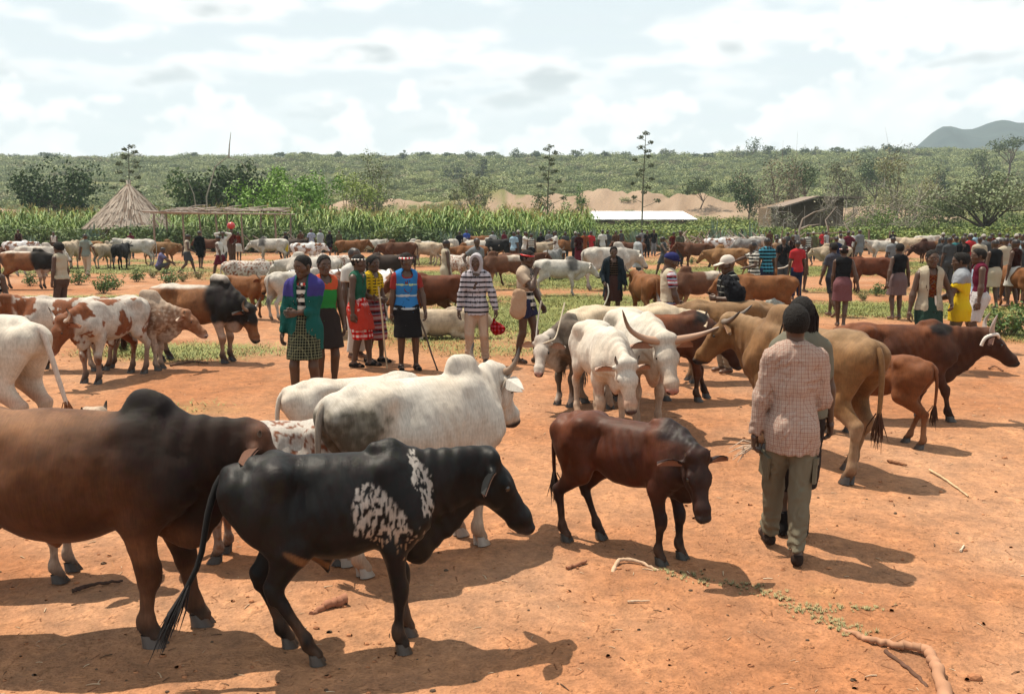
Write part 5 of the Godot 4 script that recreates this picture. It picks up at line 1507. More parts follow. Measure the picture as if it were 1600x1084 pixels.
func make_buildings():
	var r := RandomNumberGenerator.new()
	r.seed = 88
	# round hut with a ragged cone of thatch
	var hut := base("thatched_hut", on_land(Vector3(-31.82, 2.25, -78.00)))
	tag(hut, "round hut with a tall grey-brown cone of ragged thatch behind the maize", "hut")
	var wl := CylinderMesh.new()
	wl.top_radius = 2.75
	wl.bottom_radius = 2.8
	wl.height = 2.3
	part("wall", wl, M.mud, hut).position.y = 1.15
	var cone := CylinderMesh.new()
	cone.top_radius = 0.08
	cone.bottom_radius = 3.45
	cone.height = 3.5
	cone.radial_segments = 40
	var th := part("roof", cone, plain(Color(0.26, 0.19, 0.14), 0.95, 0.1), hut)
	th.position.y = 3.55
	var s := Shape.new()
	thatch_strands(s, 3.5, 0.05, 1.75, 5.25, 6000, r)
	tag(part("thatch", s.mesh(), M.straw, hut), "", "", "", "stuff")
	s = Shape.new()
	for i in 26:
		var a := r.randf() * TAU
		s.quad(Vector3(cos(a) * 0.1, 5.0, sin(a) * 0.1), Vector3(cos(a) * 0.1 + 0.03, 5.0, sin(a) * 0.1), Vector3(cos(a) * 0.2 + 0.03, 5.55, sin(a) * 0.2), Vector3(cos(a) * 0.2, 5.5 + 0.2 * r.randf(), sin(a) * 0.2), Vector3(cos(a), 0.3, sin(a)).normalized(), Color(0.55, 0.48, 0.40))
	part("tuft", s.mesh(), M.straw, hut)
	# stick shelter: forked posts under a flat roof of poles and brush
	var sh := base("pole_shelter", on_land(Vector3(-20.66, 2.25, -65.00)))
	tag(sh, "low open shelter of forked posts under a flat roof of poles and brush", "shelter")
	var wood := Color(0.20, 0.155, 0.12)
	var grey := Color(0.34, 0.29, 0.25)
	for i in 5:
		for j in 2:
			var x := -4.2 + i * 2.15 + r.randfn() * 0.12
			var z := -2.6 + j * 2.9
			one_pole("post", Vector3(x, -0.1, z), Vector3(x + r.randfn() * 0.08, 2.75, z), 0.075, wood, r, sh)
	for j in 3:
		one_pole("beam", Vector3(-4.9, 2.80 + 0.05 * j, -2.7 + j * 1.5), Vector3(5.0, 2.72, -2.7 + j * 1.5), 0.07, grey, r, sh, 0.01)
	for i in 30:
		var x := -4.4 + i * 0.31 + r.randfn() * 0.08
		one_pole("pole", Vector3(x, 2.93 + r.randf() * 0.05, -3.1), Vector3(x + r.randfn() * 0.3, 2.90 + r.randf() * 0.06, 0.75 + r.randf() * 0.4), 0.04 + 0.02 * r.randf(), grey.lerp(wood, r.randf()), r, sh, 0.02)
	for i in 46:
		var p := Vector3(r.randf_range(-4.2, 3.6), 3.0 + 0.18 * r.randf(), r.randf_range(-2.6, 0.2))
		var a := r.randfn() * 0.5
		one_pole("stick", p, p + Vector3(cos(a) * 1.5, 0.12 * r.randfn(), sin(a) * 1.2), 0.03, grey.lerp(Color(0.42, 0.36, 0.31), r.randf()), r, sh, 0.05)
	# long low building with a pale sheet-metal roof
	var mr := base("metal_roofed_building", on_land(Vector3(15.54, 2.24, -112.00)))
	tag(mr, "long low building with a bright sheet-metal roof behind the hedge", "building")
	var y0: float = mr.position.y
	var bx := BoxMesh.new()
	bx.size = Vector3(12.2, 2.5, 4.6)
	part("wall", bx, M.mud, mr).position = Vector3(0, 1.25 - y0 - 0.3, -2.6)
	for i in 16:
		var xa := lerpf(-6.7, 6.7, i / 16.0)
		var xb := lerpf(-6.7, 6.7, (i + 1) / 16.0) - 0.012
		var ta := clampf(xa, -5.9, 5.3)
		var tb := clampf(xb, -5.9, 5.3)
		var q := Shape.new()
		var lift := 0.012 * (i % 2)
		var e0 := Vector3(xa, 2.42 - y0 + lift, 0.0)
		var e1 := Vector3(xb, 2.42 - y0 + lift, 0.0)
		var t0 := Vector3(ta, 3.42 - y0 + lift, -2.6)
		var t1 := Vector3(tb, 3.42 - y0 + lift, -2.6)
		var K := 8
		for k in K:
			var u0 := float(k) / K
			var u1 := float(k + 1) / K
			var w0 := 0.014 * (1.0 if k % 2 == 0 else -1.0)
			var w1 := -w0
			q.quad(e0.lerp(e1, u0) + Vector3(0, w0, 0), e0.lerp(e1, u1) + Vector3(0, w1, 0), t0.lerp(t1, u1) + Vector3(0, w1, 0), t0.lerp(t1, u0) + Vector3(0, w0, 0), Vector3(w0 * 14.0, 0.93, 0.36).normalized(), Color.WHITE)
		part("roof_sheet", q.mesh(), M.tin, mr)
	var rb := Shape.new()
	rb.quad(Vector3(-6.7, 2.42 - y0, -5.2), Vector3(-5.9, 3.41 - y0, -2.6), Vector3(5.3, 3.41 - y0, -2.6), Vector3(6.7, 2.42 - y0, -5.2), Vector3(0, 0.93, -0.36), Color.WHITE)
	rb.tri(Vector3(6.69, 2.42 - y0, 0), Vector3(5.3, 3.41 - y0, -2.6), Vector3(6.69, 2.42 - y0, -5.2), Vector3(0.6, 0.8, 0), Color.WHITE)
	rb.tri(Vector3(-6.69, 2.42 - y0, 0), Vector3(-5.9, 3.41 - y0, -2.6), Vector3(-6.69, 2.42 - y0, -5.2), Vector3(-0.6, 0.8, 0), Color.WHITE)
	part("roof_back", rb.mesh(), M.tin, mr)
	var ev := Shape.new()
	ev.box(Vector3(0, 2.36 - y0, -0.04), Vector3(6.68, 0.05, 0.02), Basis.IDENTITY, Color(0.10, 0.08, 0.07))
	part("eaves_board", ev.mesh(), M.wood, mr)
	# mud house with one pitched end towards the market
	var mh := base("mud_house", on_land(Vector3(28.42, 2.25, -92.00)))
	tag(mh, "brown mud-walled house with a thin dark roof among bare bushes", "house")
	var wf := CSGPolygon3D.new()
	var yb: float = 2.25 - mh.position.y
	wf.polygon = PackedVector2Array([Vector2(-1.55, -0.3), Vector2(5.9, -0.3), Vector2(5.9, 2.2 + yb), Vector2(1.5, 2.25 + yb), Vector2(-1.55, 1.35 + yb)])
	wf.depth = 5.0
	wf.material = M.mud
	wf.name = "wall"
	mh.add_child(wf, true)
	wf.position.z = -5.0
	var rf := Shape.new()
	var slope := atan2(0.9, 3.05)
	rf.box(Vector3(-0.15, 1.86 + yb, -2.5), Vector3(1.85, 0.07, 2.8), Basis(Vector3(0, 0, 1), slope), Color(0.20, 0.16, 0.13))
	rf.box(Vector3(3.9, 2.30 + yb, -2.5), Vector3(2.4, 0.06, 2.78), Basis(Vector3(0, 0, 1), -0.02), Color(0.18, 0.14, 0.11))
	part("roof", rf.mesh(), M.wood, mh)
	for i in 5:
		one_pole("wall_post", Vector3(-1.3 + i * 1.6, -0.3, 0.05), Vector3(-1.3 + i * 1.6, 1.5 + yb, 0.06), 0.06, Color(0.24, 0.19, 0.15), r, mh, 0.01)
	one_pole("barge_pole", Vector3(-1.85, 1.36 + yb, 0.22), Vector3(1.6, 2.40 + yb, 0.22), 0.06, Color(0.42, 0.36, 0.30), r, mh, 0.01)
	for i in 60:
		pass
	# rail fence of crooked poles
	var fe := base("pole_fence", on_land(Vector3(21.63, 0.10, -63.00)))
	tag(fe, "crooked rail fence of dark poles behind the people on the right", "fence")
	var fc := Color(0.15, 0.105, 0.08)
	for i in 6:
		var x := -2.6 + i * 1.25 + r.randfn() * 0.15
		one_pole("post", Vector3(x, -0.15, r.randfn() * 0.1), Vector3(x + r.randfn() * 0.12, 1.35 + 0.6 * r.randf(), r.randfn() * 0.1), 0.07, fc, r, fe, 0.04)
	for k in [[-2.9, 0.55, 0.9, 0.35], [-0.2, 1.05, 3.9, 1.0], [-2.9, 1.0, 0.9, 1.15], [0.6, 0.15, 3.9, 0.75], [-1.8, 1.4, 1.4, 1.55]]:
		one_pole("rail", Vector3(k[0], k[1], 0.13), Vector3(k[2], k[3], 0.15), 0.055, fc.lerp(grey, 0.3 * r.randf()), r, fe)
	# heaps of cut thorn wood
	for q in HEAPS:
		var hp := base("brushwood_heap", on_land(q[0]))
		tag(hp, q[4], "brushwood")
		for i in q[3]:
			var p := Vector3(r.randf_range(-0.5, 0.5) * (q[1] as float), r.randf() * 0.35, r.randf_range(-1.0, 1.0))
			var a := r.randf() * TAU
			var L := 1.0 + 1.3 * r.randf()
			one_pole("stick", p, p + Vector3(cos(a) * L, (0.2 + r.randf() * 0.75) * (q[2] as float), sin(a) * 0.8), 0.035 + 0.04 * r.randf(), wood.lerp(grey, r.randf()), r, hp, 0.12)
	# dry bent tree in front of the mud house and the arched bare stems on the left
	for q in SNAGS:
		var sn := base("bare_tree", on_land(q[0]))
		tag(sn, q[2], "tree")
		var b := Shape.new()
		for k in q[1]:
			var pts := []
			var rad := []
			var cols := []
			for i in k.size():
				pts.append(k[i])
				rad.append(lerpf(0.085, 0.02, float(i) / (k.size() - 1)))
				cols.append(grey.lerp(wood, 0.4))
			b.tube(pts, rad, cols, 6)
		part("trunk", b.mesh(), M.wood, sn)

# ---------------------------------------------------------------- cattle: +x is forward, y up, the animal's right is +z; back height about 1.12
const FLAT := Basis(Vector3(1, 0, 0), Vector3(0, 1, 0), Vector3(0, 0, 1))
static func thin(z: float) -> Basis:
	return Basis(Vector3(1, 0, 0), Vector3(0, 1, 0), Vector3(0, 0, z))

class Ribs:
	var amp := 0.004
	var hooks := 0.0
	func at(p: Vector3) -> float:
		var f := 0.0
		var az := absf(p.z)
		# slanting ribs over the flank, fading out towards back and belly
		var u := (p.x - 0.02) / 0.30
		var v := (p.y - 0.88) / 0.19
		var w := 1.0 - u * u - v * v
		if w > 0.0:
			f -= amp * w * (sin((p.x + 0.42 * (p.y - 0.8)) * 70.0) + 0.5 * sin(p.x * 31.0 + p.y * 9.0))
		if az > 0.06:
			# hollow before the hip, hollow behind the shoulder blade, crease of the thigh
			u = (p.x + 0.27) / 0.11
			v = (p.y - 0.945) / 0.085
			f += hooks * 0.034 * exp(-u * u - v * v)
			u = (p.x - 0.20 - 0.25 * (p.y - 0.8)) / 0.05
			v = (p.y - 0.82) / 0.20
			f += 0.015 * exp(-u * u - v * v)
			u = (p.x + 0.50 - 0.35 * (p.y - 0.8)) / 0.035
			v = (p.y - 0.80) / 0.18
			f += 0.013 * exp(-u * u - v * v)
			u = (p.x + 0.33 + 0.5 * (p.y - 0.62)) / 0.05
			v = (p.y - 0.62) / 0.09
			f += 0.010 * exp(-u * u - v * v)
		# folds of loose skin on neck and dewlap
		if p.x > 0.42 and p.x < 0.95 and p.y > 0.5:
			u = (p.x - 0.66) / 0.22
			f += 0.0050 * exp(-u * u) * sin(p.x * 62.0 + p.y * 16.0 + 3.0 * sin(p.y * 9.0))
		return f

static func head_frame(o: Dictionary) -> Transform3D:
	var poll: Vector3 = o.get("poll", Vector3(0.98, 1.14, 0))
	var b := Basis(Vector3.UP, deg_to_rad(-o.get("yaw", 0.0))) * Basis(Vector3(0, 0, 1), deg_to_rad(-o.get("pitch", 50.0))) * Basis(Vector3(1, 0, 0), deg_to_rad(o.get("roll", 0.0)))
	return Transform3D(b, poll)

static func leg_points(o: Dictionary) -> Dictionary:
	var feet: Array = o.get("feet", [Vector2.ZERO, Vector2.ZERO, Vector2.ZERO, Vector2.ZERO])  # front left, front right, hind left, hind right
	var d := {}
	for i in 4:
		var s := -1.0 if i % 2 == 0 else 1.0
		var m: Vector2 = feet[i]
		if i < 2:
			var foot := Vector3(0.40 + m.x, 0.045, s * 0.115 + m.y)
			d[i] = [Vector3(0.47, 0.80, s * 0.13), Vector3(0.36 + m.x * 0.15, 0.62, s * 0.14), Vector3(0.395 + m.x * 0.62, 0.355, s * 0.12 + m.y * 0.5), Vector3(0.385 + m.x * 0.98, 0.115, s * 0.115 + m.y), foot + Vector3(0.02, 0, 0)]
		else:
			var foot := Vector3(-0.60 + m.x, 0.045, s * 0.115 + m.y)
			d[i] = [Vector3(-0.52, 0.86, s * 0.12), Vector3(-0.41 + m.x * 0.22, 0.62, s * 0.145), Vector3(-0.675 + m.x * 0.55, 0.425, s * 0.115 + m.y * 0.5), Vector3(-0.625 + m.x * 0.98, 0.12, s * 0.115 + m.y), foot + Vector3(0.025, 0, 0)]
		if o.get("lying", false):
			d[i] = [Vector3(0.47, 0.80, s * 0.13), Vector3(0.36, 0.62, s * 0.15), Vector3(0.56, 0.54, s * 0.15), Vector3(0.40, 0.52, s * 0.13), Vector3(0.33, 0.52, s * 0.12)] if i < 2 else [Vector3(-0.52, 0.84, s * 0.14), Vector3(-0.34, 0.64, s * 0.22), Vector3(-0.62, 0.55, s * 0.24), Vector3(-0.44, 0.53, s * 0.27), Vector3(-0.36, 0.53, s * 0.27)]
	return d

static func cow_bones(o: Dictionary) -> Array:
	var B := []
	var thick: float = o.get("thick", 1.0)     # girth
	var hump: float = o.get("hump", 0.10)
	var bag: float = o.get("dewlap", 0.10)
	var bony: float = o.get("bony", 0.5)
	var calf: float = o.get("calf", 0.0)
	var lw: float = o.get("leg", 1.0)
	# trunk
	B.append([Vector3(0.30, 0.835, 0), Vector3(-0.10, 0.825, 0), 0.252, 0.262 * thick, 0.02, thin(1.18 / thick)])
	B.append([Vector3(0.0, 0.80 - 0.08 * (thick - 1.0), 0), Vector3(-0.40, 0.865, 0), 0.238 * thick, 0.190 * thick, 0.10, thin(1.05 / thick)])
	B.append([Vector3(0.26, 1.02, 0), Vector3(-0.42, 1.035, 0), 0.07, 0.078, 0.10, thin(0.75)])
	B.append([Vector3(0.30, 1.06, 0), Vector3(-0.55, 1.08, 0), 0.028, 0.034, 0.05, thin(1.0)])
	B.append([Vector3(-0.44, 0.97, 0), Vector3(-0.66, 0.955, 0), 0.145, 0.12, 0.10, thin(0.85)])
	for s in [-1.0, 1.0]:
		B.append([Vector3(-0.40, 1.055, s * 0.175), Vector3(-0.45, 1.04, s * 0.16), 0.036, 0.046, 0.085 + 0.04 * (1.0 - bony), null])
		B.append([Vector3(0.27, 1.03, s * 0.11), Vector3(0.47, 0.74, s * 0.185), 0.045, 0.050, 0.06, null])
		B.append([Vector3(-0.43, 1.03, s * 0.155), Vector3(-0.68, 0.97, s * 0.11), 0.035, 0.04, 0.06, null])
		B.append([Vector3(-0.70, 1.0, s * 0.075), Vector3(-0.755, 0.965, s * 0.07), 0.046, 0.038, 0.09, null])
	B.append([Vector3(-0.60, 1.075, 0), Vector3(-0.745, 1.045, 0), 0.04, 0.035, 0.06, null])
	B.append([Vector3(0.50, 0.87, 0), Vector3(0.46, 0.69, 0), 0.165, 0.12, 0.12, thin(1.25)])
	# neck
	var hf := head_frame(o)
	var poll := hf.origin
	var low := hf * Vector3(0.06, -0.19, 0)
	var top := hf * Vector3(-0.03, -0.07, 0)
	B.append([Vector3(0.42, 0.98, 0), top, 0.14, 0.082, 0.10, thin(1.4)])
	B.append([Vector3(0.50, 0.83, 0), low, 0.145, 0.078, 0.12, thin(1.45)])
	B.append([(Vector3(0.44, 0.93, 0) + top) * 0.5 - Vector3(0, 0.05, 0), (Vector3(0.5, 0.83, 0) + low) * 0.5 + Vector3(0, 0.03, 0), 0.11, 0.11, 0.10, thin(1.3)])
	if bag > 0.0:
		var m1 := Vector3(0.50, 0.83, 0).lerp(low, 0.5)
		B.append([hf * Vector3(0.10, -0.21, 0), m1 + Vector3(0.0, -0.10 - bag * 0.4, 0), 0.05, 0.06 + bag * 0.3, 0.07, thin(3.2)])
		B.append([m1 + Vector3(0.0, -0.10 - bag * 0.4, 0), Vector3(0.53, 0.64 - bag * 0.55, 0), 0.06 + bag * 0.3, 0.075 + bag * 0.3, 0.08, thin(2.6)])
		B.append([Vector3(0.53, 0.64 - bag * 0.55, 0), Vector3(0.30, 0.61, 0), 0.07 + bag * 0.25, 0.06, 0.08, thin(2.0)])
	if hump > 0.02:
		var hb: float = o.get("hump_back", 0.0)
		B.append([Vector3(0.44, 1.02, 0), Vector3(0.34 - hb * 0.3, 1.05 + hump * 0.55, 0), 0.11, 0.07 + hump * 0.38, 0.07, thin(1.6)])
		B.append([Vector3(0.34 - hb * 0.3, 1.05 + hump * 0.55, 0), Vector3(0.24 - hb, 1.065 + hump * 0.8, 0), 0.07 + hump * 0.38, 0.03 + hump * 0.30, 0.05, thin(1.5)])
	# head
	var hs: float = o.get("head", 1.0)
	var H := func(a: Vector3, b: Vector3, ra: float, rb: float, k: float, z: float):
		B.append([hf * (a * hs), hf * (b * hs), ra * hs, rb * hs, k, thin(z) * hf.basis.inverse()])
	H.call(Vector3(0.05, -0.085, 0), Vector3(0.17, -0.08, 0), 0.098, 0.092, 0.05, 1.0)
	H.call(Vector3(0.15, -0.072, 0), Vector3(0.40, -0.088, 0), 0.078, 0.056, 0.04, 0.98)
	H.call(Vector3(0.40, -0.085, 0), Vector3(0.455, -0.098, 0), 0.062, 0.052, 0.03, 0.86)
	H.call(Vector3(0.10, -0.175, 0), Vector3(0.36, -0.145, 0), 0.06, 0.032, 0.05, 0.95)
	H.call(Vector3(0.37, -0.15, 0), Vector3(0.43, -0.148, 0), 0.034, 0.026, 0.03, 0.9)
	H.call(Vector3(0.0, -0.02, -0.055), Vector3(0.0, -0.02, 0.055), 0.05, 0.05, 0.05, 1.0)
	for s in [-1.0, 1.0]:
		H.call(Vector3(0.155, -0.045, s * 0.078), Vector3(0.20, -0.05, s * 0.068), 0.030, 0.024, 0.03, 1.0)
		H.call(Vector3(0.13, -0.14, s * 0.05), Vector3(0.18, -0.145, s * 0.045), 0.055, 0.045, 0.03, 1.2)
		H.call(Vector3(0.475, -0.075, s * 0.036), Vector3(0.48, -0.082, s * 0.034), 0.020, 0.016, 0.02, 1.0)
		H.call(Vector3(0.03, -0.065, s * 0.09), Vector3(0.03, -0.07, s * 0.13), 0.032, 0.024, 0.03, 1.0)
	# legs
	var L := leg_points(o)
	for i in 4:
		var s := -1.0 if i % 2 == 0 else 1.0
		var p: Array = L[i]
		if i < 2:
			B.append([Vector3(0.36, 1.0, s * 0.09), p[0], 0.10, 0.13, 0.08, thin(1.5)])
			B.append([p[0] + Vector3(0, -0.02, 0), p[1], 0.112, 0.078, 0.08, thin(1.25)])
			B.append([p[1] + Vector3(-0.02, 0.0, 0), p[2], 0.076 * lw, 0.043 * lw, 0.06, thin(1.1)])
			B.append([p[2] + Vector3(0.008, 0.03, 0), p[2] + Vector3(0.008, -0.03, 0), 0.047 * lw, 0.043 * lw, 0.03, null])
			B.append([p[2], p[3], 0.034 * lw, 0.028 * lw, 0.03, null])
			B.append([p[3] + Vector3(-0.006, 0.015, 0), p[3] + Vector3(-0.006, -0.01, 0), 0.040 * lw, 0.038 * lw, 0.03, null])
			B.append([p[3], p[4], 0.034 * lw, 0.040 * lw, 0.02, null])
		else:
			B.append([Vector3(-0.44, 0.98, s * 0.10), p[0], 0.12, 0.14, 0.08, thin(1.25)])
			B.append([p[0], p[1] + Vector3(0.02, 0.03, 0), 0.155, 0.092, 0.08, thin(1.45)])
			B.append([Vector3(-0.69, 0.90, s * 0.085), p[1].lerp(p[2], 0.4) + Vector3(-0.03, 0.10, 0), 0.095, 0.075, 0.08, thin(1.15)])
			B.append([p[1] + Vector3(-0.02, 0, 0), p[2] + Vector3(0.01, 0.01, 0), 0.084 * lw, 0.041 * lw, 0.07, thin(1.2)])
			B.append([p[1].lerp(p[2], 0.5) + Vector3(-0.05, 0.04, 0), p[2] + Vector3(-0.035, 0.03, 0), 0.03 * lw, 0.02 * lw, 0.05, null])
			B.append([p[2] + Vector3(-0.03, 0.02, 0), p[2] + Vector3(-0.015, -0.05, 0), 0.030 * lw, 0.028 * lw, 0.03, null])
			B.append([p[2], p[3], 0.038 * lw, 0.030 * lw, 0.04, null])
			B.append([p[3] + Vector3(-0.006, 0.015, 0), p[3] + Vector3(-0.006, -0.01, 0), 0.041 * lw, 0.039 * lw, 0.03, null])
			B.append([p[3], p[4], 0.035 * lw, 0.041 * lw, 0.02, null])
	if o.get("bull", 0.0) > 0.0:
		B.append([Vector3(-0.28, 0.64, 0), Vector3(-0.12, 0.53, 0), 0.05, 0.035, 0.08, thin(1.5)])
		B.append([Vector3(-0.12, 0.53, 0), Vector3(-0.10, 0.47, 0), 0.03, 0.018, 0.04, null])
	return B

static func mesh_of(v: PackedVector3Array, n: PackedVector3Array, c: PackedColorArray, ix: PackedInt32Array) -> ArrayMesh:
	var a := []
	a.resize(Mesh.ARRAY_MAX)
	a[Mesh.ARRAY_VERTEX] = v
	a[Mesh.ARRAY_NORMAL] = n
	if c.size():
		a[Mesh.ARRAY_COLOR] = c
	a[Mesh.ARRAY_INDEX] = ix
	var m := ArrayMesh.new()
	m.add_surface_from_arrays(Mesh.PRIMITIVE_TRIANGLES, a)
	return m

var coat_noise := []

# base colours are linear; coats are patterns over the hide, plus sheen painted on the bull's back
func coat(kind: String, p: Vector3, o: Dictionary) -> Color:
	var n1: FastNoiseLite = coat_noise[0]   # broad
	var n2: FastNoiseLite = coat_noise[1]   # blotches
	var n3: FastNoiseLite = coat_noise[2]   # speckle
	var sd: float = o.get("seed", 0.0)
	var q := p + Vector3(sd * 3.1, sd * 1.7, sd * 2.3)
	var a := n1.get_noise_3dv(q)
	var b := n2.get_noise_3dv(q)
	var s := n3.get_noise_3dv(q)
	var c: Color
	match kind:
		"black":
			c = Color(0.0105, 0.0095, 0.0095)
			c = c.lerp(Color(0.028, 0.020, 0.015), clampf(a * 0.9, 0.0, 0.5))
			# white flank patch and a white stripe off the hump, broken by dark ticks, rusty lower down
			var e := n2.get_noise_3d(q.x * 2.2, q.y * 1.4, q.z)
			var u := (p.x - 0.235 + 0.25 * (p.y - 0.83)) / 0.20
			var v := (p.y - 0.82) / 0.19
			var patch := 1.0 - u * u - v * v + b * 0.55 + e * 0.5
			var st := 1.0 - pow((p.x - 0.535 + 0.30 * (p.y - 1.0) + 0.04 * b) / 0.058, 2.0) - pow((p.y - 0.96) / 0.21, 2.0) + e * 0.5
			var low := 1.0 - pow((p.x - 0.47) / 0.15, 2.0) - pow((p.y - 0.64) / 0.14, 2.0) + b * 0.5 + e * 0.5
			var w := maxf(maxf(smoothstep(0.12, 0.30, patch), smoothstep(0.10, 0.35, st)), smoothstep(0.25, 0.5, low) * 0.9)
			if w > 0.0 and absf(p.z) > 0.02:
				var tick := n3.get_noise_3d(q.x * 2.6, q.y * 1.15, q.z * 2.0)
				var th := 0.10 - 0.42 * smoothstep(0.80, 0.58, p.y) - 0.25 * smoothstep(0.5, 0.0, patch) * smoothstep(0.45, 0.2, st)
				w *= 1.0 - smoothstep(th - 0.06, th + 0.06, tick)
				c = c.lerp(Color(0.52, 0.47, 0.42).lerp(Color(0.42, 0.22, 0.10), smoothstep(0.80, 0.62, p.y) * 0.85), w)
			# tan edge of the sheath fold
			var tn := 1.0 - pow((p.x + 0.22 - 0.1 * b) / 0.19, 2.0) - pow((p.y - 0.60 + 0.55 * (p.x + 0.28)) / 0.035, 2.0)
			if p.z > 0.02:
				c = c.lerp(Color(0.26, 0.12, 0.05), smoothstep(0.0, 0.6, tn + b * 0.4) * 0.85)
		"bull":
			c = Color(0.165, 0.060, 0.021)
			c = c.lerp(Color(0.34, 0.165, 0.080), smoothstep(0.98, 1.10, p.y + 0.05 * a) * smoothstep(0.35, 0.1, p.x) * 0.8)  # paler back: sheen of the lit top, painted into the coat
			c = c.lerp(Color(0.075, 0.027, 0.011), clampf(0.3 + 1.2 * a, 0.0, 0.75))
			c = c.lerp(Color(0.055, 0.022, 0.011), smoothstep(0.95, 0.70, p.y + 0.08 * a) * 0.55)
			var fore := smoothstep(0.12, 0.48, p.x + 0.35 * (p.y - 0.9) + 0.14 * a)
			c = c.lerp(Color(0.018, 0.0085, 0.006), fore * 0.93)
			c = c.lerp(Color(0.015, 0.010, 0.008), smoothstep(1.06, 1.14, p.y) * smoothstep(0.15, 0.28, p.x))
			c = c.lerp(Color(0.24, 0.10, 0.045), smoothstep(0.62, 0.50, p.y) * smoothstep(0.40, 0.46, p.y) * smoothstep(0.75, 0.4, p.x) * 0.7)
			c = c.lerp(Color(0.15, 0.062, 0.034), smoothstep(0.80, 0.95, p.x))
			if p.y < 0.40:
				c = c.lerp(Color(0.16, 0.075, 0.042), smoothstep(0.34, 0.2, p.y) * 0.7)
				c = c.lerp(Color(0.035, 0.024, 0.02), smoothstep(0.13, 0.08, p.y) * 0.9)
		"white", "cream", "dirtywhite":
			c = Color(0.66, 0.60, 0.52) if kind != "cream" else Color(0.62, 0.49, 0.34)
			c = c.lerp(Color(0.56, 0.45, 0.34), clampf(0.25 + a, 0.0, 0.8) * 0.7)
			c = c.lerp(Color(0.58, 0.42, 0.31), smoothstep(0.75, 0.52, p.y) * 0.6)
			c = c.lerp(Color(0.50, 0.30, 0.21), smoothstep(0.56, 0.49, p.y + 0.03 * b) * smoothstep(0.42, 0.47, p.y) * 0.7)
			if p.y < 0.45:
				c = c.lerp(Color(0.50, 0.38, 0.28), 0.5)
				c = c.lerp(Color(0.42, 0.23, 0.13), smoothstep(0.22, 0.05, p.y) * 0.6)
			if kind == "dirtywhite":
				var u := (p.x + 0.66) / 0.30
				var v := (p.y - 0.86) / 0.25
				var d := 1.0 - u * u - v * v + b * 0.35 + 0.3 * s
				c = c.lerp(Color(0.115, 0.094, 0.062), smoothstep(0.05, 0.75, d) * 0.85)
				c = c.lerp(Color(0.06, 0.047, 0.032), smoothstep(0.6, 1.1, d + s * 0.4) * 0.7)
				c = c.lerp(Color(0.24, 0.16, 0.10), smoothstep(0.35, 0.6, 1.0 - pow((p.x - 0.05) / 0.3, 2.0) - pow((p.y - 0.58) / 0.08, 2.0) + b * 0.5) * 0.6)
		"tan":
			c = Color(0.29, 0.145, 0.056)
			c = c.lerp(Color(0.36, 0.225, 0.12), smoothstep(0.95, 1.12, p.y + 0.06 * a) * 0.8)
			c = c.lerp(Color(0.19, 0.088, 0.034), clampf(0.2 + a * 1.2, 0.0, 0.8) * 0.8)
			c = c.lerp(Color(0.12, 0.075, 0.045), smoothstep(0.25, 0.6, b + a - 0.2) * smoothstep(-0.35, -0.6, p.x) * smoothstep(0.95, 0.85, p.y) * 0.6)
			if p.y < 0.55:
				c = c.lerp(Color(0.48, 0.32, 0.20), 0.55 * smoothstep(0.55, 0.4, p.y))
			c = c.lerp(Color(0.07, 0.05, 0.04), smoothstep(0.13, 0.06, p.y) * 0.8)
		"calf":
			c = Color(0.105, 0.026, 0.010)
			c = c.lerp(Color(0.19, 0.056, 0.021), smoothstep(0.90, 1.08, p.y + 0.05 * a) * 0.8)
			c = c.lerp(Color(0.060, 0.020, 0.012), clampf(0.3 + a * 1.3, 0.0, 0.8))
			c = c.lerp(Color(0.016, 0.011, 0.011), smoothstep(0.26, 0.40, p.x) * smoothstep(1.0, 1.06, p.y) * 0.9)
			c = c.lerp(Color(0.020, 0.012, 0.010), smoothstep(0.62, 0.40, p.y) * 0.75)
			c = c.lerp(Color(0.018, 0.012, 0.011), smoothstep(0.30, 0.62, p.x + 0.3 * (0.85 - p.y)) * 0.7)
		"redbrown":
			c = Color(0.135, 0.040, 0.014)
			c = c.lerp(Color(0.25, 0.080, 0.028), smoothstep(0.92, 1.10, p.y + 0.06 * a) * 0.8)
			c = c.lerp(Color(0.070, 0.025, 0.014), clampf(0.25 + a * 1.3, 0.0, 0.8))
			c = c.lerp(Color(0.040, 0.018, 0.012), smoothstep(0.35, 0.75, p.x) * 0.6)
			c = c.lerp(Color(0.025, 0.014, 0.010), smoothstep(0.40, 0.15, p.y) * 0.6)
			c = c.lerp(Color(0.018, 0.012, 0.010), smoothstep(-0.1, 0.75, 1.0 - pow((p.x - 0.42) / 0.15, 2.0) - pow((p.y - 1.08) / 0.11, 2.0) + b * 0.9))
		"browncalf":
			c = Color(0.27, 0.088, 0.026)
			c = c.lerp(Color(0.20, 0.070, 0.028), clampf(0.4 + a, 0.0, 0.8))
			c = c.lerp(Color(0.40, 0.21, 0.11), smoothstep(0.45, 0.2, p.y) * 0.6)
			c = c.lerp(Color(0.05, 0.03, 0.02), smoothstep(0.12, 0.06, p.y) * 0.8)
		"pied":
			c = Color(0.66, 0.58, 0.50)
			var m := n2.get_noise_3dv(q * 0.62) + 0.16 * s + 0.20 * smoothstep(0.30, 0.75, p.x)
			c = c.lerp(Color(0.27, 0.085, 0.030), smoothstep(0.10, 0.17, m))
			c = c.lerp(Color(0.25, 0.085, 0.032), smoothstep(0.72, 0.80, p.x))
			if p.y < 0.42:
				c = c.lerp(Color(0.26, 0.11, 0.055), 0.75 * smoothstep(0.42, 0.34, p.y))
				c = c.lerp(Color(0.05, 0.03, 0.022), smoothstep(0.2, 0.05, p.y))
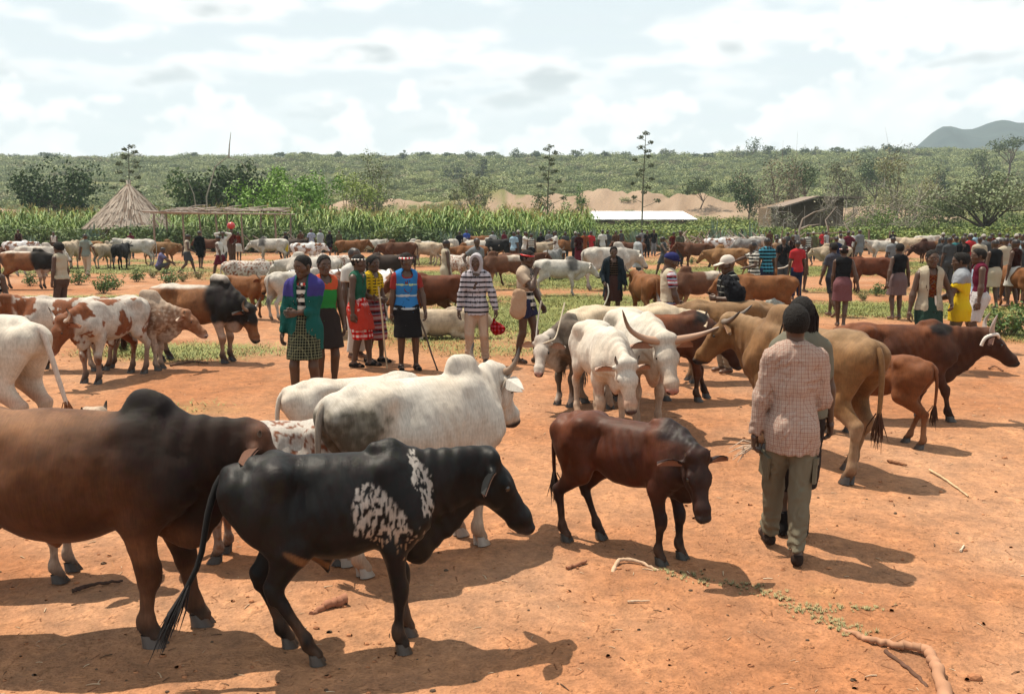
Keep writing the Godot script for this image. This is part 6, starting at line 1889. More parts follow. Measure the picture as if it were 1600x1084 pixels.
		"roan":
			c = Color(0.56, 0.42, 0.31)
			var d := smoothstep(0.25, -0.05, s + 0.35 * b) * smoothstep(1.12, 0.92, p.y)
			c = c.lerp(Color(0.31, 0.14, 0.07), d * 0.75)
			c = c.lerp(Color(0.33, 0.135, 0.06), smoothstep(0.70, 0.86, p.x) * 0.85)
			c = c.lerp(Color(0.62, 0.48, 0.38), smoothstep(0.62, 0.5, p.y) * 0.7)
			c = c.lerp(Color(0.05, 0.035, 0.03), smoothstep(0.12, 0.06, p.y) * 0.8)
		"blackneck":
			c = Color(0.34, 0.140, 0.052)
			c = c.lerp(Color(0.22, 0.085, 0.034), clampf(0.4 + a, 0.0, 0.8))
			c = c.lerp(Color(0.66, 0.57, 0.48), smoothstep(1.055, 1.105, p.y + 0.02 * b))
			var fk := smoothstep(0.10, 0.22, p.x + 0.25 * (p.y - 1.0) + 0.05 * b) * smoothstep(1.24, 1.16, p.y + 0.05 * b)
			c = c.lerp(Color(0.018, 0.012, 0.010), fk * smoothstep(0.52, 0.62, p.y + 0.05 * b))
			c = c.lerp(Color(0.62, 0.46, 0.36), smoothstep(0.62, 0.56, p.y + 0.04 * b) * smoothstep(0.1, 0.3, p.x) * smoothstep(0.66, 0.58, p.x) * smoothstep(0.34, 0.4, p.y))
			c = c.lerp(Color(0.03, 0.02, 0.018), smoothstep(-0.55, -0.72, p.x) * smoothstep(1.05, 0.9, p.y) * 0.85)
			c = c.lerp(Color(0.50, 0.35, 0.25), smoothstep(0.40, 0.3, p.y) * 0.6)
			c = c.lerp(Color(0.02, 0.015, 0.013), smoothstep(0.2, 0.1, p.y))
		"whiteface":
			c = Color(0.155, 0.115, 0.082)
			c = c.lerp(Color(0.40, 0.33, 0.26), smoothstep(1.02, 1.12, p.y + 0.03 * b) * 0.8)
			c = c.lerp(Color(0.09, 0.055, 0.038), clampf(0.2 + a * 1.2, 0.0, 0.8) * 0.8)
			c = c.lerp(Color(0.64, 0.55, 0.47), smoothstep(0.60, 0.70, p.x + 0.3 * (0.8 - p.y) + 0.10 * b))
			c = c.lerp(Color(0.60, 0.50, 0.42), smoothstep(0.16, 0.10, p.y + 0.05 * b))
		"speckled":
			c = Color(0.68, 0.61, 0.54)
			c = c.lerp(Color(0.24, 0.085, 0.040), smoothstep(0.13, 0.26, s + 0.25 * b))
			c = c.lerp(Color(0.30, 0.15, 0.09), smoothstep(0.45, 0.3, p.y) * 0.7)
			c = c.lerp(Color(0.04, 0.03, 0.025), smoothstep(0.12, 0.06, p.y))
		"greyneck":
			c = Color(0.66, 0.61, 0.54)
			c = c.lerp(Color(0.075, 0.070, 0.068), smoothstep(0.16, 0.3, p.x + 0.1 * b) * smoothstep(0.62, 0.5, p.x) * smoothstep(0.72, 0.86, p.y + 0.06 * b) * 0.92)
			c = c.lerp(Color(0.52, 0.42, 0.32), smoothstep(0.6, 0.3, p.y) * 0.5)
		"whiterump":
			c = Color(0.20, 0.085, 0.040)
			c = c.lerp(Color(0.12, 0.05, 0.027), clampf(0.4 + a, 0, 0.8))
			c = c.lerp(Color(0.62, 0.52, 0.42), smoothstep(-0.1, -0.25, p.x + 0.16 * b) * smoothstep(0.9, 1.0, p.y))
			c = c.lerp(Color(0.48, 0.27, 0.14), smoothstep(0.6, 0.5, p.y) * 0.7)
		_:
			# plain: near white, tinted by the material; legs a little deeper
			c = Color(0.92, 0.92, 0.92)
			c = c.lerp(Color(0.72, 0.68, 0.64), clampf(0.2 + a * 1.2, 0.0, 0.8) * 0.6)
			if kind == "plainpied":
				c = c.lerp(Color(0.30, 0.13, 0.065), smoothstep(0.08, 0.16, n2.get_noise_3dv(q * 0.62) + 0.16 * s))
			c = c.lerp(Color(0.35, 0.30, 0.27), smoothstep(0.16, 0.06, p.y) * 0.7)
	# uneven hair: lighter and darker whorls
	var mot := (0.95 + 0.10 * b + 0.08 * s + 0.06 * a) if kind in ["white", "cream", "dirtywhite"] else (0.78 + 0.20 * b + 0.16 * s + 0.10 * a)
	c = Color(c.r * mot, c.g * mot, c.b * mot)
	# dust of the ground on the shanks
	if p.y < 0.34:
		c = c.lerp(Color(0.22, 0.115, 0.065), clampf((0.34 - p.y) * 0.9 + 0.5 * b, 0.0, 0.30))
	# bare muzzle
	var hf: Transform3D = o["_hf"]
	var hs: float = o.get("head", 1.0)
	var l := hf.affine_inverse() * p / hs
	if l.x > 0.34 and l.y > -0.24 and absf(l.z) < 0.15:
		var mz: Color = o.get("muzzle", Color(0.035, 0.026, 0.024))
		c = c.lerp(mz, smoothstep(0.425, 0.465, l.x - 0.5 * (l.y + 0.09)))
		if Vector2(l.x - 0.488, l.y + 0.088).length() < 0.017 and absf(l.z) > 0.018:
			c = Color(0.012, 0.008, 0.008)
	return c

# work for one hide, done on a worker thread
var jobs := []

func cow_job(i: int) -> void:
	var o: Dictionary = jobs[i]
	if o.has("done"):
		return
	o["_hf"] = head_frame(o)
	var s := Solid.new()
	s.fill(cow_bones(o), o.get("cell", 0.02))
	if o.get("cell", 0.02) < 0.03:
		var rb := Ribs.new()
		rb.amp = 0.0058 * (o.get("bony", 0.5) as float)
		rb.hooks = o.get("bony", 0.5)
		s.relief(coat_noise[3], 0.009, Vector3(1.0, 1.0, 1.0), rb)
	s.skin()
	var c := PackedColorArray()
	c.resize(s.vs.size())
	for k in s.vs.size():
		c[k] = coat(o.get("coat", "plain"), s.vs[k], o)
	o["arrays"] = [s.vs, s.ns, c, s.ix]
	o["done"] = true

static func curve(pts: Array, n: int) -> Array:
	var out := []
	var m := pts.size()
	for i in n + 1:
		var t := float(i) / n * (m - 1)
		var k := mini(int(t), m - 2)
		var u := t - k
		var p0: Vector3 = pts[maxi(k - 1, 0)]
		var p1: Vector3 = pts[k]
		var p2: Vector3 = pts[k + 1]
		var p3: Vector3 = pts[mini(k + 2, m - 1)]
		out.append(p1.cubic_interpolate(p2, p0, p3, u))
	return out

# horns keep upright however the head hangs
static func horn_frame(o: Dictionary) -> Transform3D:
	var b := Basis(Vector3.UP, deg_to_rad(-o.get("yaw", 0.0))) * Basis(Vector3(0, 0, 1), deg_to_rad(20.0 - 0.35 * o.get("pitch", 50.0))) * Basis(Vector3(1, 0, 0), deg_to_rad(o.get("roll", 0.0)))
	return Transform3D(b, head_frame(o) * (Vector3(0.01, -0.012, 0) * (o.get("head", 1.0) as float)))

func horn_mesh(hf: Transform3D, hs: float, pts: Array, r: float, side: float, pale: Color, tip: Color, n := 10) -> Mesh:
	var w := []
	for p in pts:
		w.append(hf * (Vector3(p.x, p.y, p.z * side) * hs))
	var q := curve(w, n)
	var rad := []
	var col := []
	for i in q.size():
		var t := float(i) / (q.size() - 1)
		rad.append(r * hs * (pow(1.0 - t, 0.72) * 0.93 + 0.07) * (1.0 + 0.05 * sin(t * 60.0) * (1.0 - t)))
		col.append(pale.lerp(tip, smoothstep(0.45, 0.95, t)))
	var s := Shape.new()
	s.tube(q, rad, col, 10)
	return s.mesh()

func ear_mesh(hf: Transform3D, hs: float, side: float, droop: float, outer: Color, inner: Color) -> Mesh:
	var s := Shape.new()
	var a := hf * (Vector3(0.035, -0.068, 0.115 * side) * hs)
	var along := (hf.basis * Vector3(-0.10, -0.15 - droop, 1.0 * side)).normalized() * 0.20 * hs
	var face := (hf.basis * Vector3(0.9, 0.1, 0.15 * side)).normalized()
	var up := along.cross(face).normalized()
	if up.dot(hf.basis.y) < 0.0:
		up = -up
	var W := [0.026, 0.047, 0.056, 0.050, 0.034, 0.008]
	var N := W.size()
	for i in N - 1:
		for f in [1.0, -1.0]:
			var th: Vector3 = face * 0.005 * hs * f
			var p := []
			for j in [i, i + 1]:
				var t := float(j) / (N - 1)
				var c: Vector3 = a + along * t - face * 0.018 * hs * sin(t * PI) + th
				var w: float = W[j] * hs
				p.append(c + up * w + face * 0.012 * hs)
				p.append(c - face * 0.012 * hs)
				p.append(c - up * w + face * 0.014 * hs)
			var col := inner if f > 0.0 else outer
			var n1: Vector3 = (face * f - up * 0.3 * f).normalized()
			var n2: Vector3 = (face * f + up * 0.3 * f).normalized()
			s.quad(p[0], p[1], p[4], p[3], n1, col)
			s.quad(p[1], p[2], p[5], p[4], n2, col)
	return s.mesh()

func hoof_mesh(foot: Vector3, turn: float, col: Color) -> Mesh:
	var s := Shape.new()
	for side in [-1.0, 1.0]:
		var pts := []
		var rings := [[0.062, 0.034, 0.019, -0.012], [0.040, 0.042, 0.022, 0.0], [0.0, 0.054, 0.026, 0.014]]
		var k := s.v.size()
		for rg in rings:
			for j in 10:
				var a := TAU * j / 10.0
				var cx := cos(a)
				if cx > 0.0:
					cx *= 1.15
				var d := Vector3(cx * (rg[1] as float) + (rg[3] as float), 0, sin(a) * (rg[2] as float) + side * 0.0235).rotated(Vector3.UP, turn)
				s.v.append(Vector3(foot.x - 0.012, (rg[0] as float), foot.z) + d)
				s.n.append(Vector3(cos(a), 0.25, sin(a)).rotated(Vector3.UP, turn).normalized())
				s.c.append(col)
		for q in 2:
			for j in 10:
				var p := k + q * 10 + j
				var p2 := k + q * 10 + (j + 1) % 10
				s.ix.append_array(PackedInt32Array([p, p + 10, p2, p2, p + 10, p2 + 10]))
		for j in range(1, 9):
			s.ix.append_array(PackedInt32Array([k, k + j + 1, k + j]))
	return s.mesh()

func tail_parts(o: Dictionary, col: Color, tuft: Color, root: Node3D, fine: bool) -> void:
	var pts: Array = o.get("tail", [Vector3(-0.72, 1.055, 0), Vector3(-0.80, 1.0, 0), Vector3(-0.835, 0.85, 0.0), Vector3(-0.835, 0.66, 0.0), Vector3(-0.825, 0.50, 0.0)])
	var q := curve(pts, 10)
	var s := Shape.new()
	var rad := []
	var cols := []
	for i in q.size():
		var t := float(i) / (q.size() - 1)
		rad.append(lerpf(0.036, 0.015, pow(t, 0.6)))
		cols.append(col)
	s.tube(q, rad, cols, 8)
	var tl := part("tail", s.mesh(), M.hide, root)
	var r := RandomNumberGenerator.new()
	r.seed = 5
	var e: Vector3 = q[-1]
	var dir := ((q[-1] as Vector3) - (q[-3] as Vector3)).normalized()
	var b := Shape.new()
	var L: float = o.get("tuft", 0.24)
	for i in (46 if fine else 14):
		var w := 1.0 if fine else 1.9
		var off := Vector3(r.randfn(), r.randfn() * 0.5, r.randfn()) * 0.012
		var st := e + off * 0.6 - dir * r.randf() * 0.07
		var side := off * 1.6
		var l := L * (0.6 + 0.5 * r.randf())
		var m := st + dir * l * 0.5 + side * 1.0 + Vector3(0, -0.01, 0)
		var z := st + (dir * 0.85 + Vector3(0, -0.15, 0)) * l + side * (0.7 + 0.8 * r.randf()) + Vector3(r.randfn(), r.randfn(), r.randfn()) * 0.008
		var c := tuft.lerp(tuft * 1.9, r.randf() * 0.5)
		b.tube([st, m, z], [0.0055 * w, 0.005 * w, 0.0015], [c, c, c], 4)
	part("tuft", b.mesh(), M.hide, tl)

const HORN_SHORT := [Vector3(-0.005, -0.01, 0.075), Vector3(-0.02, 0.03, 0.115), Vector3(-0.005, 0.085, 0.125)]
const HORN_MID := [Vector3(0.0, -0.015, 0.07), Vector3(-0.02, 0.02, 0.15), Vector3(-0.01, 0.09, 0.20), Vector3(0.03, 0.17, 0.20)]
const HORN_LONG := [Vector3(0.0, -0.015, 0.065), Vector3(-0.03, 0.01, 0.20), Vector3(-0.02, 0.10, 0.34), Vector3(0.02, 0.27, 0.42)]
const HORN_BUD := [Vector3(-0.005, -0.005, 0.075), Vector3(-0.012, 0.02, 0.10), Vector3(-0.01, 0.045, 0.112)]

func make_cow(o: Dictionary, called := "cow") -> Node3D:
	var t := base(called, o.get("at", Vector3.ZERO), deg_to_rad(o.get("turn", 0.0)), o.get("size", 1.0))
	t.scale.x *= o.get("len", 1.0)
	t.position.y += o.get("sink", 0.0)
	tag(t, o.label, o.get("category", "cow"), o.get("group", ""))
	var a: Array = o.arrays
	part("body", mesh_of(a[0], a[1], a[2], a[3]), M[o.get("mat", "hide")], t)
	var hf := head_frame(o)
	var hs: float = o.get("head", 1.0)
	var near: bool = o.get("cell", 0.02) < 0.024
	var ec := coat(o.get("coat", "plain"), hf * (Vector3(0.10, -0.03, 0.09) * hs), o)
	if o.has("ear"):
		ec = o.ear
	var inner := ec.lerp(Color(0.45, 0.24, 0.17), 0.5)
	var horn: Array = o.get("horn", HORN_SHORT)
	var pale: Color = o.get("horn_col", Color(0.16, 0.12, 0.09))
	var tip: Color = o.get("horn_tip", Color(0.03, 0.025, 0.022))
	for s in [-1.0, 1.0]:
		if horn.size():
			part("horn", horn_mesh(horn_frame(o), hs, o.get("horn_left", horn) if s < 0.0 else horn, o.get("horn_r", 0.026), s, pale, tip, 10 if near else 6), M.horn, t)
		if s > 0.0 and o.has("halter"):
			var hp := []
			for h in o.halter[1]:
				hp.append(t.transform * (hf * ((h as Vector3) * hs)))
			rope(o.halter[0], hp, o.halter[2], o.halter[3])
		part("ear", ear_mesh(hf, hs, s, o.get("droop", 0.25), ec, inner), M[o.get("mat", "hide")], t)
		if near:
			var es := SphereMesh.new()
			es.radius = 0.021 * hs
			es.height = 0.042 * hs
			es.radial_segments = 14
			es.rings = 8
			part("eye", es, M.eye, t).position = hf * (Vector3(0.170, -0.052, s * 0.092) * hs)
	var tc: Color = coat(o.get("coat", "plain"), Vector3(-0.72, 0.98, 0.03), o)
	var tuft: Color = o.get("tuft_col", tc.lerp(Color(0.02, 0.015, 0.013), 0.75))
	tail_parts(o, o.get("tail_col", tc), tuft, t, near)
	if near and not o.get("lying", false):
		var L := leg_points(o)
		for i in 4:
			part("hoof", hoof_mesh(L[i][4], 0.0, o.get("hoof", Color(0.045, 0.036, 0.032))), M.horn, t)
	return t


# ---------------------------------------------------------------- the herd
func near_cattle() -> Array:
	return [
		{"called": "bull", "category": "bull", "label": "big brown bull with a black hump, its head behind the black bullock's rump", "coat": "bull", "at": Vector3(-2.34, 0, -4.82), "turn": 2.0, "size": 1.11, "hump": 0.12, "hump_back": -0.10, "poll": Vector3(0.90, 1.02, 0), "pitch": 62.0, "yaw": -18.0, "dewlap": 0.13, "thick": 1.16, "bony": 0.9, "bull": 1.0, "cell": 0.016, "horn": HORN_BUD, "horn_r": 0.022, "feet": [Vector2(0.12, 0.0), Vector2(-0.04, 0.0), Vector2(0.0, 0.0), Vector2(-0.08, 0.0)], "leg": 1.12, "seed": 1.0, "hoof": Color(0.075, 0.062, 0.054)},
		{"called": "bullock", "category": "bullock", "label": "glossy black bullock with a speckled white patch on its flank", "coat": "black", "mat": "hide_dark", "head": 1.06, "at": Vector3(-0.89, 0, -4.66), "turn": 14.0, "size": 0.95, "len": 0.79, "hump": 0.07, "hump_back": 0.0, "poll": Vector3(1.08, 1.06, 0.0), "pitch": 48.0, "yaw": 4.0, "dewlap": 0.11, "thick": 1.0, "bony": 0.7, "bull": 1.0, "cell": 0.0115, "horn": [], "droop": 0.55, "feet": [Vector2(0.06, 0.02), Vector2(-0.02, 0.0), Vector2(0.20, 0.0), Vector2(0.38, 0.02)], "leg": 1.08, "tail": [Vector3(-0.72, 1.05, 0), Vector3(-0.80, 1.0, 0.0), Vector3(-0.87, 0.85, 0.05), Vector3(-0.93, 0.62, 0.10), Vector3(-1.04, 0.46, 0.16)], "tuft": 0.34, "hoof": Color(0.055, 0.045, 0.038), "tuft_col": Color(0.022, 0.02, 0.02)},
		{"label": "white speckled cow mostly hidden between the brown bull and the white zebu", "coat": "speckled", "at": Vector3(-1.62, 0, -6.0), "turn": 178.0, "size": 0.84, "hump": 0.02, "poll": Vector3(0.95, 0.95, 0.0), "pitch": 60.0, "bony": 1.0, "cell": 0.020, "horn": HORN_BUD, "seed": 3.0},
		{"label": "pale cow hidden behind the brown bull, only its head and forelegs showing", "coat": "roan", "at": Vector3(-3.22, 0, -5.66), "turn": 4.0, "size": 0.88, "hump": 0.0, "poll": Vector3(0.70, 1.20, 0.0), "pitch": 40.0, "yaw": 20.0, "cell": 0.023, "horn": HORN_SHORT, "ear": Color(0.42, 0.30, 0.22), "seed": 4.0},
		{"called": "zebu_bull", "category": "bull", "label": "large white zebu with a tall hump and a mud-stained rump, seen from behind", "coat": "dirtywhite", "at": Vector3(-0.60, 0, -6.12), "turn": 39.0, "size": 1.08, "len": 0.87, "hump": 0.13, "hump_back": -0.04, "poll": Vector3(0.78, 1.10, -0.14), "pitch": 48.0, "yaw": -14.0, "dewlap": 0.12, "thick": 1.08, "bony": 0.8, "cell": 0.0155, "halter": ["rope halter wound round the head of the mud-stained white zebu", [Vector3(0.05, 0.02, -0.11), Vector3(0.08, 0.02, 0.0), Vector3(0.05, 0.02, 0.11), Vector3(0.02, -0.1, 0.13), Vector3(0.10, -0.2, 0.09)], 0.010, Color(0.30, 0.25, 0.2)], "horn": HORN_MID, "horn_r": 0.032, "horn_col": Color(0.25, 0.17, 0.12), "leg": 1.1, "ear": Color(0.6, 0.55, 0.5), "tail_col": Color(0.30, 0.25, 0.2), "tuft_col": Color(0.3, 0.27, 0.23), "tail": [Vector3(-0.72, 1.055, 0), Vector3(-0.80, 1.0, 0), Vector3(-0.83, 0.85, 0.0), Vector3(-0.83, 0.66, 0.0), Vector3(-0.82, 0.50, 0.0)], "hoof": Color(0.30, 0.25, 0.21)},
		{"label": "white cow half hidden behind the mud-stained zebu's rump", "coat": "white", "at": Vector3(-1.24, 0, -7.60), "turn": 28.0, "size": 0.86, "hump": 0.03, "bony": 0.9, "cell": 0.018, "poll": Vector3(0.95, 0.9, 0), "pitch": 60.0, "seed": 5.0},
		{"called": "calf", "category": "calf", "label": "dark red-brown calf with lowered head standing alone in front of the white cows", "coat": "calf", "mat": "hide_dark", "at": Vector3(0.81, 0, -6.14), "turn": -38.0, "size": 0.82, "len": 0.94, "hump": 0.06, "poll": Vector3(0.76, 0.98, 0.22), "pitch": 62.0, "yaw": 38.0, "dewlap": 0.05, "thick": 0.92, "bony": 1.0, "cell": 0.0135, "horn": HORN_BUD, "horn_r": 0.016, "leg": 0.98, "feet": [Vector2(0.04, 0.0), Vector2(-0.03, 0.0), Vector2(0.20, 0.0), Vector2(-0.02, 0.0)], "seed": 6.0, "droop": 0.1, "hoof": Color(0.035, 0.028, 0.025)},
		{"label": "white cow with small dark horns and lowered head facing the camera", "coat": "white", "at": Vector3(0.98, 0, -10.0), "turn": -80.0, "size": 1.0, "hump": 0.03, "poll": Vector3(0.95, 0.86, 0.0), "pitch": 66.0, "yaw": -4.0, "dewlap": 0.10, "bony": 0.9, "cell": 0.015, "horn": HORN_SHORT, "horn_col": Color(0.16, 0.13, 0.11), "ear": Color(0.50, 0.34, 0.26), "muzzle": Color(0.08, 0.045, 0.04), "seed": 7.0, "droop": 0.3},
		{"called": "longhorn_cow", "label": "white cow with long outswept horns and a pink muzzle facing the camera", "coat": "white", "at": Vector3(1.42, 0, -10.45), "turn": -80.0, "size": 1.08, "hump": 0.06, "poll": Vector3(0.92, 0.98, 0.0), "pitch": 60.0, "yaw": -2.0, "head": 1.08, "dewlap": 0.14, "bony": 0.7, "cell": 0.015, "horn": HORN_LONG, "horn_left": [Vector3(0.0, -0.015, 0.065), Vector3(0.0, 0.01, 0.22), Vector3(0.02, 0.05, 0.36), Vector3(0.05, 0.12, 0.52)], "horn_r": 0.042, "horn_col": Color(0.34, 0.20, 0.13), "horn_tip": Color(0.12, 0.075, 0.055), "ear": Color(0.48, 0.30, 0.22), "muzzle": Color(0.45, 0.20, 0.16), "seed": 8.0},
		{"label": "cream cow standing across behind the two white cows that face the camera", "coat": "cream", "at": Vector3(1.50, 0, -11.6), "turn": 8.0, "size": 1.06, "hump": 0.05, "bony": 0.8, "cell": 0.023, "poll": Vector3(0.9, 1.0, 0.0), "seed": 9.0},
		{"label": "grey-brown cow with a white face and a rope round its horns, turned left", "coat": "whiteface", "at": Vector3(0.90, 0, -11.45), "turn": 222.0, "size": 0.94, "len": 0.9, "hump": 0.10, "poll": Vector3(0.92, 0.92, -0.06), "pitch": 48.0, "yaw": -32.0, "dewlap": 0.12, "bony": 0.9, "cell": 0.017, "horn": HORN_BUD, "halter": ["thin rope round the horns of the white-faced cow trailing back along its neck", [Vector3(0.10, 0.0, 0.05), Vector3(0.03, 0.01, -0.11), Vector3(-0.08, -0.06, -0.16), Vector3(-0.30, -0.02, -0.20), Vector3(-0.55, 0.05, -0.24)], 0.008, Color(0.55, 0.47, 0.36)], "muzzle": Color(0.40, 0.22, 0.18), "seed": 10.0, "tuft_col": Color(0.012, 0.01, 0.01), "tail_col": Color(0.03, 0.02, 0.015)},
		{"label": "dark brown cow with pale lower legs behind the long-horned cow", "coat": "redbrown", "at": Vector3(1.92, 0, -11.5), "turn": 10.0, "size": 0.98, "hump": 0.05, "poll": Vector3(0.85, 0.86, 0.0), "pitch": 60.0, "cell": 0.019, "seed": 11.0, "feet": [Vector2(0.2, 0), Vector2(0.0, 0), Vector2(0, 0), Vector2(0, 0)]},
		{"label": "tan cow with upright black-tipped horns behind the long-horned cow's right horn", "coat": "tan", "at": Vector3(2.95, 0, -13.0), "turn": 186.0, "size": 1.0, "hump": 0.04, "poll": Vector3(0.92, 1.0, 0.0), "pitch": 50.0, "yaw": 10.0, "cell": 0.02, "horn": [Vector3(0.0, -0.015, 0.07), Vector3(-0.02, 0.06, 0.13), Vector3(0.0, 0.17, 0.14), Vector3(0.03, 0.27, 0.10)], "horn_r": 0.03, "horn_col": Color(0.5, 0.45, 0.40), "seed": 12.0},
		{"called": "zebu_cow", "label": "big tan zebu seen from behind its flank, beside the man in the plaid shirt", "coat": "tan", "at": Vector3(2.76, 0, -8.62), "turn": 113.0, "size": 1.14, "hump": 0.16, "hump_back": 0.02, "poll": Vector3(0.98, 1.10, -0.10), "pitch": 48.0, "yaw": -44.0, "dewlap": 0.16, "thick": 0.92, "bony": 0.9, "cell": 0.015, "horn": [Vector3(0.0, -0.015, 0.065), Vector3(-0.05, 0.0, 0.18), Vector3(-0.12, 0.05, 0.28), Vector3(-0.18, 0.12, 0.34)], "horn_r": 0.034, "horn_col": Color(0.15, 0.11, 0.085), "leg": 1.05, "feet": [Vector2(0.0, 0), Vector2(-0.06, 0), Vector2(-0.14, -0.06), Vector2(0.16, 0.0)], "seed": 13.0, "tuft_col": Color(0.07, 0.03, 0.016)},
		{"called": "calf", "category": "calf", "label": "reddish brown calf standing close behind the tan zebu's rump", "coat": "browncalf", "at": Vector3(3.74, 0, -9.50), "turn": 132.0, "size": 0.80, "hump": 0.02, "poll": Vector3(0.9, 0.95, 0), "pitch": 55.0, "dewlap": 0.05, "thick": 0.92, "bony": 0.9, "cell": 0.0165, "horn": HORN_BUD, "leg": 0.95, "feet": [Vector2(0.1, 0), Vector2(-0.05, 0), Vector2(-0.14, 0), Vector2(0.14, 0)], "seed": 14.0},
		{"label": "dark red-brown cow with curved horns and a white rope, facing right", "coat": "redbrown", "at": Vector3(4.42, 0, -10.45), "turn": -4.0, "size": 0.97, "hump": 0.07, "poll": Vector3(1.0, 1.05, 0.02), "pitch": 40.0, "yaw": 6.0, "dewlap": 0.14, "bony": 1.0, "cell": 0.0155, "horn": [Vector3(0.0, -0.015, 0.07), Vector3(-0.02, 0.05, 0.13), Vector3(0.0, 0.14, 0.15), Vector3(0.05, 0.22, 0.12)], "horn_r": 0.036, "horn_col": Color(0.36, 0.28, 0.24), "horn_tip": Color(0.20, 0.15, 0.13), "halter": ["thick white rope tied round the horns of the dark red-brown cow", [Vector3(0.03, 0.02, -0.10), Vector3(0.10, 0.0, -0.04), Vector3(0.10, 0.0, 0.05), Vector3(0.03, 0.0, 0.13), Vector3(-0.03, -0.10, 0.14), Vector3(0.0, -0.2, 0.13)], 0.018, Color(0.62, 0.56, 0.50)], "feet": [Vector2(-0.12, 0), Vector2(0.16, 0), Vector2(0, 0), Vector2(0.05, 0)], "seed": 15.0},
		{"label": "big white cow cut off by the left edge, tail hanging towards the camera", "coat": "white", "at": Vector3(-5.30, 0, -8.9), "turn": 160.0, "size": 1.2, "hump": 0.08, "bony": 0.6, "cell": 0.017, "seed": 16.0, "leg": 1.1, "tail": [Vector3(-0.72, 1.055, 0), Vector3(-0.80, 1.02, 0.02), Vector3(-0.86, 0.85, 0.03), Vector3(-0.92, 0.60, 0.05), Vector3(-0.96, 0.42, 0.07)], "tuft_col": Color(0.20, 0.075, 0.03), "tail_col": Color(0.6, 0.5, 0.42)},
		{"label": "brown and white pied cow with pale horns looking at the camera on the left", "coat": "pied", "at": Vector3(-5.76, 0, -13.15), "turn": 252.0, "size": 1.03, "len": 0.92, "hump": 0.03, "poll": Vector3(0.92, 0.92, 0.02), "pitch": 58.0, "yaw": 16.0, "bony": 0.8, "cell": 0.017, "horn": HORN_MID, "horn_r": 0.028, "horn_col": Color(0.5, 0.44, 0.38), "muzzle": Color(0.32, 0.17, 0.13), "seed": 17.5},
		{"label": "white and brown cow standing behind the pied cow on the left", "coat": "pied", "at": Vector3(-6.75, 0, -14.0), "turn": 185.0, "size": 0.98, "hump": 0.04, "cell": 0.021, "seed": 21.0},
		{"called": "zebu_cow", "label": "roan tan zebu with a pale hump facing right, in front of the weeds", "coat": "roan", "at": Vector3(-5.78, 0, -14.0), "turn": 2.0, "size": 0.95, "hump": 0.17, "hump_back": 0.02, "poll": Vector3(0.90, 0.93, 0.03), "pitch": 44.0, "dewlap": 0.14, "bony": 0.6, "cell": 0.0165, "horn": HORN_BUD, "muzzle": Color(0.45, 0.30, 0.25), "seed": 18.0, "ear": Color(0.52, 0.40, 0.31)},
		{"called": "bull", "category": "bull", "label": "brown bull with a black neck and a white topline, head lowered to the grass", "coat": "blackneck", "at": Vector3(-5.02, 0, -14.85), "turn": -10.0, "size": 1.10, "hump": 0.17, "hump_back": -0.02, "poll": Vector3(0.84, 0.80, 0.06), "pitch": 72.0, "yaw": 8.0, "dewlap": 0.14, "bony": 0.6, "cell": 0.017, "horn": HORN_MID, "horn_r": 0.03, "horn_col": Color(0.20, 0.14, 0.10), "seed": 19.0, "hoof": Color(0.02, 0.018, 0.016)}]

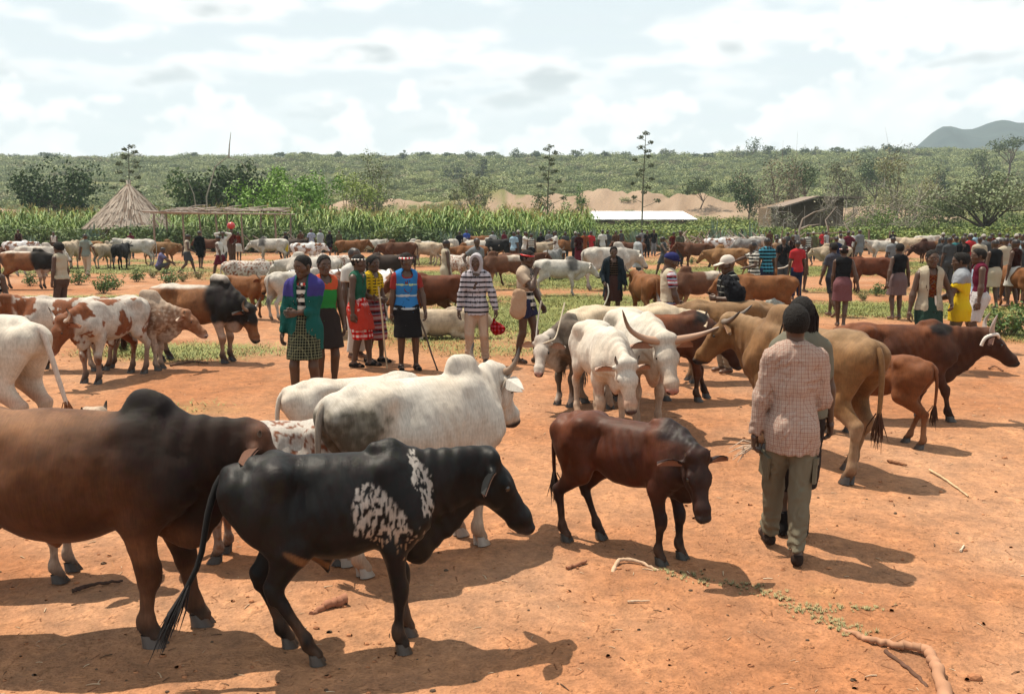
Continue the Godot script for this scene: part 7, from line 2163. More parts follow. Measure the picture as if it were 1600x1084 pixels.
# proto, place, turn, size, tint, label, group
func make_cattle():
	coat_noise = [noise(1.6, 3, 201), noise(4.2, 3, 202), noise(13.0, 2, 203), noise(3.6, 3, 204)]
	jobs = near_cattle()
	var n_near := jobs.size()
	# the mid-distance and far herd: a few poses, copied
	var protos := [
		{"coat": "plain", "cell": 0.036, "hump": 0.06, "poll": Vector3(0.98, 1.12, 0), "pitch": 48.0, "horn": HORN_MID},
		{"coat": "plain", "cell": 0.036, "hump": 0.15, "poll": Vector3(0.98, 0.98, 0.05), "pitch": 50.0, "yaw": 12.0, "horn": HORN_SHORT, "dewlap": 0.14, "feet": [Vector2(0.12, 0), Vector2(-0.08, 0), Vector2(0.1, 0), Vector2(-0.1, 0)]},
		{"coat": "plain", "cell": 0.036, "hump": 0.08, "poll": Vector3(0.92, 0.62, 0.05), "pitch": 66.0, "horn": HORN_MID, "feet": [Vector2(-0.1, 0), Vector2(0.14, 0), Vector2(-0.1, 0), Vector2(0.1, 0)]},
		{"coat": "plain", "cell": 0.036, "hump": 0.05, "poll": Vector3(0.86, 1.12, 0.22), "pitch": 44.0, "yaw": 58.0, "horn": HORN_MID},
		{"coat": "plainpied", "cell": 0.034, "hump": 0.08, "poll": Vector3(0.98, 1.06, -0.05), "pitch": 48.0, "yaw": -20.0, "horn": HORN_SHORT, "seed": 31.0},
		{"coat": "greyneck", "cell": 0.032, "hump": 0.12, "poll": Vector3(0.98, 0.98, 0.0), "pitch": 46.0, "horn": HORN_SHORT, "seed": 32.0},
		{"coat": "whiterump", "cell": 0.032, "hump": 0.16, "poll": Vector3(0.94, 0.86, 0.06), "pitch": 56.0, "horn": HORN_MID, "seed": 33.0, "dewlap": 0.15},
		{"coat": "blackneck", "cell": 0.03, "hump": 0.14, "poll": Vector3(0.98, 0.95, 0.04), "pitch": 52.0, "horn": HORN_SHORT, "seed": 34.0},
		{"coat": "speckled", "cell": 0.03, "hump": 0.08, "poll": Vector3(0.96, 1.04, -0.1), "pitch": 50.0, "yaw": -30.0, "horn": HORN_MID, "seed": 35.0},
		{"coat": "plain", "cell": 0.032, "lying": true, "hump": 0.06, "poll": Vector3(0.92, 1.10, 0.12), "pitch": 36.0, "yaw": 20.0, "horn": HORN_SHORT}]
	for q in protos:
		jobs.append(q)
	var g := WorkerThreadPool.add_group_task(cow_job, jobs.size())
	WorkerThreadPool.wait_for_group_task_completion(g)
	for i in n_near:
		make_cow(jobs[i], jobs[i].get("called", "cow"))
	var tints := {"white": Color(0.72, 0.66, 0.58), "cream": Color(0.66, 0.52, 0.37), "tan": Color(0.35, 0.18, 0.072), "orange": Color(0.28, 0.108, 0.034), "brown": Color(0.135, 0.048, 0.019), "red": Color(0.165, 0.044, 0.014), "dark": Color(0.050, 0.028, 0.020), "black": Color(0.013, 0.012, 0.012), "grey": Color(0.30, 0.29, 0.28), "none": Color(1, 1, 1)}
	var mats := {}
	for k in tints:
		var m: StandardMaterial3D = (M.hide as StandardMaterial3D).duplicate()
		m.albedo_color = (tints[k] as Color).linear_to_srgb()
		mats[k] = m
	var made := {}
	for q in HERD:
		var k: int = q[0]
		var o: Dictionary = jobs[n_near + k]
		var t: Node3D
		if not made.has(k):
			o["label"] = q[5]
			t = make_cow(o, "cow")
			made[k] = t
		else:
			t = (made[k] as Node3D).duplicate()
			t.name = numbered("cow")
			add_child(t, true)
		t.position = on_land(q[1])
		if k == 9:
			t.position.y -= 0.50 * (q[3] as float)
		t.rotation.y = deg_to_rad(q[2])
		t.scale = Vector3.ONE * (q[3] as float)
		tag(t, q[5], "calf" if (q[3] as float) < 0.8 else "cow", q[6])
		for ch in t.get_children():
			if ch.name.begins_with("horn"):
				continue
			(ch as MeshInstance3D).material_override = mats[q[4]]


# ---------------------------------------------------------------- people: +x is where they look, y up, their right is +z; standing height 1.72
static func bend(a: Vector3, c: Vector3, l1: float, l2: float, pole: Vector3) -> Array:
	# the middle joint of a two-bone limb, and its reachable end
	var d := c - a
	var L := clampf(d.length(), 0.05, (l1 + l2) * 0.999)
	var u := d.normalized()
	var x := (l1 * l1 - l2 * l2 + L * L) / (2.0 * L)
	var h := sqrt(maxf(l1 * l1 - x * x, 0.0))
	var w := (pole - u * pole.dot(u)).normalized()
	return [a + u * x + w * h, a + u * L]

static func rig(o: Dictionary) -> Dictionary:
	var J := {}
	var drop: float = o.get("drop", 0.0)
	var lean: float = o.get("lean", 0.0)
	var side: float = o.get("sway", 0.0)
	var base_hip := Vector3(o.get("back", 0.0), 0.915 - drop, side * 0.5)
	var up := Vector3(lean, 1.0, -side * 0.25).normalized()
	J.hip = base_hip
	J.waist = base_hip + up * 0.16
	J.chest = base_hip + up * 0.36
	J.top = base_hip + up * 0.49
	J.neck = base_hip + up * 0.53
	J.head = base_hip + up * 0.535 + Vector3(0.025 + 0.08 * lean, 0.155, 0)
	J.up = up
	for i in 2:
		var s := -1.0 if i == 0 else 1.0
		var n := "l" if i == 0 else "r"
		var sh: Vector3 = J.top + Vector3(0, -0.015, s * 0.178)
		var hand: Vector3 = o.get(n + "h", Vector3(0.05 + lean * 0.3, 0.80 - drop, s * 0.25))
		var pole: Vector3 = o.get(n + "ep", Vector3(-0.8, -0.1, s * 0.5))
		var e := bend(sh, hand, 0.29, 0.265, pole)
		J[n + "s"] = sh
		J[n + "e"] = e[0]
		J[n + "w"] = e[1]
		var hp: Vector3 = base_hip + Vector3(0, -0.02, s * 0.088)
		var foot: Vector3 = o.get(n + "f", Vector3(0.0, 0.075, s * 0.10))
		var k := bend(hp, foot, 0.43, 0.405, o.get(n + "kp", Vector3(1.0, 0.0, s * 0.12)))
		J[n + "p"] = hp
		J[n + "k"] = k[0]
		J[n + "a"] = k[1]
		var ft: float = o.get(n + "t", 0.0)   # toe turned out, degrees
		var td := Vector3(1, 0, 0).rotated(Vector3.UP, deg_to_rad(-s * (8.0 + ft)))
		J[n + "toe"] = (k[1] as Vector3) + td * 0.155 + Vector3(0, -0.045 if (k[1] as Vector3).y < 0.12 else -0.11, 0)
	return J

static func deep(x: float) -> Basis:
	return Basis(Vector3(x, 0, 0), Vector3(0, 1, 0), Vector3(0, 0, 1))

# torso, arms, legs; grow swells them for clothing, parts picks which
static func body_bones(J: Dictionary, grow: float, torso := true, arms := 3, legs := 3) -> Array:
	var B := []
	var k := 0.05
	if torso:
		B.append([J.hip + Vector3(0, -0.01, 0), J.hip.lerp(J.waist, 0.55), 0.150 + grow, 0.135 + grow, k, deep(1.38)])
		B.append([J.waist, J.waist.lerp(J.chest, 0.5), 0.125 + grow, 0.132 + grow, k, deep(1.40)])
		B.append([J.chest - J.up * 0.02, J.chest + J.up * 0.07, 0.150 + grow, 0.145 + grow, k, deep(1.42)])
		B.append([J.ls + Vector3(0, -0.005, 0.05), J.rs + Vector3(0, -0.005, -0.05), 0.058 + grow * 0.5, 0.058 + grow * 0.5, k, null])
		B.append([J.top + Vector3(-0.01, -0.01, -0.07), J.top + Vector3(-0.01, -0.01, 0.07), 0.072 + grow * 0.6, 0.072 + grow * 0.6, k, null])
		B.append([J.neck + Vector3(-0.02, -0.03, 0), (J.ls as Vector3) + Vector3(-0.01, 0.012, 0.02), 0.055 + grow * 0.4, 0.040 + grow * 0.5, k, null])
		B.append([J.neck + Vector3(-0.02, -0.03, 0), (J.rs as Vector3) + Vector3(-0.01, 0.012, -0.02), 0.055 + grow * 0.4, 0.040 + grow * 0.5, k, null])
		for s in [-1.0, 1.0]:
			B.append([J.hip + Vector3(-0.045, -0.02, s * 0.07), J.hip + Vector3(-0.03, -0.06, s * 0.075), 0.088 + grow, 0.085 + grow, k, null])
	for n in ["l", "r"]:
		if arms >= 1:
			B.append([(J[n + "s"] as Vector3) + Vector3(0, -0.012, 0), (J[n + "s"] as Vector3).lerp(J[n + "e"], 1.0 if arms > 1 else 0.62), 0.052 + grow * 0.8, (0.042 if arms > 1 else 0.048) + grow, 0.035, null])
		if arms >= 2:
			B.append([J[n + "e"], (J[n + "w"] as Vector3), 0.042 + grow, 0.028 + grow, 0.03, null])
			if grow < 0.005:
				B.append([(J[n + "e"] as Vector3).lerp(J[n + "w"], 0.12), (J[n + "e"] as Vector3).lerp(J[n + "w"], 0.4), 0.045, 0.038, 0.03, null])
		if legs >= 1:
			B.append([J[n + "p"], J[n + "k"], 0.088 + grow, 0.055 + grow, 0.04, null])
		if legs >= 2:
			B.append([J[n + "k"], J[n + "a"], 0.054 + grow, 0.036 + grow, 0.035, null])
			if grow < 0.005:
				var sh: Vector3 = (J[n + "a"] as Vector3) - J[n + "k"]
				var bk := Vector3(-0.022, 0, 0)
				B.append([(J[n + "k"] as Vector3) + sh * 0.15 + bk, (J[n + "k"] as Vector3) + sh * 0.48 + bk * 0.8, 0.048, 0.040, 0.04, null])
		if legs >= 3:
			var a: Vector3 = J[n + "a"]
			var t: Vector3 = J[n + "toe"]
			B.append([a + Vector3(-0.035, -0.035, 0), a + Vector3(-0.02, -0.02, 0), 0.036 + grow, 0.036 + grow, 0.03, null])
			B.append([a.lerp(t, 0.1) + Vector3(0, -0.02, 0), t, 0.042 + grow, 0.026 + grow, 0.03, null])
			B.append([t - (t - a) * 0.15 + Vector3(0, 0.0, -0.018), t - (t - a) * 0.15 + Vector3(0, 0.0, 0.018), 0.027 + grow, 0.027 + grow, 0.02, null])
	return B

# creases of hanging cloth
class Drape:
	var n: FastNoiseLite
	var amp := 0.0034
	var legs := false
	func at(p: Vector3) -> float:
		var q := n.get_noise_3dv(p * 0.45)
		var m := 0.55 + 0.9 * n.get_noise_3dv(p * 0.6 + Vector3(7, 3, 1))
		if legs:
			var low := clampf((0.34 - p.y) / 0.25, 0.0, 1.0)
			return amp * (m * sin(p.x * 46.0 + p.z * 30.0 + q * 16.0) + 1.6 * low * sin(p.y * 95.0 + q * 10.0))
		var s := 1.0 if p.z > 0.0 else -1.0
		return amp * m * (sin(p.y * 24.0 + s * p.z * 34.0 + p.x * 20.0 + q * 15.0) + 0.6 * sin(p.z * 62.0 + q * 14.0))

var head_arrays := []
var hand_arrays := []

func make_templates_of_flesh() -> void:
	# a head: skull, face, ears, neck; origin in the middle of the head
	var s := Solid.new()
	var T := func(z: float) -> Basis: return Basis(Vector3(1, 0, 0), Vector3(0, 1, 0), Vector3(0, 0, z))
	var B := [
		[Vector3(-0.022, 0.030, 0), Vector3(0.015, 0.036, 0), 0.092, 0.086, 0.02, T.call(1.20)],
		[Vector3(0.035, 0.0, 0), Vector3(0.040, -0.055, 0), 0.066, 0.050, 0.03, T.call(1.08)],
		[Vector3(0.01, -0.062, 0), Vector3(0.062, -0.092, 0), 0.050, 0.028, 0.03, T.call(0.95)],
		[Vector3(0.086, 0.012, 0), Vector3(0.106, -0.026, 0), 0.010, 0.014, 0.012, null],
		[Vector3(0.102, -0.030, -0.014), Vector3(0.102, -0.030, 0.014), 0.011, 0.011, 0.008, null],
		[Vector3(0.086, -0.056, -0.016), Vector3(0.086, -0.056, 0.016), 0.013, 0.013, 0.006, null],
		[Vector3(0.082, -0.070, -0.014), Vector3(0.082, -0.070, 0.014), 0.013, 0.013, 0.006, null],
		[Vector3(0.078, 0.032, -0.040), Vector3(0.084, 0.034, 0.0), 0.015, 0.013, 0.014, null],
		[Vector3(0.078, 0.032, 0.040), Vector3(0.084, 0.034, 0.0), 0.015, 0.013, 0.014, null],
		[Vector3(-0.02, -0.045, 0), Vector3(-0.035, -0.17, 0), 0.054, 0.060, 0.03, null]]
	for z in [-1.0, 1.0]:
		B.append([Vector3(0.056, -0.018, z * 0.044), Vector3(0.035, -0.015, z * 0.060), 0.024, 0.020, 0.02, null])
		B.append([Vector3(-0.012, 0.012, z * 0.080), Vector3(-0.004, -0.028, z * 0.076), 0.020, 0.013, 0.006, Basis(Vector3(1, 0, 0), Vector3(0, 1, 0), Vector3(0, 0, 1.8))])
		B.append([Vector3(0.078, 0.010, z * 0.031), Vector3(0.078, 0.010, z * 0.034), 0.0145, 0.0145, 0.004, null])
	s.fill(B, 0.0055)
	s.skin()
	head_arrays = [s.vs, s.ns, s.ix]
	# a left hand, slightly curled: wrist at the origin, fingers along +x, back of the hand +y, thumb towards +z
	s = Solid.new()
	B = [[Vector3(-0.02, 0, 0), Vector3(0.02, 0, 0), 0.026, 0.026, 0.02, Basis(Vector3(1, 0, 0), Vector3(0, 1.25, 0), Vector3(0, 0, 1))],
		[Vector3(0.03, 0, -0.020), Vector3(0.080, -0.002, -0.027), 0.019, 0.013, 0.02, null], [Vector3(0.03, 0, 0.016), Vector3(0.084, -0.002, 0.022), 0.021, 0.013, 0.02, null], [Vector3(0.03, 0, 0.0), Vector3(0.086, 0.0, 0.0), 0.019, 0.014, 0.02, null]]
	var zs := [-0.031, -0.0105, 0.0105, 0.031]
	var ls := [0.058, 0.074, 0.080, 0.072]
	for i in 4:
		var L: float = ls[i]
		var p := Vector3(0.080, -0.002, zs[i])
		var c := 0.35 + 0.12 * (3 - i)
		var q := p + Vector3(cos(c), -sin(c), 0.04 * (i - 1.5)) * L * 0.46
		var r := q + Vector3(cos(c + 0.55), -sin(c + 0.55), 0.02 * (i - 1.5)) * L * 0.32
		var e := r + Vector3(cos(c + 0.95), -sin(c + 0.95), 0.0) * L * 0.24
		B.append([p, q, 0.0095, 0.0088, 0.004, null])
		B.append([q, r, 0.0090, 0.0082, 0.003, null])
		B.append([r, e, 0.0083, 0.0070, 0.003, null])
	B.append([Vector3(0.018, -0.006, 0.022), Vector3(0.052, -0.020, 0.050), 0.015, 0.0115, 0.012, null])
	B.append([Vector3(0.052, -0.020, 0.050), Vector3(0.078, -0.030, 0.054), 0.0115, 0.0100, 0.004, null])
	B.append([Vector3(0.078, -0.030, 0.054), Vector3(0.098, -0.038, 0.050), 0.0100, 0.0085, 0.004, null])
	s.fill(B, 0.0042)
	s.skin()
	hand_arrays = [s.vs, s.ns, s.ix]

static func add_to(dst: Array, src: Array, t: Transform3D, mirror: bool) -> void:
	var v: PackedVector3Array = dst[0]
	var n: PackedVector3Array = dst[1]
	var ix: PackedInt32Array = dst[2]
	var k := v.size()
	var nb := t.basis.inverse().transposed()
	for i in src[0].size():
		v.append(t * (src[0][i] as Vector3))
		n.append((nb * (src[1][i] as Vector3)).normalized())
	if mirror:
		for i in range(0, src[2].size(), 3):
			ix.append(k + (src[2][i] as int))
			ix.append(k + (src[2][i + 2] as int))
			ix.append(k + (src[2][i + 1] as int))
	else:
		for i in src[2]:
			ix.append(k + (i as int))
	dst[0] = v
	dst[1] = n
	dst[2] = ix

static func face_frame(o: Dictionary, J: Dictionary) -> Transform3D:
	var b := Basis(Vector3.UP, deg_to_rad(-o.get("look", 0.0))) * Basis(Vector3(0, 0, 1), deg_to_rad(-o.get("nod", 0.0)))
	return Transform3D(b.scaled(Vector3.ONE * (o.get("skull", 1.06) as float)), J.head)

# one garment: [name, what, numbers, colour, cloth, size of the repeat]
func garment(o: Dictionary, J: Dictionary, w: Array, cell: float) -> Array:
	var q: Dictionary = w[2]
	var g: float = q.get("g", 0.018 if w[1] in ["top", "cape"] else 0.012)
	var s := Solid.new()
	var hf := face_frame(o, J)
	var H := func(x: float, y: float, z: float) -> Vector3: return hf * Vector3(x, y, z)
	var hb := hf.basis.orthonormalized()
	var fine := cell
	match w[1]:
		"top":
			var sl: int = q.get("sleeve", 1)
			var hem: float = (q.get("hem", 0.86) as float) - (o.get("drop", 0.0) as float)
			var B := body_bones(J, g, true, 0, 0)
			B.append_array(body_bones(J, q.get("ga", minf(g, 0.024)), false, sl, 0))
			if hem < J.hip.y - 0.02:
				B.append([J.hip, Vector3(J.hip.x, hem - 0.02, J.hip.z), 0.155 + g, 0.160 + g + (q.get("flare", 0.0) as float), 0.05, deep(1.25)])
			s.fill(B, cell)
			s.cut(Vector3(J.hip.x, hem, J.hip.z), Vector3(0, -1, 0), 0.48 if hem < 1.0 else 0.9)
			if sl == 0:
				for z in [-1.0, 1.0]:
					s.cut(J.top + Vector3(0, -0.05, z * 0.172), Vector3(0, 0, z), 0.22)
			elif sl == 1:
				for n in ["l", "r"]:
					s.cut((J[n + "s"] as Vector3).lerp(J[n + "e"], 0.62), ((J[n + "e"] as Vector3) - J[n + "s"]).normalized(), 0.11)
			else:
				for n in ["l", "r"]:
					s.cut(J[n + "w"], ((J[n + "w"] as Vector3) - J[n + "e"]).normalized(), 0.10)
			if q.has("cap"):
				s.cut(Vector3(J.hip.x, q.cap, J.hip.z), Vector3(0, 1, 0), 0.8)
			s.cut(J.neck + Vector3(0.03, -0.025 - (q.get("neck", 0.0) as float), 0), Vector3(0.42, 1, 0).normalized(), 0.085 + (q.get("neck", 0.0) as float))
			if q.has("open"):
				# open down the front
				var wd: float = q.open
				for z in s.nz:
					for y in s.ny:
						for x in s.nx:
							var p := s.lo + Vector3(x, y, z) * s.h
							if p.x > J.chest.x + 0.02:
								var i := (z * s.ny + y) * s.nx + x
								s.f[i] = maxf(s.f[i], wd - absf(p.z - J.hip.z))
		"trousers", "shorts":
			var leg: float = q.get("leg", 2.0)
			var B := [[J.hip + Vector3(0, 0.02, 0), J.hip + Vector3(0, -0.05, 0), 0.152 + g, 0.150 + g, 0.05, deep(1.36)]]
			for n in ["l", "r"]:
				B.append([J[n + "p"], (J[n + "p"] as Vector3).lerp(J[n + "k"], minf(leg + 0.02, 1.0)), 0.090 + g, lerpf(0.090, 0.060, minf(leg, 1.0)) + g * 1.3, 0.03, null])
				if leg > 1.0:
					B.append([J[n + "k"], J[n + "a"], 0.058 + g * 1.2, 0.046 + g * 1.3, 0.03, null])
				B.append([J.hip + Vector3(-0.045, -0.02, 0.07 * (-1.0 if n == "l" else 1.0)), J.hip + Vector3(-0.03, -0.06, 0.075 * (-1.0 if n == "l" else 1.0)), 0.09 + g, 0.088 + g, 0.05, null])
			s.fill(B, cell)
			s.cut(J.hip + Vector3(0, 0.11, 0), Vector3(0, 1, 0), 0.4)
			for n in ["l", "r"]:
				if leg <= 1.0:
					s.cut((J[n + "p"] as Vector3).lerp(J[n + "k"], leg), ((J[n + "k"] as Vector3) - J[n + "p"]).normalized(), 0.16)
				else:
					s.cut((J[n + "k"] as Vector3).lerp(J[n + "a"], leg - 1.0), ((J[n + "a"] as Vector3) - J[n + "k"]).normalized(), 0.13)
		"skirt":
			var hem: float = (q.get("hem", 0.45) as float) - (o.get("drop", 0.0) as float)
			var mid: Vector3 = ((J.lk as Vector3) + J.rk) * 0.5
			var e := Vector3(lerpf(J.hip.x, mid.x, 0.8), hem - 0.03, J.hip.z)
			var fl: float = q.get("flare", 0.05)
			var B := [[J.waist + Vector3(0, -0.04, 0), J.hip, 0.142 + g, 0.160 + g, 0.04, deep(1.32)], [J.hip, e, 0.160 + g, 0.158 + g + fl, 0.05, deep(1.15)]]
			for n in ["l", "r"]:
				B.append([J[n + "p"], J[n + "k"], 0.09 + g, 0.068 + g + fl * 0.4, 0.08, null])
				B.append([J.hip + Vector3(-0.045, -0.02, 0.07 * (-1.0 if n == "l" else 1.0)), J.hip + Vector3(-0.03, -0.06, 0.075 * (-1.0 if n == "l" else 1.0)), 0.092 + g, 0.092 + g, 0.06, null])
			s.fill(B, cell)
			s.cut(Vector3(e.x, hem, e.z), Vector3(0, -1, 0), 0.55)
			s.cut(J.waist + Vector3(0, 0.015, 0), Vector3(0, 1, 0), 0.3)
		"cape":
			var hem: float = (q.get("hem", 0.7) as float) - (o.get("drop", 0.0) as float)
			var B := body_bones(J, g, true, 1, 0)
			B.append([J.top + Vector3(-0.01, -0.05, 0), Vector3(J.hip.x - 0.01, hem, J.hip.z), 0.195 + g, 0.225 + g, 0.06, deep(1.30)])
			s.fill(B, cell)
			s.cut(Vector3(J.hip.x, hem, J.hip.z), Vector3(0, -1, 0), 0.5)
			s.cut(J.neck + Vector3(0.03, 0.0, 0), Vector3(0.4, 1, 0).normalized(), 0.10)
		"shoes":
			var B := []
			for n in ["l", "r"]:
				var a: Vector3 = J[n + "a"]
				var t: Vector3 = J[n + "toe"]
				B.append([a + Vector3(-0.04, -0.042, 0), t + Vector3(0.01, -0.004, 0), 0.040, 0.036, 0.02, null])
				B.append([a + Vector3(-0.03, -0.035, 0), a.lerp(t, 0.55) + Vector3(0, 0.005, 0), 0.044, 0.040, 0.02, null])
				if q.get("boot", 0.0) > 0.0:
					B.append([a, a + Vector3(0, q.boot, 0), 0.055, 0.062, 0.03, null])
			s.fill(B, cell * 0.7)
			for n in ["l", "r"]:
				s.cut((J[n + "a"] as Vector3) + Vector3(0, 0.0 + (q.get("boot", 0.0) as float), 0), Vector3(0, 1, 0), 0.10)
				s.cut(Vector3((J[n + "a"] as Vector3).x, maxf(0.004, (J[n + "a"] as Vector3).y - 0.078), (J[n + "a"] as Vector3).z), Vector3(0, -1, 0), 0.3)
		"hair":
			var r: float = q.get("r", 0.096)
			s.fill([[H.call(-0.026, 0.034, 0), H.call(0.012, 0.042, 0), r * 1.07, (r - 0.004) * 1.06, 0.02, Basis(Vector3(1, 0, 0), Vector3(0, 1, 0), Vector3(0, 0, 1.14)) * hb.inverse()]], 0.0075)
			s.cut(H.call(0.052, 0.046, 0), hb * Vector3(0.80, -0.60, 0), 0.3)
			s.cut(H.call(-0.02, -0.030, 0), hb * Vector3(0.15, -1, 0).normalized(), 0.3)
		"scarf":
			var r: float = q.get("r", 0.102)
			s.fill([[H.call(-0.03, 0.034, 0), H.call(0.010, 0.046, 0), r * 1.06, r * 1.04, 0.02, Basis(Vector3(1, 0, 0), Vector3(0, 1, 0), Vector3(0, 0, 1.1)) * hb.inverse()], [H.call(-0.07, 0.0, 0), H.call(-0.095, -0.05, 0), 0.05, 0.035, 0.04, null]], 0.009)
			s.cut(H.call(0.045, 0.05, 0), hb * Vector3(0.62, -0.78, 0), 0.3)
		"hood":
			s.fill([[H.call(-0.035, 0.030, 0), H.call(0.035, 0.034, 0), 0.120, 0.110, 0.03, Basis(Vector3(1, 0, 0), Vector3(0, 1, 0), Vector3(0, 0, 1.12)) * hb.inverse()], [H.call(-0.02, -0.05, 0), J.neck + Vector3(-0.02, -0.06, 0), 0.105, 0.115, 0.05, null]], 0.009)
			# the opening round the face
			for z in s.nz:
				for y in s.ny:
					for x in s.nx:
						var p := hf.affine_inverse() * (s.lo + Vector3(x, y, z) * s.h)
						if p.x > 0.015:
							var i := (z * s.ny + y) * s.nx + x
							s.f[i] = maxf(s.f[i], 0.066 - Vector2(p.z * 1.15, (p.y + 0.012) * 0.72).length())
			s.cut(H.call(0.072, 0.0, 0), hb * Vector3(1, -0.1, 0).normalized(), 0.2)
		"cap":
			s.fill([[H.call(-0.02, 0.045, 0), H.call(0.008, 0.05, 0), 0.103, 0.100, 0.02, Basis(Vector3(1, 0, 0), Vector3(0, 1, 0), Vector3(0, 0, 1.12)) * hb.inverse()], [H.call(0.06, 0.045, 0), H.call(0.165, 0.030, 0), 0.066, 0.055, 0.012, Basis(Vector3(1, 0, 0), Vector3(0, 4.5, 0), Vector3(0, 0, 0.9)) * hb.inverse()]] if not q.has("beret") else [[H.call(-0.02, 0.06, 0), H.call(0.01, 0.075, 0), 0.108, 0.104, 0.02, Basis(Vector3(1, 0, 0), Vector3(0, 1.25, 0), Vector3(0, 0, 1.06)) * hb.inverse()], [H.call(0.05, 0.05, 0), H.call(0.10, 0.055, 0), 0.07, 0.05, 0.02, Basis(Vector3(1, 0, 0), Vector3(0, 2.5, 0), Vector3(0, 0, 1)) * hb.inverse()]], 0.0075)
			s.cut(H.call(-0.02, 0.028, 0), hb * Vector3(-0.12, -1, 0).normalized(), 0.3)
	if w[1] in ["top", "trousers", "shorts", "skirt", "cape"]:
		var dr = null
		if cell < 0.02:
			dr = Drape.new()
			dr.n = fold_noise
			dr.amp = q.get("drape", 0.0034)
			dr.legs = w[1] == "trousers"
		s.relief(fold_noise, q.get("fold", 0.011 if w[1] in ["top", "cape"] else 0.009), Vector3(1.0, 0.42, 1.0), dr)
	elif w[1] == "hair":
		s.relief(fold_noise, 0.007, Vector3(7.0, 7.0, 7.0))
	elif w[1] in ["scarf", "hood"]:
		s.relief(fold_noise, 0.006, Vector3(2.0, 2.0, 2.0))
	s.skin()
	return [s.vs, s.ns, s.ix]

var fold_noise: FastNoiseLite
var crew := []

func person_job(i: int) -> void:
	var o: Dictionary = crew[i]
	var J := rig(o)
	o["J"] = J
	var far: bool = o.get("far", false)
	var cell: float = o.get("cell", 0.024 if far else 0.0158)
	var s := Solid.new()
	var B := body_bones(J, 0.0)
	var hf := face_frame(o, J)
	B.append([J.neck - J.up * 0.05, J.head + Vector3(-0.03, -0.09, 0), 0.062, 0.054, 0.04, null])
	if far:
		B.append([hf * Vector3(-0.02, 0.03, 0), hf * Vector3(0.015, 0.03, 0), 0.10, 0.094, 0.02, Basis(Vector3(1, 0, 0), Vector3(0, 1, 0), Vector3(0, 0, 1.15))])
		B.append([hf * Vector3(0.04, -0.03, 0), hf * Vector3(0.06, -0.085, 0), 0.06, 0.035, 0.03, null])
		for n in ["l", "r"]:
			var d: Vector3 = ((J[n + "w"] as Vector3) - J[n + "e"]).normalized()
			B.append([J[n + "w"] + d * 0.02, J[n + "w"] + d * 0.13, 0.034, 0.026, 0.02, null])
	s.fill(B, cell)
	s.skin()
	var dst := [s.vs, s.ns, s.ix]
	if not far:
		add_to(dst, head_arrays, hf, false)
		for n in ["l", "r"]:
			var d: Vector3 = ((J[n + "w"] as Vector3) - J[n + "e"]).normalized()
			var z := -1.0 if n == "l" else 1.0
			var back: Vector3 = o.get(n + "back", Vector3(0.15, 0, z))
			back = (back - d * back.dot(d)).normalized()
			var b := Basis(d, back, d.cross(back))
			if n == "r":
				b.z = -b.z
			add_to(dst, hand_arrays, Transform3D(b.scaled_local(Vector3.ONE * 1.06), (J[n + "w"] as Vector3) - d * 0.012), n == "r")
	var tone: Color = o.get("skin", Color(0.060, 0.032, 0.020))
	var c := PackedColorArray()
	c.resize(dst[0].size())
	var inv := hf.affine_inverse()
	for k in c.size():
		var p: Vector3 = dst[0][k]
		var q := inv * p
		var col := tone.lerp(tone * 1.35, 0.5 + 0.5 * fold_noise.get_noise_3dv(p * 1.5))
		if q.length() < 0.19:
			if far:
				if q.y > 0.025 - 0.9 * minf(0.0, q.x - 0.02) * 0.0 and (q.x < 0.05 or q.y > 0.075):
					col = Color(0.012, 0.010, 0.009)
			else:
				var ez := absf(q.z) - 0.0325
				var e2 := Vector2(ez, q.y - 0.010)
				if q.x > 0.07 and e2.length() < 0.0095 and absf(q.y - 0.010) < 0.0065:
					col = Color(0.30, 0.27, 0.24) if absf(ez) > 0.0042 else Color(0.01, 0.008, 0.007)
				elif q.x > 0.07 and q.y > 0.026 and q.y < 0.038 and absf(q.z) > 0.014 and absf(q.z) < 0.05:
					col = tone * 0.45
				elif q.x > 0.078 and q.y < -0.049 and q.y > -0.076 and absf(q.z) < 0.026:
					col = tone.lerp(Color(0.10, 0.045, 0.038), 0.5)
		if p.y < 0.06 and not o.has("shod"):
			col = col.lerp(Color(0.20, 0.10, 0.06), 0.55)
		c[k] = col
	o["body"] = [dst[0], dst[1], c, dst[2]]
	var out := []
	for w in o.get("wear", []):
		out.append(garment(o, J, w, cell * (1.0 if far else 1.0)))
	o["clothes"] = out

func ring_beads(o: Dictionary, J: Dictionary, cols: Array, y: float, r: float, thick: float, parent: Node3D, called: String) -> void:
	var hf := face_frame(o, J)
	var s := Shape.new()
	var n := cols.size() * (24 / cols.size())
	for i in n:
		var a0 := TAU * i / n
		var a1 := TAU * (i + 0.92) / n
		var p := hf * Vector3(cos(a0) * r - 0.008, y, sin(a0) * r * 0.88)
		var e := hf * Vector3(cos(a1) * r - 0.008, y, sin(a1) * r * 0.88)
		var c: Color = cols[i % cols.size()]
		s.tube([p, e], [thick, thick], [c, c], 6, 1.0)
	part(called, s.mesh(), M.bead, parent)

func dress(o: Dictionary, t: Node3D) -> void:
	part("body", mesh_of(o.body[0], o.body[1], o.body[2], o.body[3]), M.skin, t)
	var w: Array = o.get("wear", [])
	for i in w.size():
		var a: Array = o.clothes[i]
		var m: Material
		if w[i][1] == "hair":
			m = M.hair
		else:
			m = cloth(w[i][3], w[i][4] if w[i].size() > 4 else "weave", w[i][5] if w[i].size() > 5 else 0.2)
		part(w[i][0], mesh_of(a[0], a[1], PackedColorArray(), a[2]), m, t)

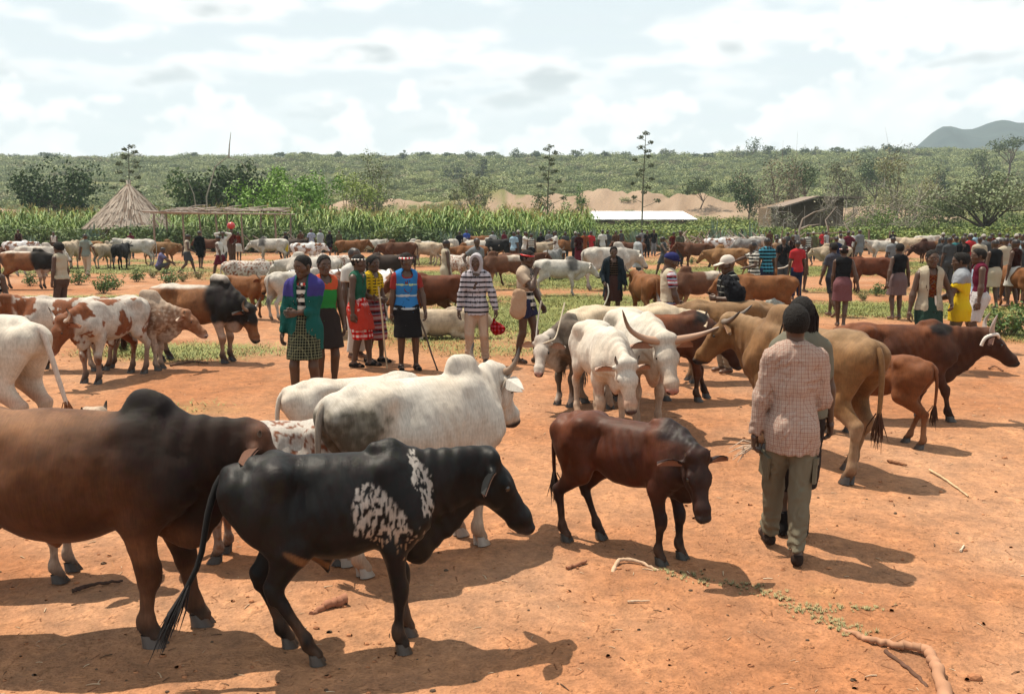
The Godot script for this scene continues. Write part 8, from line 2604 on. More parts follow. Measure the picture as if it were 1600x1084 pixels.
func make_person(o: Dictionary) -> Node3D:
	var t := base("person", o.get("at", Vector3.ZERO), deg_to_rad(o.get("turn", 0.0)), o.get("size", 1.0))
	t.scale.z *= o.get("wide", 0.94)
	tag(t, o.label, "person", o.get("group", ""))
	dress(o, t)
	var J: Dictionary = o.J
	if o.has("cargo"):
		var m := cloth(o.cargo[0], o.cargo[1], 0.2)
		for n in ["l", "r"]:
			var z := -1.0 if n == "l" else 1.0
			var a: Vector3 = J[n + "p"]
			var d := ((J[n + "k"] as Vector3) - a).normalized()
			var out := Vector3(-0.35, 0, z).normalized()
			out = (out - d * out.dot(d)).normalized()
			var s := Shape.new()
			s.box(a + d * 0.27 + out * 0.098, Vector3(0.062, 0.085, 0.012), Basis(d.cross(out), d, out), Color.WHITE)
			s.box(a + d * 0.205 + out * 0.105, Vector3(0.066, 0.024, 0.012), Basis(d.cross(out), d, out), Color.WHITE)
			part("pocket", s.mesh(), m, t)
	if o.has("collar"):
		var s := Shape.new()
		var pts := []
		var rad := []
		var cols := []
		for i in 21:
			var a := lerpf(0.5, TAU - 0.5, i / 20.0)
			pts.append((J.neck as Vector3) + Vector3(cos(a) * 0.072 - 0.008, 0.014 - 0.022 * cos(a), sin(a) * 0.072))
			rad.append(0.020)
			cols.append(Color.WHITE)
		s.tube(pts, rad, cols, 8, 0.5)
		part("collar", s.mesh(), cloth(o.collar[0], o.collar[1], o.collar[2]), t)
	for b in o.get("beads", []):
		ring_beads(o, J, b[0], b[1], b[2], b[3], t, b[4])
	return t


# ---------------------------------------------------------------- the people one can make out
func near_people() -> Array:
	var bare := Color(0.050, 0.0265, 0.0165)
	var cream := Color(0.52, 0.44, 0.32)
	return [
		{"label": "man in a pale pink plaid shirt and olive cargo trousers seen from behind", "at": Vector3(1.87, 0, -6.05), "turn": 84.0, "size": 0.975, "wide": 0.90, "cargo": [Color(0.19, 0.165, 0.115), "weave"], "collar": [Color(0.56, 0.42, 0.345), "plaid", 0.052], "cell": 0.0125, "shod": true, "lean": 0.03, "lf": Vector3(0.22, 0.075, -0.10), "rf": Vector3(-0.16, 0.075, 0.03), "rt": 10.0, "lh": Vector3(0.05, 0.80, -0.275), "lep": Vector3(-1.0, 0, -0.35), "rh": Vector3(0.26, 0.98, 0.14), "rep": Vector3(-1.0, -0.2, 0.5),
			"wear": [["hair", "hair", {"r": 0.103}, bare], ["shirt", "top", {"sleeve": 2, "hem": 0.745, "g": 0.028, "ga": 0.022, "fold": 0.020, "drape": 0.0055, "flare": 0.0}, Color(0.56, 0.42, 0.345), "plaid", 0.052], ["trousers", "trousers", {"leg": 1.96, "g": 0.016, "fold": 0.020, "drape": 0.005}, Color(0.205, 0.178, 0.125)], ["shoe", "shoes", {}, Color(0.035, 0.022, 0.017)]]},
		{"label": "herder with dark dreadlocks and a grey cloak half hidden by the man in plaid", "at": Vector3(2.03, 0, -6.46), "turn": 78.0, "size": 0.985, "shod": true, "lf": Vector3(0.02, 0.075, -0.08), "rf": Vector3(-0.02, 0.075, 0.06), "look": 8.0,
			"wear": [["hair", "hair", {"r": 0.104}, bare], ["cloak", "cape", {"hem": 0.90, "g": 0.0}, Color(0.20, 0.185, 0.14)], ["skirt", "skirt", {"hem": 0.35, "flare": 0.0}, Color(0.03, 0.022, 0.02)], ["boot", "shoes", {"boot": 0.10}, Color(0.016, 0.014, 0.014)]], "beads": [[[Color(0.42, 0.02, 0.03), Color(0.02, 0.02, 0.02), Color(0.7, 0.66, 0.6), Color(0.02, 0.02, 0.02)], -0.155, 0.115, 0.016, "necklace"]], "dreads": true},
		{"label": "young man in an open teal and purple jacket over a striped shirt, holding his elbow", "at": Vector3(-2.51, 0, -11.19), "turn": -98.0, "size": 1.06, "look": 24.0, "nod": 10.0, "lh": Vector3(0.24, 1.10, 0.02), "rh": Vector3(0.06, 0.80, 0.28), "lf": Vector3(-0.04, 0.075, -0.11), "rf": Vector3(0.05, 0.075, 0.13),
			"wear": [["hair", "hair", {"r": 0.092}, bare], ["shirt", "top", {"sleeve": 0, "hem": 0.78, "g": 0.014}, Color(1, 1, 1), "bands", 0.36], ["jacket", "top", {"sleeve": 2, "hem": 0.655, "g": 0.044, "open": 0.055, "fold": 0.024, "flare": 0.02}, Color(0.014, 0.105, 0.092)], ["jacket_yoke", "top", {"sleeve": 1, "hem": 1.27, "g": 0.050, "open": 0.085, "fold": 0.024}, Color(0.060, 0.052, 0.23)], ["skirt", "skirt", {"hem": 0.56, "flare": 0.02}, Color(0.7, 0.7, 0.7), "gridlines", 0.13]], "beads": [[[Color(0.55, 0.05, 0.04), Color(0.75, 0.7, 0.64), Color(0.02, 0.02, 0.02)], -0.17, 0.10, 0.018, "necklace"]]},
		{"label": "person in a green vest with orange shoulders just behind the teal jacket", "at": Vector3(-2.46, 0, -12.14), "turn": -62.0, "size": 1.04,
			"wear": [["hair", "hair", {}, bare], ["vest", "top", {"sleeve": 0, "hem": 0.80}, Color(0.03, 0.24, 0.05)], ["vest_yoke", "top", {"sleeve": 0, "hem": 1.30, "g": 0.022}, Color(0.60, 0.10, 0.04)], ["skirt", "skirt", {"hem": 0.58}, Color(0.035, 0.025, 0.022)]]},
		{"label": "man in a green sleeveless top with a red cloth knotted round his hips, facing right", "at": Vector3(-2.37, 0, -14.26), "turn": -18.0, "size": 1.0, "shod": true, "rh": Vector3(0.02, 0.80, 0.25), "lh": Vector3(0.25, 1.08, -0.02), "lf": Vector3(0.13, 0.075, -0.09), "rf": Vector3(-0.06, 0.075, 0.09),
			"wear": [["hair", "hair", {"r": 0.095}, bare], ["vest", "top", {"sleeve": 0, "hem": 0.90}, Color(0.022, 0.105, 0.065)], ["wrap", "skirt", {"hem": 0.60, "flare": 0.04, "fold": 0.03}, Color(0.52, 0.050, 0.028)], ["checked_cloth", "skirt", {"hem": 0.44, "flare": -0.01, "g": 0.012}, Color(1, 1, 1), "check", 0.16], ["sandal", "shoes", {}, Color(0.02, 0.016, 0.014)]], "beads": [[[Color(0.72, 0.68, 0.62), Color(0.03, 0.03, 0.03)], 0.055, 0.100, 0.015, "headband"], [[Color(0.03, 0.03, 0.03), Color(0.6, 0.55, 0.5)], -0.165, 0.09, 0.012, "necklace"]]},
		{"label": "woman in a yellow and black barred dress with a pale spotted shawl, holding a stick", "at": Vector3(-2.22, 0, -14.72), "turn": -34.0, "size": 0.98, "shod": true, "rh": Vector3(0.26, 1.05, 0.12), "lf": Vector3(0.10, 0.075, -0.08), "rf": Vector3(-0.05, 0.075, 0.09),
			"wear": [["hair", "hair", {"r": 0.098}, bare], ["dress_top", "top", {"sleeve": 1, "hem": 0.90}, Color(1, 1, 1), "yellowblack", 0.20], ["skirt", "skirt", {"hem": 0.38, "flare": 0.02}, Color(0.62, 0.40, 0.36), "redbands", 0.3], ["sandal", "shoes", {}, Color(0.02, 0.016, 0.014)]]},
		{"label": "person in a blue safety waistcoat, black skirt and red and white headband", "at": Vector3(-1.60, 0, -14.01), "turn": -72.0, "size": 1.02, "shod": true, "look": -22.0, "rh": Vector3(-0.02, 0.80, 0.24), "lh": Vector3(0.10, 0.86, -0.28), "lf": Vector3(0.05, 0.075, -0.13), "rf": Vector3(0.0, 0.075, 0.10),
			"wear": [["hair", "hair", {}, bare], ["shirt", "top", {"sleeve": 1, "hem": 0.84, "g": 0.012}, Color(0.30, 0.035, 0.03)], ["waistcoat", "top", {"sleeve": 0, "hem": 0.86, "g": 0.034, "fold": 0.011, "neck": 0.02}, Color(0.035, 0.20, 0.50)], ["reflective_band", "top", {"sleeve": 0, "hem": 0.895, "cap": 0.945, "g": 0.040, "fold": 0.011}, Color(0.50, 0.56, 0.60)], ["reflective_band", "top", {"sleeve": 0, "hem": 1.09, "cap": 1.135, "g": 0.040, "fold": 0.011}, Color(0.50, 0.56, 0.60)], ["reflective_band", "top", {"sleeve": 0, "hem": 1.26, "cap": 1.29, "g": 0.042, "fold": 0.011}, Color(0.50, 0.62, 0.35)], ["skirt", "skirt", {"hem": 0.50, "flare": 0.04, "fold": 0.012}, Color(0.014, 0.013, 0.014)], ["sandal", "shoes", {}, Color(0.02, 0.016, 0.014)]], "beads": [[[Color(0.55, 0.03, 0.05), Color(0.78, 0.74, 0.70)], 0.052, 0.101, 0.017, "headband"]]},
		{"label": "man in a grey and black striped hooded top with the hood up and beige trousers", "at": Vector3(-0.56, 0, -14.52), "turn": -90.0, "size": 1.0, "shod": true, "nod": 4.0, "rh": Vector3(0.03, 0.80, 0.30), "lh": Vector3(0.10, 0.82, -0.34), "look": 6.0, "lf": Vector3(-0.05, 0.075, -0.15), "rf": Vector3(0.03, 0.075, 0.13),
			"wear": [["hooded_top", "top", {"sleeve": 2, "hem": 0.79, "g": 0.032, "fold": 0.02, "flare": 0.0}, Color(1, 1, 1), "hoodie", 0.155], ["hood", "hood", {}, Color(0.50, 0.47, 0.50)], ["trousers", "trousers", {"leg": 1.97, "g": 0.014, "fold": 0.018}, Color(0.58, 0.42, 0.31)], ["shoe", "shoes", {}, Color(0.06, 0.045, 0.04)]]},
		{"label": "tall herder in black and white stripes with a beige jacket, hand raised to the chin", "at": Vector3(0.22, 0, -14.66), "turn": -28.0, "size": 1.03, "shod": true, "nod": 8.0, "rh": Vector3(0.20, 1.40, 0.06), "rep": Vector3(0.2, -1, 0.5), "lh": Vector3(0.18, 0.88, -0.22), "lf": Vector3(0.12, 0.075, -0.12), "rf": Vector3(-0.12, 0.075, 0.08),
			"wear": [["hair", "hair", {"r": 0.097}, bare], ["striped_top", "top", {"sleeve": 0, "hem": 0.84}, Color(1, 1, 1), "bands", 0.42], ["jacket", "top", {"sleeve": 1, "hem": 1.12, "g": 0.036, "open": 0.07}, Color(0.55, 0.42, 0.31)], ["shorts", "shorts", {"leg": 0.42, "g": 0.03}, Color(0.03, 0.032, 0.075)], ["sandal", "shoes", {}, Color(0.10, 0.07, 0.05)]], "beads": [[[Color(0.55, 0.03, 0.03)], 0.055, 0.100, 0.013, "headband"]]},
		{"label": "boy in a dark open jacket and brown skirt holding a pale rope on the grass", "at": Vector3(2.26, 0, -20.71), "turn": -92.0, "size": 0.97, "rh": Vector3(0.16, 0.92, 0.24), "lh": Vector3(0.06, 0.80, -0.30), "lf": Vector3(0.0, 0.075, -0.12), "rf": Vector3(0.03, 0.075, 0.14),
			"wear": [["hair", "hair", {"r": 0.103}, bare], ["shirt", "top", {"sleeve": 0, "hem": 0.84}, Color(0.55, 0.33, 0.22), "thinbands", 0.16], ["jacket", "top", {"sleeve": 2, "hem": 0.60, "g": 0.05, "open": 0.10, "flare": 0.05, "fold": 0.03}, Color(0.018, 0.026, 0.034)], ["skirt", "skirt", {"hem": 0.50, "flare": 0.05}, Color(0.062, 0.026, 0.020)]]},
		{"label": "man in a navy cap and cream waistcoat over a red, white and blue striped shirt", "at": Vector3(2.49, 0, -14.72), "turn": 6.0, "size": 1.0, "nod": 16.0, "rh": Vector3(0.14, 0.86, 0.22), "lh": Vector3(0.2, 0.95, -0.2),
			"wear": [["cap", "cap", {"beret": 1}, Color(0.028, 0.032, 0.13)], ["shirt", "top", {"sleeve": 1, "hem": 0.80, "g": 0.022}, Color(1, 1, 1), "redbands", 0.26], ["waistcoat", "top", {"sleeve": 0, "hem": 0.98, "g": 0.036, "open": 0.05}, Color(0.58, 0.50, 0.38)], ["shorts", "shorts", {"leg": 0.9}, Color(0.10, 0.09, 0.08)]]},
		{"label": "man in a white peaked cap and dark striped shirt looking left", "at": Vector3(3.20, 0, -13.71), "turn": 196.0, "size": 1.0, "nod": 10.0, "rh": Vector3(0.05, 0.80, 0.28), "lh": Vector3(0.22, 1.12, -0.05), "lep": Vector3(-0.3, -1, -0.6),
			"wear": [["cap", "cap", {}, Color(0.72, 0.64, 0.56)], ["shirt", "top", {"sleeve": 1, "hem": 0.82, "g": 0.026, "fold": 0.02}, Color(1, 1, 1), "thinbands", 0.26], ["trousers", "trousers", {"leg": 1.95}, Color(0.36, 0.31, 0.24)]]},
		{"label": "man in an open cream waistcoat with bare arms facing the camera on the right", "at": Vector3(6.24, 0, -13.83), "turn": -94.0, "size": 1.05, "look": -4.0, "rh": Vector3(0.02, 0.80, 0.30), "lh": Vector3(0.18, 0.98, -0.26),
			"wear": [["hair", "hair", {"r": 0.093}, bare], ["shirt", "top", {"sleeve": 0, "hem": 0.86, "g": 0.014}, Color(0.55, 0.52, 0.42), "print", 0.24], ["waistcoat", "top", {"sleeve": 0, "hem": 0.88, "g": 0.038, "open": 0.055, "fold": 0.02}, Color(0.50, 0.43, 0.32)], ["wrap", "skirt", {"hem": 0.5, "flare": 0.03, "g": 0.006, "fold": 0.012}, Color(0.028, 0.060, 0.045)]]},
		{"label": "man in a bright yellow shirt with grey shoulders turned to the left", "at": Vector3(6.76, 0, -13.95), "turn": 152.0, "size": 1.02, "nod": 4.0, "lh": Vector3(0.34, 1.04, -0.12), "lep": Vector3(-0.3, -0.8, -0.6), "rh": Vector3(0.05, 0.80, 0.26),
			"wear": [["hair", "hair", {"r": 0.100}, bare], ["shirt", "top", {"sleeve": 1, "hem": 0.74, "g": 0.032, "fold": 0.018}, Color(0.74, 0.52, 0.02)], ["shirt_yoke", "top", {"sleeve": 1, "hem": 1.30, "g": 0.043, "ga": 0.034, "fold": 0.018}, Color(0.32, 0.34, 0.37)], ["shorts", "shorts", {"leg": 0.95, "g": 0.006, "fold": 0.006}, Color(0.13, 0.095, 0.06)]]},
		{"label": "man in a maroon waistcoat and white shorts behind the yellow shirt", "at": Vector3(8.08, 0, -16.06), "turn": 170.0, "size": 1.02, "rh": Vector3(0.05, 0.80, 0.26),
			"wear": [["hair", "hair", {"r": 0.098}, bare], ["shirt", "top", {"sleeve": 0, "hem": 0.86, "g": 0.012, "neck": 0.0}, Color(0.36, 0.48, 0.62)], ["waistcoat", "top", {"sleeve": 0, "hem": 0.88, "g": 0.034, "open": 0.06}, Color(0.135, 0.012, 0.035)], ["shorts", "shorts", {"leg": 0.9, "g": 0.045, "fold": 0.03}, Color(0.60, 0.58, 0.58)]]},
		{"label": "herder in a black vest and short reddish skirt walking away on the right", "at": Vector3(7.03, 0, -19.70), "turn": 74.0, "size": 1.0, "rh": Vector3(-0.06, 0.82, 0.34), "lh": Vector3(0.10, 0.82, -0.22), "lf": Vector3(0.14, 0.075, -0.06), "rf": Vector3(-0.06, 0.075, 0.05),
			"wear": [["hair", "hair", {"r": 0.097}, bare], ["vest", "top", {"sleeve": 0, "hem": 0.92}, Color(0.013, 0.013, 0.015)], ["skirt", "skirt", {"hem": 0.56, "flare": 0.05}, Color(0.20, 0.085, 0.095)]], "beads": [[[Color(0.7, 0.66, 0.62), Color(0.5, 0.05, 0.05)], 0.05, 0.101, 0.014, "headband"]]},
		{"label": "person in a dark shirt stepping off to the left beside the reddish skirt", "at": Vector3(7.60, 0, -21.98), "turn": 112.0, "size": 1.0, "lf": Vector3(-0.28, 0.12, -0.08), "rf": Vector3(0.14, 0.075, 0.08), "lh": Vector3(0.16, 0.82, -0.24), "rh": Vector3(-0.12, 0.82, 0.24),
			"wear": [["hair", "hair", {"r": 0.098}, bare], ["shirt", "top", {"sleeve": 1, "hem": 0.84}, Color(0.07, 0.07, 0.09)], ["shorts", "shorts", {"leg": 0.8}, Color(0.03, 0.03, 0.04)]]},
		{"label": "woman in a black vest and short mauve skirt before the red-brown bull", "at": Vector3(8.86, 0, -21.26), "turn": 96.0, "size": 1.0, "lh": Vector3(-0.08, 0.82, -0.33), "rh": Vector3(0.05, 0.82, 0.30), "lf": Vector3(-0.02, 0.075, -0.12), "rf": Vector3(0.08, 0.075, 0.11),
			"wear": [["hair", "hair", {"r": 0.098}, bare], ["vest", "top", {"sleeve": 0, "hem": 0.94}, Color(0.012, 0.012, 0.014)], ["skirt", "skirt", {"hem": 0.56, "flare": 0.07}, Color(0.17, 0.115, 0.115)]]},
		{"label": "man in a cream sleeveless shirt and brown trousers looking left on the left side", "at": Vector3(-10.54, 0, -21.69), "turn": 160.0, "size": 1.0, "rh": Vector3(0.05, 0.80, 0.24), "look": -14.0, "nod": 6.0,
			"wear": [["hair", "hair", {"r": 0.112}, bare], ["vest", "top", {"sleeve": 0, "hem": 0.90, "g": 0.03}, Color(0.50, 0.44, 0.33)], ["trousers", "trousers", {"leg": 1.95}, Color(0.10, 0.065, 0.05)]]},
		{"label": "person in black and white stripes and navy shorts cut off by the left edge", "at": Vector3(-7.99, 0, -14.20), "turn": 100.0, "size": 1.0,
			"wear": [["hair", "hair", {}, bare], ["shirt", "top", {"sleeve": 0, "hem": 0.86}, Color(0.8, 0.8, 0.78), "bands", 0.36], ["shorts", "shorts", {"leg": 0.9}, Color(0.02, 0.03, 0.12)]]}]

func crowd_templates() -> Array:
	var c := Color(0.5, 0.5, 0.5)
	return [
		{"wear": [["shirt", "top", {"sleeve": 1, "hem": 0.82, "g": 0.026}, c], ["trousers", "trousers", {"leg": 1.9, "g": 0.022}, c]]},
		{"lf": Vector3(0.06, 0.075, -0.10), "rf": Vector3(-0.05, 0.075, 0.11), "wear": [["vest", "top", {"sleeve": 0, "hem": 0.90, "g": 0.024}, c], ["skirt", "skirt", {"hem": 0.55, "flare": 0.04}, c]]},
		{"lf": Vector3(0.20, 0.075, -0.09), "rf": Vector3(-0.20, 0.10, 0.09), "lh": Vector3(-0.1, 0.82, -0.26), "rh": Vector3(0.02, 1.0, 0.36), "wear": [["shirt", "top", {"sleeve": 1, "hem": 0.82, "g": 0.028}, c], ["trousers", "trousers", {"leg": 1.95, "g": 0.022}, c]]},
		{"lf": Vector3(0.30, 0.075, -0.08), "rf": Vector3(-0.34, 0.13, 0.08), "drop": 0.05, "lean": 0.08, "lh": Vector3(-0.18, 0.86, -0.24), "rh": Vector3(0.28, 0.95, 0.2), "wear": [["vest", "top", {"sleeve": 0, "hem": 0.88, "g": 0.026}, c], ["skirt", "skirt", {"hem": 0.62, "flare": 0.05}, c]]},
		{"lh": Vector3(0.12, 0.88, -0.25), "lf": Vector3(0.08, 0.075, -0.09), "rf": Vector3(-0.08, 0.075, 0.10), "wear": [["long_shirt", "top", {"sleeve": 2, "hem": 0.62, "g": 0.032, "flare": 0.03}, c], ["shorts", "shorts", {"leg": 0.9}, c]]},
		{"wear": [["cloak", "cape", {"hem": 0.62, "g": 0.01}, c], ["skirt", "skirt", {"hem": 0.36, "flare": 0.02}, c]]},
		{"lh": Vector3(0.02, 1.66, -0.12), "lep": Vector3(0.0, 0.2, -1.0), "rh": Vector3(0.02, 1.66, 0.12), "rep": Vector3(0.0, 0.2, 1.0), "wear": [["shirt", "top", {"sleeve": 2, "hem": 0.70, "g": 0.028}, c], ["shorts", "shorts", {"leg": 0.9}, c]]},
		{"rh": Vector3(0.56, 1.22, 0.06), "rep": Vector3(0, -1, 0.4), "lh": Vector3(0.30, 1.05, -0.1), "lf": Vector3(0.10, 0.075, -0.10), "rf": Vector3(-0.10, 0.075, 0.10), "lean": 0.04, "wear": [["vest", "top", {"sleeve": 1, "hem": 0.84, "g": 0.024}, c], ["shorts", "shorts", {"leg": 0.9}, c]]},
		{"drop": 0.58, "lean": 0.30, "back": -0.10, "lf": Vector3(0.16, 0.075, -0.14), "rf": Vector3(0.10, 0.075, 0.14), "lh": Vector3(0.48, 0.42, -0.12), "rh": Vector3(0.5, 0.5, 0.12), "wear": [["shirt", "top", {"sleeve": 1, "hem": 0.90, "g": 0.028}, c], ["shorts", "shorts", {"leg": 1.0}, c]]},
		{"lh": Vector3(0.18, 1.0, -0.12), "wear": [["wrap", "top", {"sleeve": 1, "hem": 0.80, "g": 0.030}, c], ["skirt", "skirt", {"hem": 0.12, "flare": 0.02}, c]]},
		{"wear": [["shirt", "top", {"sleeve": 2, "hem": 0.82, "g": 0.03}, c], ["trousers", "trousers", {"leg": 1.9, "g": 0.022}, c], ["cap", "cap", {}, Color(0.45, 0.42, 0.38)]]}]

func thing_solid(called: String, label: String, category: String, at: Vector3, bones: Array, cell: float, mat: Material, fold := 0.01) -> Node3D:
	var s := Solid.new()
	s.fill(bones, cell)
	s.relief(fold_noise, fold, Vector3(1.5, 1.0, 1.5))
	s.skin()
	var o := part(called, mesh_of(s.vs, s.ns, PackedColorArray(), s.ix), mat, self)
	o.position = at
	return tag(o, label, category)

func stick(label: String, a: Vector3, b: Vector3, r: float, col: Color) -> void:
	var s := Shape.new()
	s.tube([Vector3.ZERO, (b - a) * 0.35 + Vector3(0.008, 0, 0.006), (b - a) * 0.7 - Vector3(0.006, 0, 0), b - a], [r, r * 1.1, r, r * 0.8], [col, col * 1.15, col, col * 0.9], 6)
	var o := part("walking_stick", s.mesh(), M.wood, self)
	o.position = a
	tag(o, label, "stick")

func rope(label: String, pts: Array, r: float, col: Color) -> void:
	var s := Shape.new()
	var at: Vector3 = pts[0]
	var q := []
	for p in pts:
		q.append((p as Vector3) - at)
	var w := curve(q, pts.size() * 6)
	var rr := []
	var cc := []
	for i in w.size():
		rr.append(r * (1.0 + 0.12 * (i % 2)))
		cc.append(col)
	s.tube(w, rr, cc, 6)
	var o := part("rope", s.mesh(), M.wood, self)
	o.position = at
	tag(o, label, "rope")

func make_people():
	fold_noise = noise(7.5, 3, 301)
	M.bead = M.horn
	make_templates_of_flesh()
	crew = near_people()
	var n_near := crew.size()
	for q in crowd_templates():
		q["far"] = true
		crew.append(q)
	var g := WorkerThreadPool.add_group_task(person_job, crew.size())
	WorkerThreadPool.wait_for_group_task_completion(g)
	for i in n_near:
		var o: Dictionary = crew[i]
		var t := make_person(o)
		if o.has("dreads"):
			var hf := face_frame(o, o.J)
			var r := RandomNumberGenerator.new()
			r.seed = 3
			var s := Shape.new()
			for k in 46:
				var a := r.randf_range(0.7, TAU - 0.7)
				var p := hf * Vector3(cos(a) * 0.085, 0.06 + 0.03 * r.randf(), sin(a) * 0.078)
				var m := hf * Vector3(cos(a) * 0.118, 0.0, sin(a) * 0.112)
				var e := hf * Vector3(cos(a) * 0.112 + r.randfn() * 0.012, -0.09 - 0.06 * r.randf(), sin(a) * 0.112 + r.randfn() * 0.012)
				s.tube([p, m, e], [0.010, 0.010, 0.005], [Color(0.014, 0.011, 0.010), Color(0.014, 0.011, 0.010), Color(0.03, 0.02, 0.016)], 5)
			part("dreadlocks", s.mesh(), M.wood, t)
	# the crowd: a dozen poses, copied and dressed one by one
	var made := {}
	for q in CROWD:
		var k: int = q[0]
		var o: Dictionary = crew[n_near + k]
		var t: Node3D
		if not made.has(k):
			t = base("person", Vector3.ZERO)
			dress(o, t)
			made[k] = t
		else:
			t = (made[k] as Node3D).duplicate()
			t.name = numbered("person")
			add_child(t, true)
		t.position = on_land(q[1])
		t.rotation.y = deg_to_rad(q[2])
		t.scale = Vector3(1.0, 1.0, 0.92) * (q[3] as float)
		tag(t, q[6], "person", q[7])
		for i in 2:
			var c: Array = q[4 + i]
			var key := "%s %s" % [str(c[0]), c[1]]
			if not M.has(key):
				M[key] = cloth(c[0], c[1], 0.36 if c[1] in ["bands", "tealbands"] else 0.22)
			(t.get_child(1 + i) as MeshInstance3D).material_override = M[key]
	# what they wear loose, hold or carry
	extras()
	thing_solid("jacket", "black jacket slung over the shoulder of the man in the white cap", "jacket", Vector3(3.05, 0, -13.2), [[Vector3(0.0, 1.42, 0.0), Vector3(0.14, 1.25, 0.06), 0.08, 0.11, 0.06, null], [Vector3(0.12, 1.25, 0.06), Vector3(0.20, 0.86, 0.08), 0.12, 0.10, 0.06, null], [Vector3(0.02, 1.35, 0.1), Vector3(0.1, 1.0, 0.14), 0.07, 0.06, 0.05, null]], 0.016, cloth(Color(0.014, 0.014, 0.017)), 0.03)

func extras():
	stick("thin pale stick leaning from the hand of the woman in the yellow and black dress", Vector3(-2.09, 1.23, -14.50), Vector3(-1.91, -0.12, -14.10), 0.013, Color(0.42, 0.31, 0.20))
	stick("dark bent stick planted beside the blue waistcoat", Vector3(-1.44, 0.75, -14.35), Vector3(-1.13, -0.00, -13.90), 0.015, Color(0.05, 0.035, 0.03))
	stick("white stick in the hand of the man in the yellow shirt", Vector3(6.27, 1.15, -13.70), Vector3(6.31, 0.50, -13.70), 0.013, Color(0.62, 0.56, 0.48))
	stick("long pale staff of the person in the blue and white wrap", Vector3(-11.73, 0.62, -51.00), Vector3(-10.91, 1.17, -51.00), 0.03, Color(0.5, 0.42, 0.32))
	rope("pale rope hanging from the hand of the boy in the dark jacket", [Vector3(2.12, 0.87, -20.60), Vector3(2.14, 0.69, -20.50), Vector3(2.10, 0.52, -20.50), Vector3(2.04, 0.38, -20.50)], 0.014, Color(0.62, 0.58, 0.52))
	rope("rope hanging from the hand of the tall striped herder", [Vector3(0.44, 1.06, -13.90), Vector3(0.39, 0.77, -13.90), Vector3(0.36, 0.49, -13.80), Vector3(0.34, 0.33, -13.70)], 0.012, Color(0.45, 0.42, 0.38))
	rope("rope held by the herder in black on the right", [Vector3(8.53, 0.74, -29.80), Vector3(8.73, 0.77, -29.80), Vector3(8.90, 0.84, -29.90)], 0.02, Color(0.5, 0.46, 0.4))
	thing_solid("plastic_bag", "red and blue plastic bag hanging from the hand of the man in the hooded top", "bag", Vector3(-0.25, 0.60, -14.50), [[Vector3(-0.03, 0.10, 0), Vector3(0.0, -0.02, 0), 0.03, 0.09, 0.04, null], [Vector3(0.02, -0.03, 0), Vector3(0.05, -0.04, 0.02), 0.095, 0.085, 0.04, null]], 0.010, cloth(Color(0.55, 0.12, 0.16), "check", 0.12), 0.03)
	thing_solid("cloth_bag", "tan cloth bag at the hip of the tall striped herder", "bag", Vector3(0.11, 1.02, -14.15), [[Vector3(0, 0.10, 0), Vector3(-0.02, -0.13, 0), 0.11, 0.13, 0.05, Basis(Vector3(1, 0, 0), Vector3(0, 1, 0), Vector3(0, 0, 2.2))]], 0.013, cloth(Color(0.52, 0.34, 0.22)), 0.02)
	thing_solid("sack", "pale grey sack hanging between the striped boy and the teal-striped man", "sack", Vector3(6.53, 0.41, -23.00), [[Vector3(-0.08, 0.18, 0), Vector3(0.10, 0.16, 0), 0.12, 0.12, 0.06, null], [Vector3(-0.08, -0.2, 0), Vector3(0.10, -0.22, 0), 0.15, 0.15, 0.10, null]], 0.02, cloth(Color(0.42, 0.42, 0.38)), 0.03)
	var pot := SphereMesh.new()
	pot.radius = 0.21
	pot.height = 0.40
	var po := part("pot", pot, plain(Color(0.42, 0.03, 0.03), 0.35, 0.5), self)
	po.position = Vector3(-15.25, 0, -50.75) + Vector3(0.0, 1.99, 0)
	tag(po, "round red pot balanced on a woman's head by the shelter", "pot")
	var tw := Shape.new()
	var r := RandomNumberGenerator.new()
	r.seed = 12
	var c := Color(0.52, 0.40, 0.31)
	for i in 7:
		var e := Vector3(-0.10 - 0.10 * r.randf(), -0.02 - 0.10 * r.randf(), r.randfn() * 0.04)
		tw.tube([Vector3.ZERO, e * 0.5 + Vector3(0, 0.03 * r.randfn(), 0), e], [0.006, 0.005, 0.002], [c, c, c], 5)
		tw.tube([e * 0.5, e * 0.7 + Vector3(r.randfn() * 0.04, -0.05, 0)], [0.004, 0.002], [c, c], 4)
	var bt := part("twigs", tw.mesh(), M.wood, self)
	bt.position = Vector3(1.69, 0.72, -6.25)
	tag(bt, "small bunch of pale bare twigs in the left hand of the man in plaid", "twigs")



# ---------------------------------------------------------------- what lies about on the ground
func lying(called: String, label: String, category: String, pts: Array, r0: float, r1: float, col: Color, twigs := 0) -> void:
	var s := Shape.new()
	var at: Vector3 = pts[0]
	var q := []
	for p in pts:
		q.append((p as Vector3) - at)
	var w := curve(q, pts.size() * 7)
	var rad := []
	var cols := []
	var rr := RandomNumberGenerator.new()
	rr.seed = hash(label)
	for i in w.size():
		var t := float(i) / (w.size() - 1)
		rad.append(lerpf(r0, r1, t) * (0.78 + 0.4 * rr.randf()))
		cols.append(col.lerp(col * 0.6, rr.randf() * 0.6))
		w[i] = (w[i] as Vector3) + Vector3(rr.randfn(), rr.randfn() * 0.5, rr.randfn()) * maxf(r0, r1) * 0.20
	s.tube(w, rad, cols, 9)
	for i in twigs:
		var p: Vector3 = w[rr.randi() % w.size()]
		var e := p + Vector3(rr.randfn() * 0.1, 0.03 * rr.randf(), rr.randfn() * 0.08)
		s.tube([p, e], [r0 * 0.35, r0 * 0.1], [col, col], 5)
	var o := part(called, s.mesh(), M.wood, self)
	o.position = at
	tag(o, label, category)

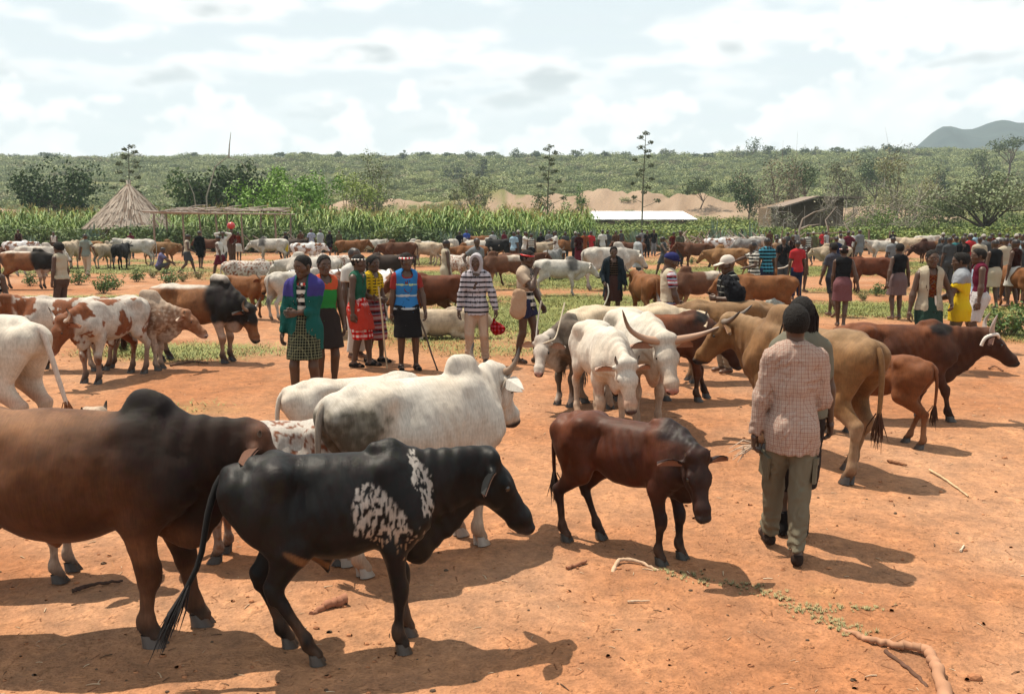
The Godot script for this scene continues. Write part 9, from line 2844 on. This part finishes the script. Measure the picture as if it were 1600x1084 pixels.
func make_litter():
	var up := func(p: Vector3, y: float) -> Vector3: return Vector3(p.x, y, p.z)
	var pale := Color(0.46, 0.27, 0.165)
	lying("root", "thick pale root breaking out of the ground at the bottom right", "root", [up.call(Vector3(1.84, 0, -4.96), -0.012), up.call(Vector3(1.91, 0, -4.77), 0.008), up.call(Vector3(2.04, 0, -4.66), 0.022), up.call(Vector3(2.16, 0, -4.59), 0.030), up.call(Vector3(2.14, 0, -4.41), 0.022), up.call(Vector3(2.04, 0, -4.09), 0.012)], 0.012, 0.036, Color(0.38, 0.205, 0.125), 3)
	lying("root", "thin root fork below the thick root at the bottom right", "root", [up.call(Vector3(1.97, 0, -4.63), 0.0), up.call(Vector3(2.01, 0, -4.43), 0.004), up.call(Vector3(2.03, 0, -4.26), -0.006)], 0.012, 0.010, Color(0.12, 0.065, 0.045))  # no real root: dark strip added where the gap lies in shade
	lying("root", "short arched root in front of the dark calf's feet", "root", [up.call(Vector3(0.65, 0, -5.77), -0.012), up.call(Vector3(0.72, 0, -5.92), 0.016), up.call(Vector3(0.85, 0, -5.89), 0.012), up.call(Vector3(0.97, 0, -5.77), -0.012)], 0.015, 0.010, Color(0.50, 0.34, 0.23))
	lying("stick", "short reddish stick lying left of the arched root", "stick", [up.call(Vector3(0.36, 0, -5.80), 0.008), up.call(Vector3(0.50, 0, -5.92), 0.01)], 0.013, 0.009, Color(0.30, 0.14, 0.085))
	lying("stick", "thin pale stick on the bare earth below the arched root", "stick", [up.call(Vector3(0.69, 0, -5.27), 0.005), up.call(Vector3(0.82, 0, -5.28), 0.006)], 0.007, 0.004, Color(0.50, 0.36, 0.25))
	lying("log", "weathered reddish log end behind the black bullock's legs", "log", [up.call(Vector3(-1.16, 0, -5.10), 0.0), up.call(Vector3(-1.08, 0, -5.19), 0.018), up.call(Vector3(-0.99, 0, -5.24), 0.028)], 0.014, 0.034, Color(0.34, 0.16, 0.10))
	lying("stick", "dark stick lying under the brown bull's belly", "stick", [up.call(Vector3(-2.69, 0, -5.42), 0.008), up.call(Vector3(-2.59, 0, -5.52), 0.012), up.call(Vector3(-2.45, 0, -5.58), 0.008)], 0.014, 0.008, Color(0.08, 0.05, 0.04))
	lying("stick", "long straw-coloured stick lying to the right of the man in plaid", "stick", [up.call(Vector3(3.79, 0, -8.19), 0.012), up.call(Vector3(3.79, 0, -7.86), 0.012), up.call(Vector3(3.75, 0, -7.38), 0.01)], 0.012, 0.006, Color(0.50, 0.36, 0.22))
	lying("stick", "brown stick on the earth behind the tan zebu's hind hoof", "stick", [up.call(Vector3(3.54, 0, -8.51), 0.012), up.call(Vector3(3.66, 0, -8.37), 0.012)], 0.02, 0.012, Color(0.28, 0.14, 0.08))
	lying("stick", "small pale twig at the right below the long straw-coloured stick", "stick", [up.call(Vector3(3.08, 0, -6.12), 0.006), up.call(Vector3(3.16, 0, -6.23), 0.006)], 0.008, 0.005, Color(0.60, 0.48, 0.36))
	lying("stick", "curled brown twig near the muzzle of the dark red-brown cow", "stick", [up.call(Vector3(7.30, 0, -14.01), 0.015), up.call(Vector3(7.46, 0, -14.14), 0.03), up.call(Vector3(7.42, 0, -13.83), 0.01)], 0.015, 0.010, Color(0.20, 0.10, 0.06))
	lying("stick", "broken dark stick among the hooves on the left", "stick", [up.call(Vector3(-5.35, 0, -14.33), 0.012), up.call(Vector3(-5.14, 0, -14.72), 0.014), up.call(Vector3(-4.85, 0, -14.59), 0.01)], 0.02, 0.012, Color(0.16, 0.10, 0.07))
	# a thin line of grass and small weeds running to the root
	var gb := Shape.new()
	var gr := RandomNumberGenerator.new()
	gr.seed = 61
	for i in 14:
		var a := gr.randf() * TAU
		var e := Vector3(cos(a) * 0.035, 0.03 + 0.03 * gr.randf(), sin(a) * 0.035)
		var sd := Vector3(-sin(a), 0, cos(a)) * 0.004
		gb.tri(e * Vector3(0.2, 0, 0.2) - sd, e * Vector3(0.2, 0, 0.2) + sd, e, Vector3(cos(a) * 0.4, 1, sin(a) * 0.4).normalized(), Color(0.12, 0.16, 0.055).lerp(Color(0.40, 0.33, 0.18), gr.randf()))
	var path := curve([Vector3(1.02, 0, -5.77), Vector3(1.23, 0, -5.60), Vector3(1.51, 0, -5.49), Vector3(1.65, 0, -5.30), Vector3(1.74, 0, -5.14), Vector3(1.84, 0, -4.97), Vector3(1.89, 0, -4.85)], 60)
	var gw2 := []
	var side2 := curve([Vector3(1.73, 0, -5.19), Vector3(1.92, 0, -5.20), Vector3(2.15, 0, -5.22)], 20)
	for i in 300:
		var p: Vector3 = path[gr.randi() % path.size()] if gr.randf() < 0.82 else side2[gr.randi() % side2.size()]
		p += Vector3(gr.randfn() * 0.06, 0, gr.randfn() * 0.03)
		var s := 0.28 + 0.5 * gr.randf() * gr.randf()
		gw2.append(Transform3D(Basis(Vector3.UP, gr.randf() * TAU).scaled(Vector3(s, s * 0.8, s)), Vector3(p.x, height(p.x, p.z), p.z)))
	tag(many("grass_line", gb.mesh(), M.blade, gw2, []), "", "", "", "stuff")
	# crumbs of earth, pebbles, chaff and droppings: nobody could count them
	var r := RandomNumberGenerator.new()
	r.seed = 515
	var clod := Shape.new()
	for k in 1:
		var im := IcoLump.new()
		im.make(clod, r)
	var w := []
	var tt := []
	for i in 3400:
		var d := 3.6 + 17.0 * pow(r.randf(), 1.6)
		var x := (r.randf() * 2.0 - 1.0) * (d * 0.60 + 0.4)
		var dens := (land_noise[0] as FastNoiseLite).get_noise_2d(x * 9.0, d * 9.0)
		if r.randf() > 0.5 + dens * 1.3:
			continue
		var s := 0.004 + 0.011 * pow(r.randf(), 3.0)
		if r.randf() < 0.015:
			s *= 2.2
		w.append(Transform3D(Basis(Vector3(r.randfn(), r.randfn(), r.randfn()).normalized(), r.randf() * TAU).scaled(Vector3(s * 1.3, s * 0.8, s)), Vector3(x, height(x, -d) + s * 0.25, -d)))
		tt.append(Color(0.42, 0.19, 0.095).lerp(Color(0.26, 0.115, 0.06), r.randf()) if r.randf() < 0.8 else Color(0.10, 0.07, 0.05))
	tag(many("pebbles", clod.mesh(), M.far_slope, w, tt), "", "", "", "stuff")
	var chip := Shape.new()
	chip.tube([Vector3(-0.5, 0, 0), Vector3(0.0, 0.06, 0.03), Vector3(0.5, 0, 0)], [0.06, 0.05, 0.03], [Color.WHITE, Color.WHITE, Color.WHITE], 4)
	w = []
	tt = []
	for i in 800:
		var d := 3.7 + 12.0 * pow(r.randf(), 1.4)
		var x := (r.randf() * 2.0 - 1.0) * (d * 0.60 + 0.4)
		var s := 0.02 + 0.06 * r.randf() * r.randf()
		w.append(Transform3D(Basis(Vector3.UP, r.randf() * TAU).scaled(Vector3(s, s, s)), Vector3(x, height(x, -d) + 0.003, -d)))
		tt.append(Color(0.60, 0.48, 0.34).lerp(Color(0.36, 0.22, 0.13), r.randf()) if r.randf() < 0.7 else Color(0.10, 0.06, 0.04))
	tag(many("chaff_litter", chip.mesh(), M.far_slope, w, tt), "", "", "", "stuff")

class IcoLump:
	func make(s: Shape, r: RandomNumberGenerator) -> void:
		var rows := 4
		var cols := 7
		var pts := []
		for i in rows + 1:
			for j in cols:
				var a := PI * i / rows
				var b := TAU * j / cols
				var k := 0.8 + 0.4 * r.randf() if i > 0 and i < rows else 0.9
				pts.append(Vector3(sin(a) * cos(b), cos(a), sin(a) * sin(b)) * k)
		for i in rows:
			for j in cols:
				var p: Vector3 = pts[i * cols + j]
				var q: Vector3 = pts[i * cols + (j + 1) % cols]
				var u: Vector3 = pts[(i + 1) * cols + j]
				var v: Vector3 = pts[(i + 1) * cols + (j + 1) % cols]
				s.quad(p, q, v, u, (p + q + u + v).normalized(), Color.WHITE)
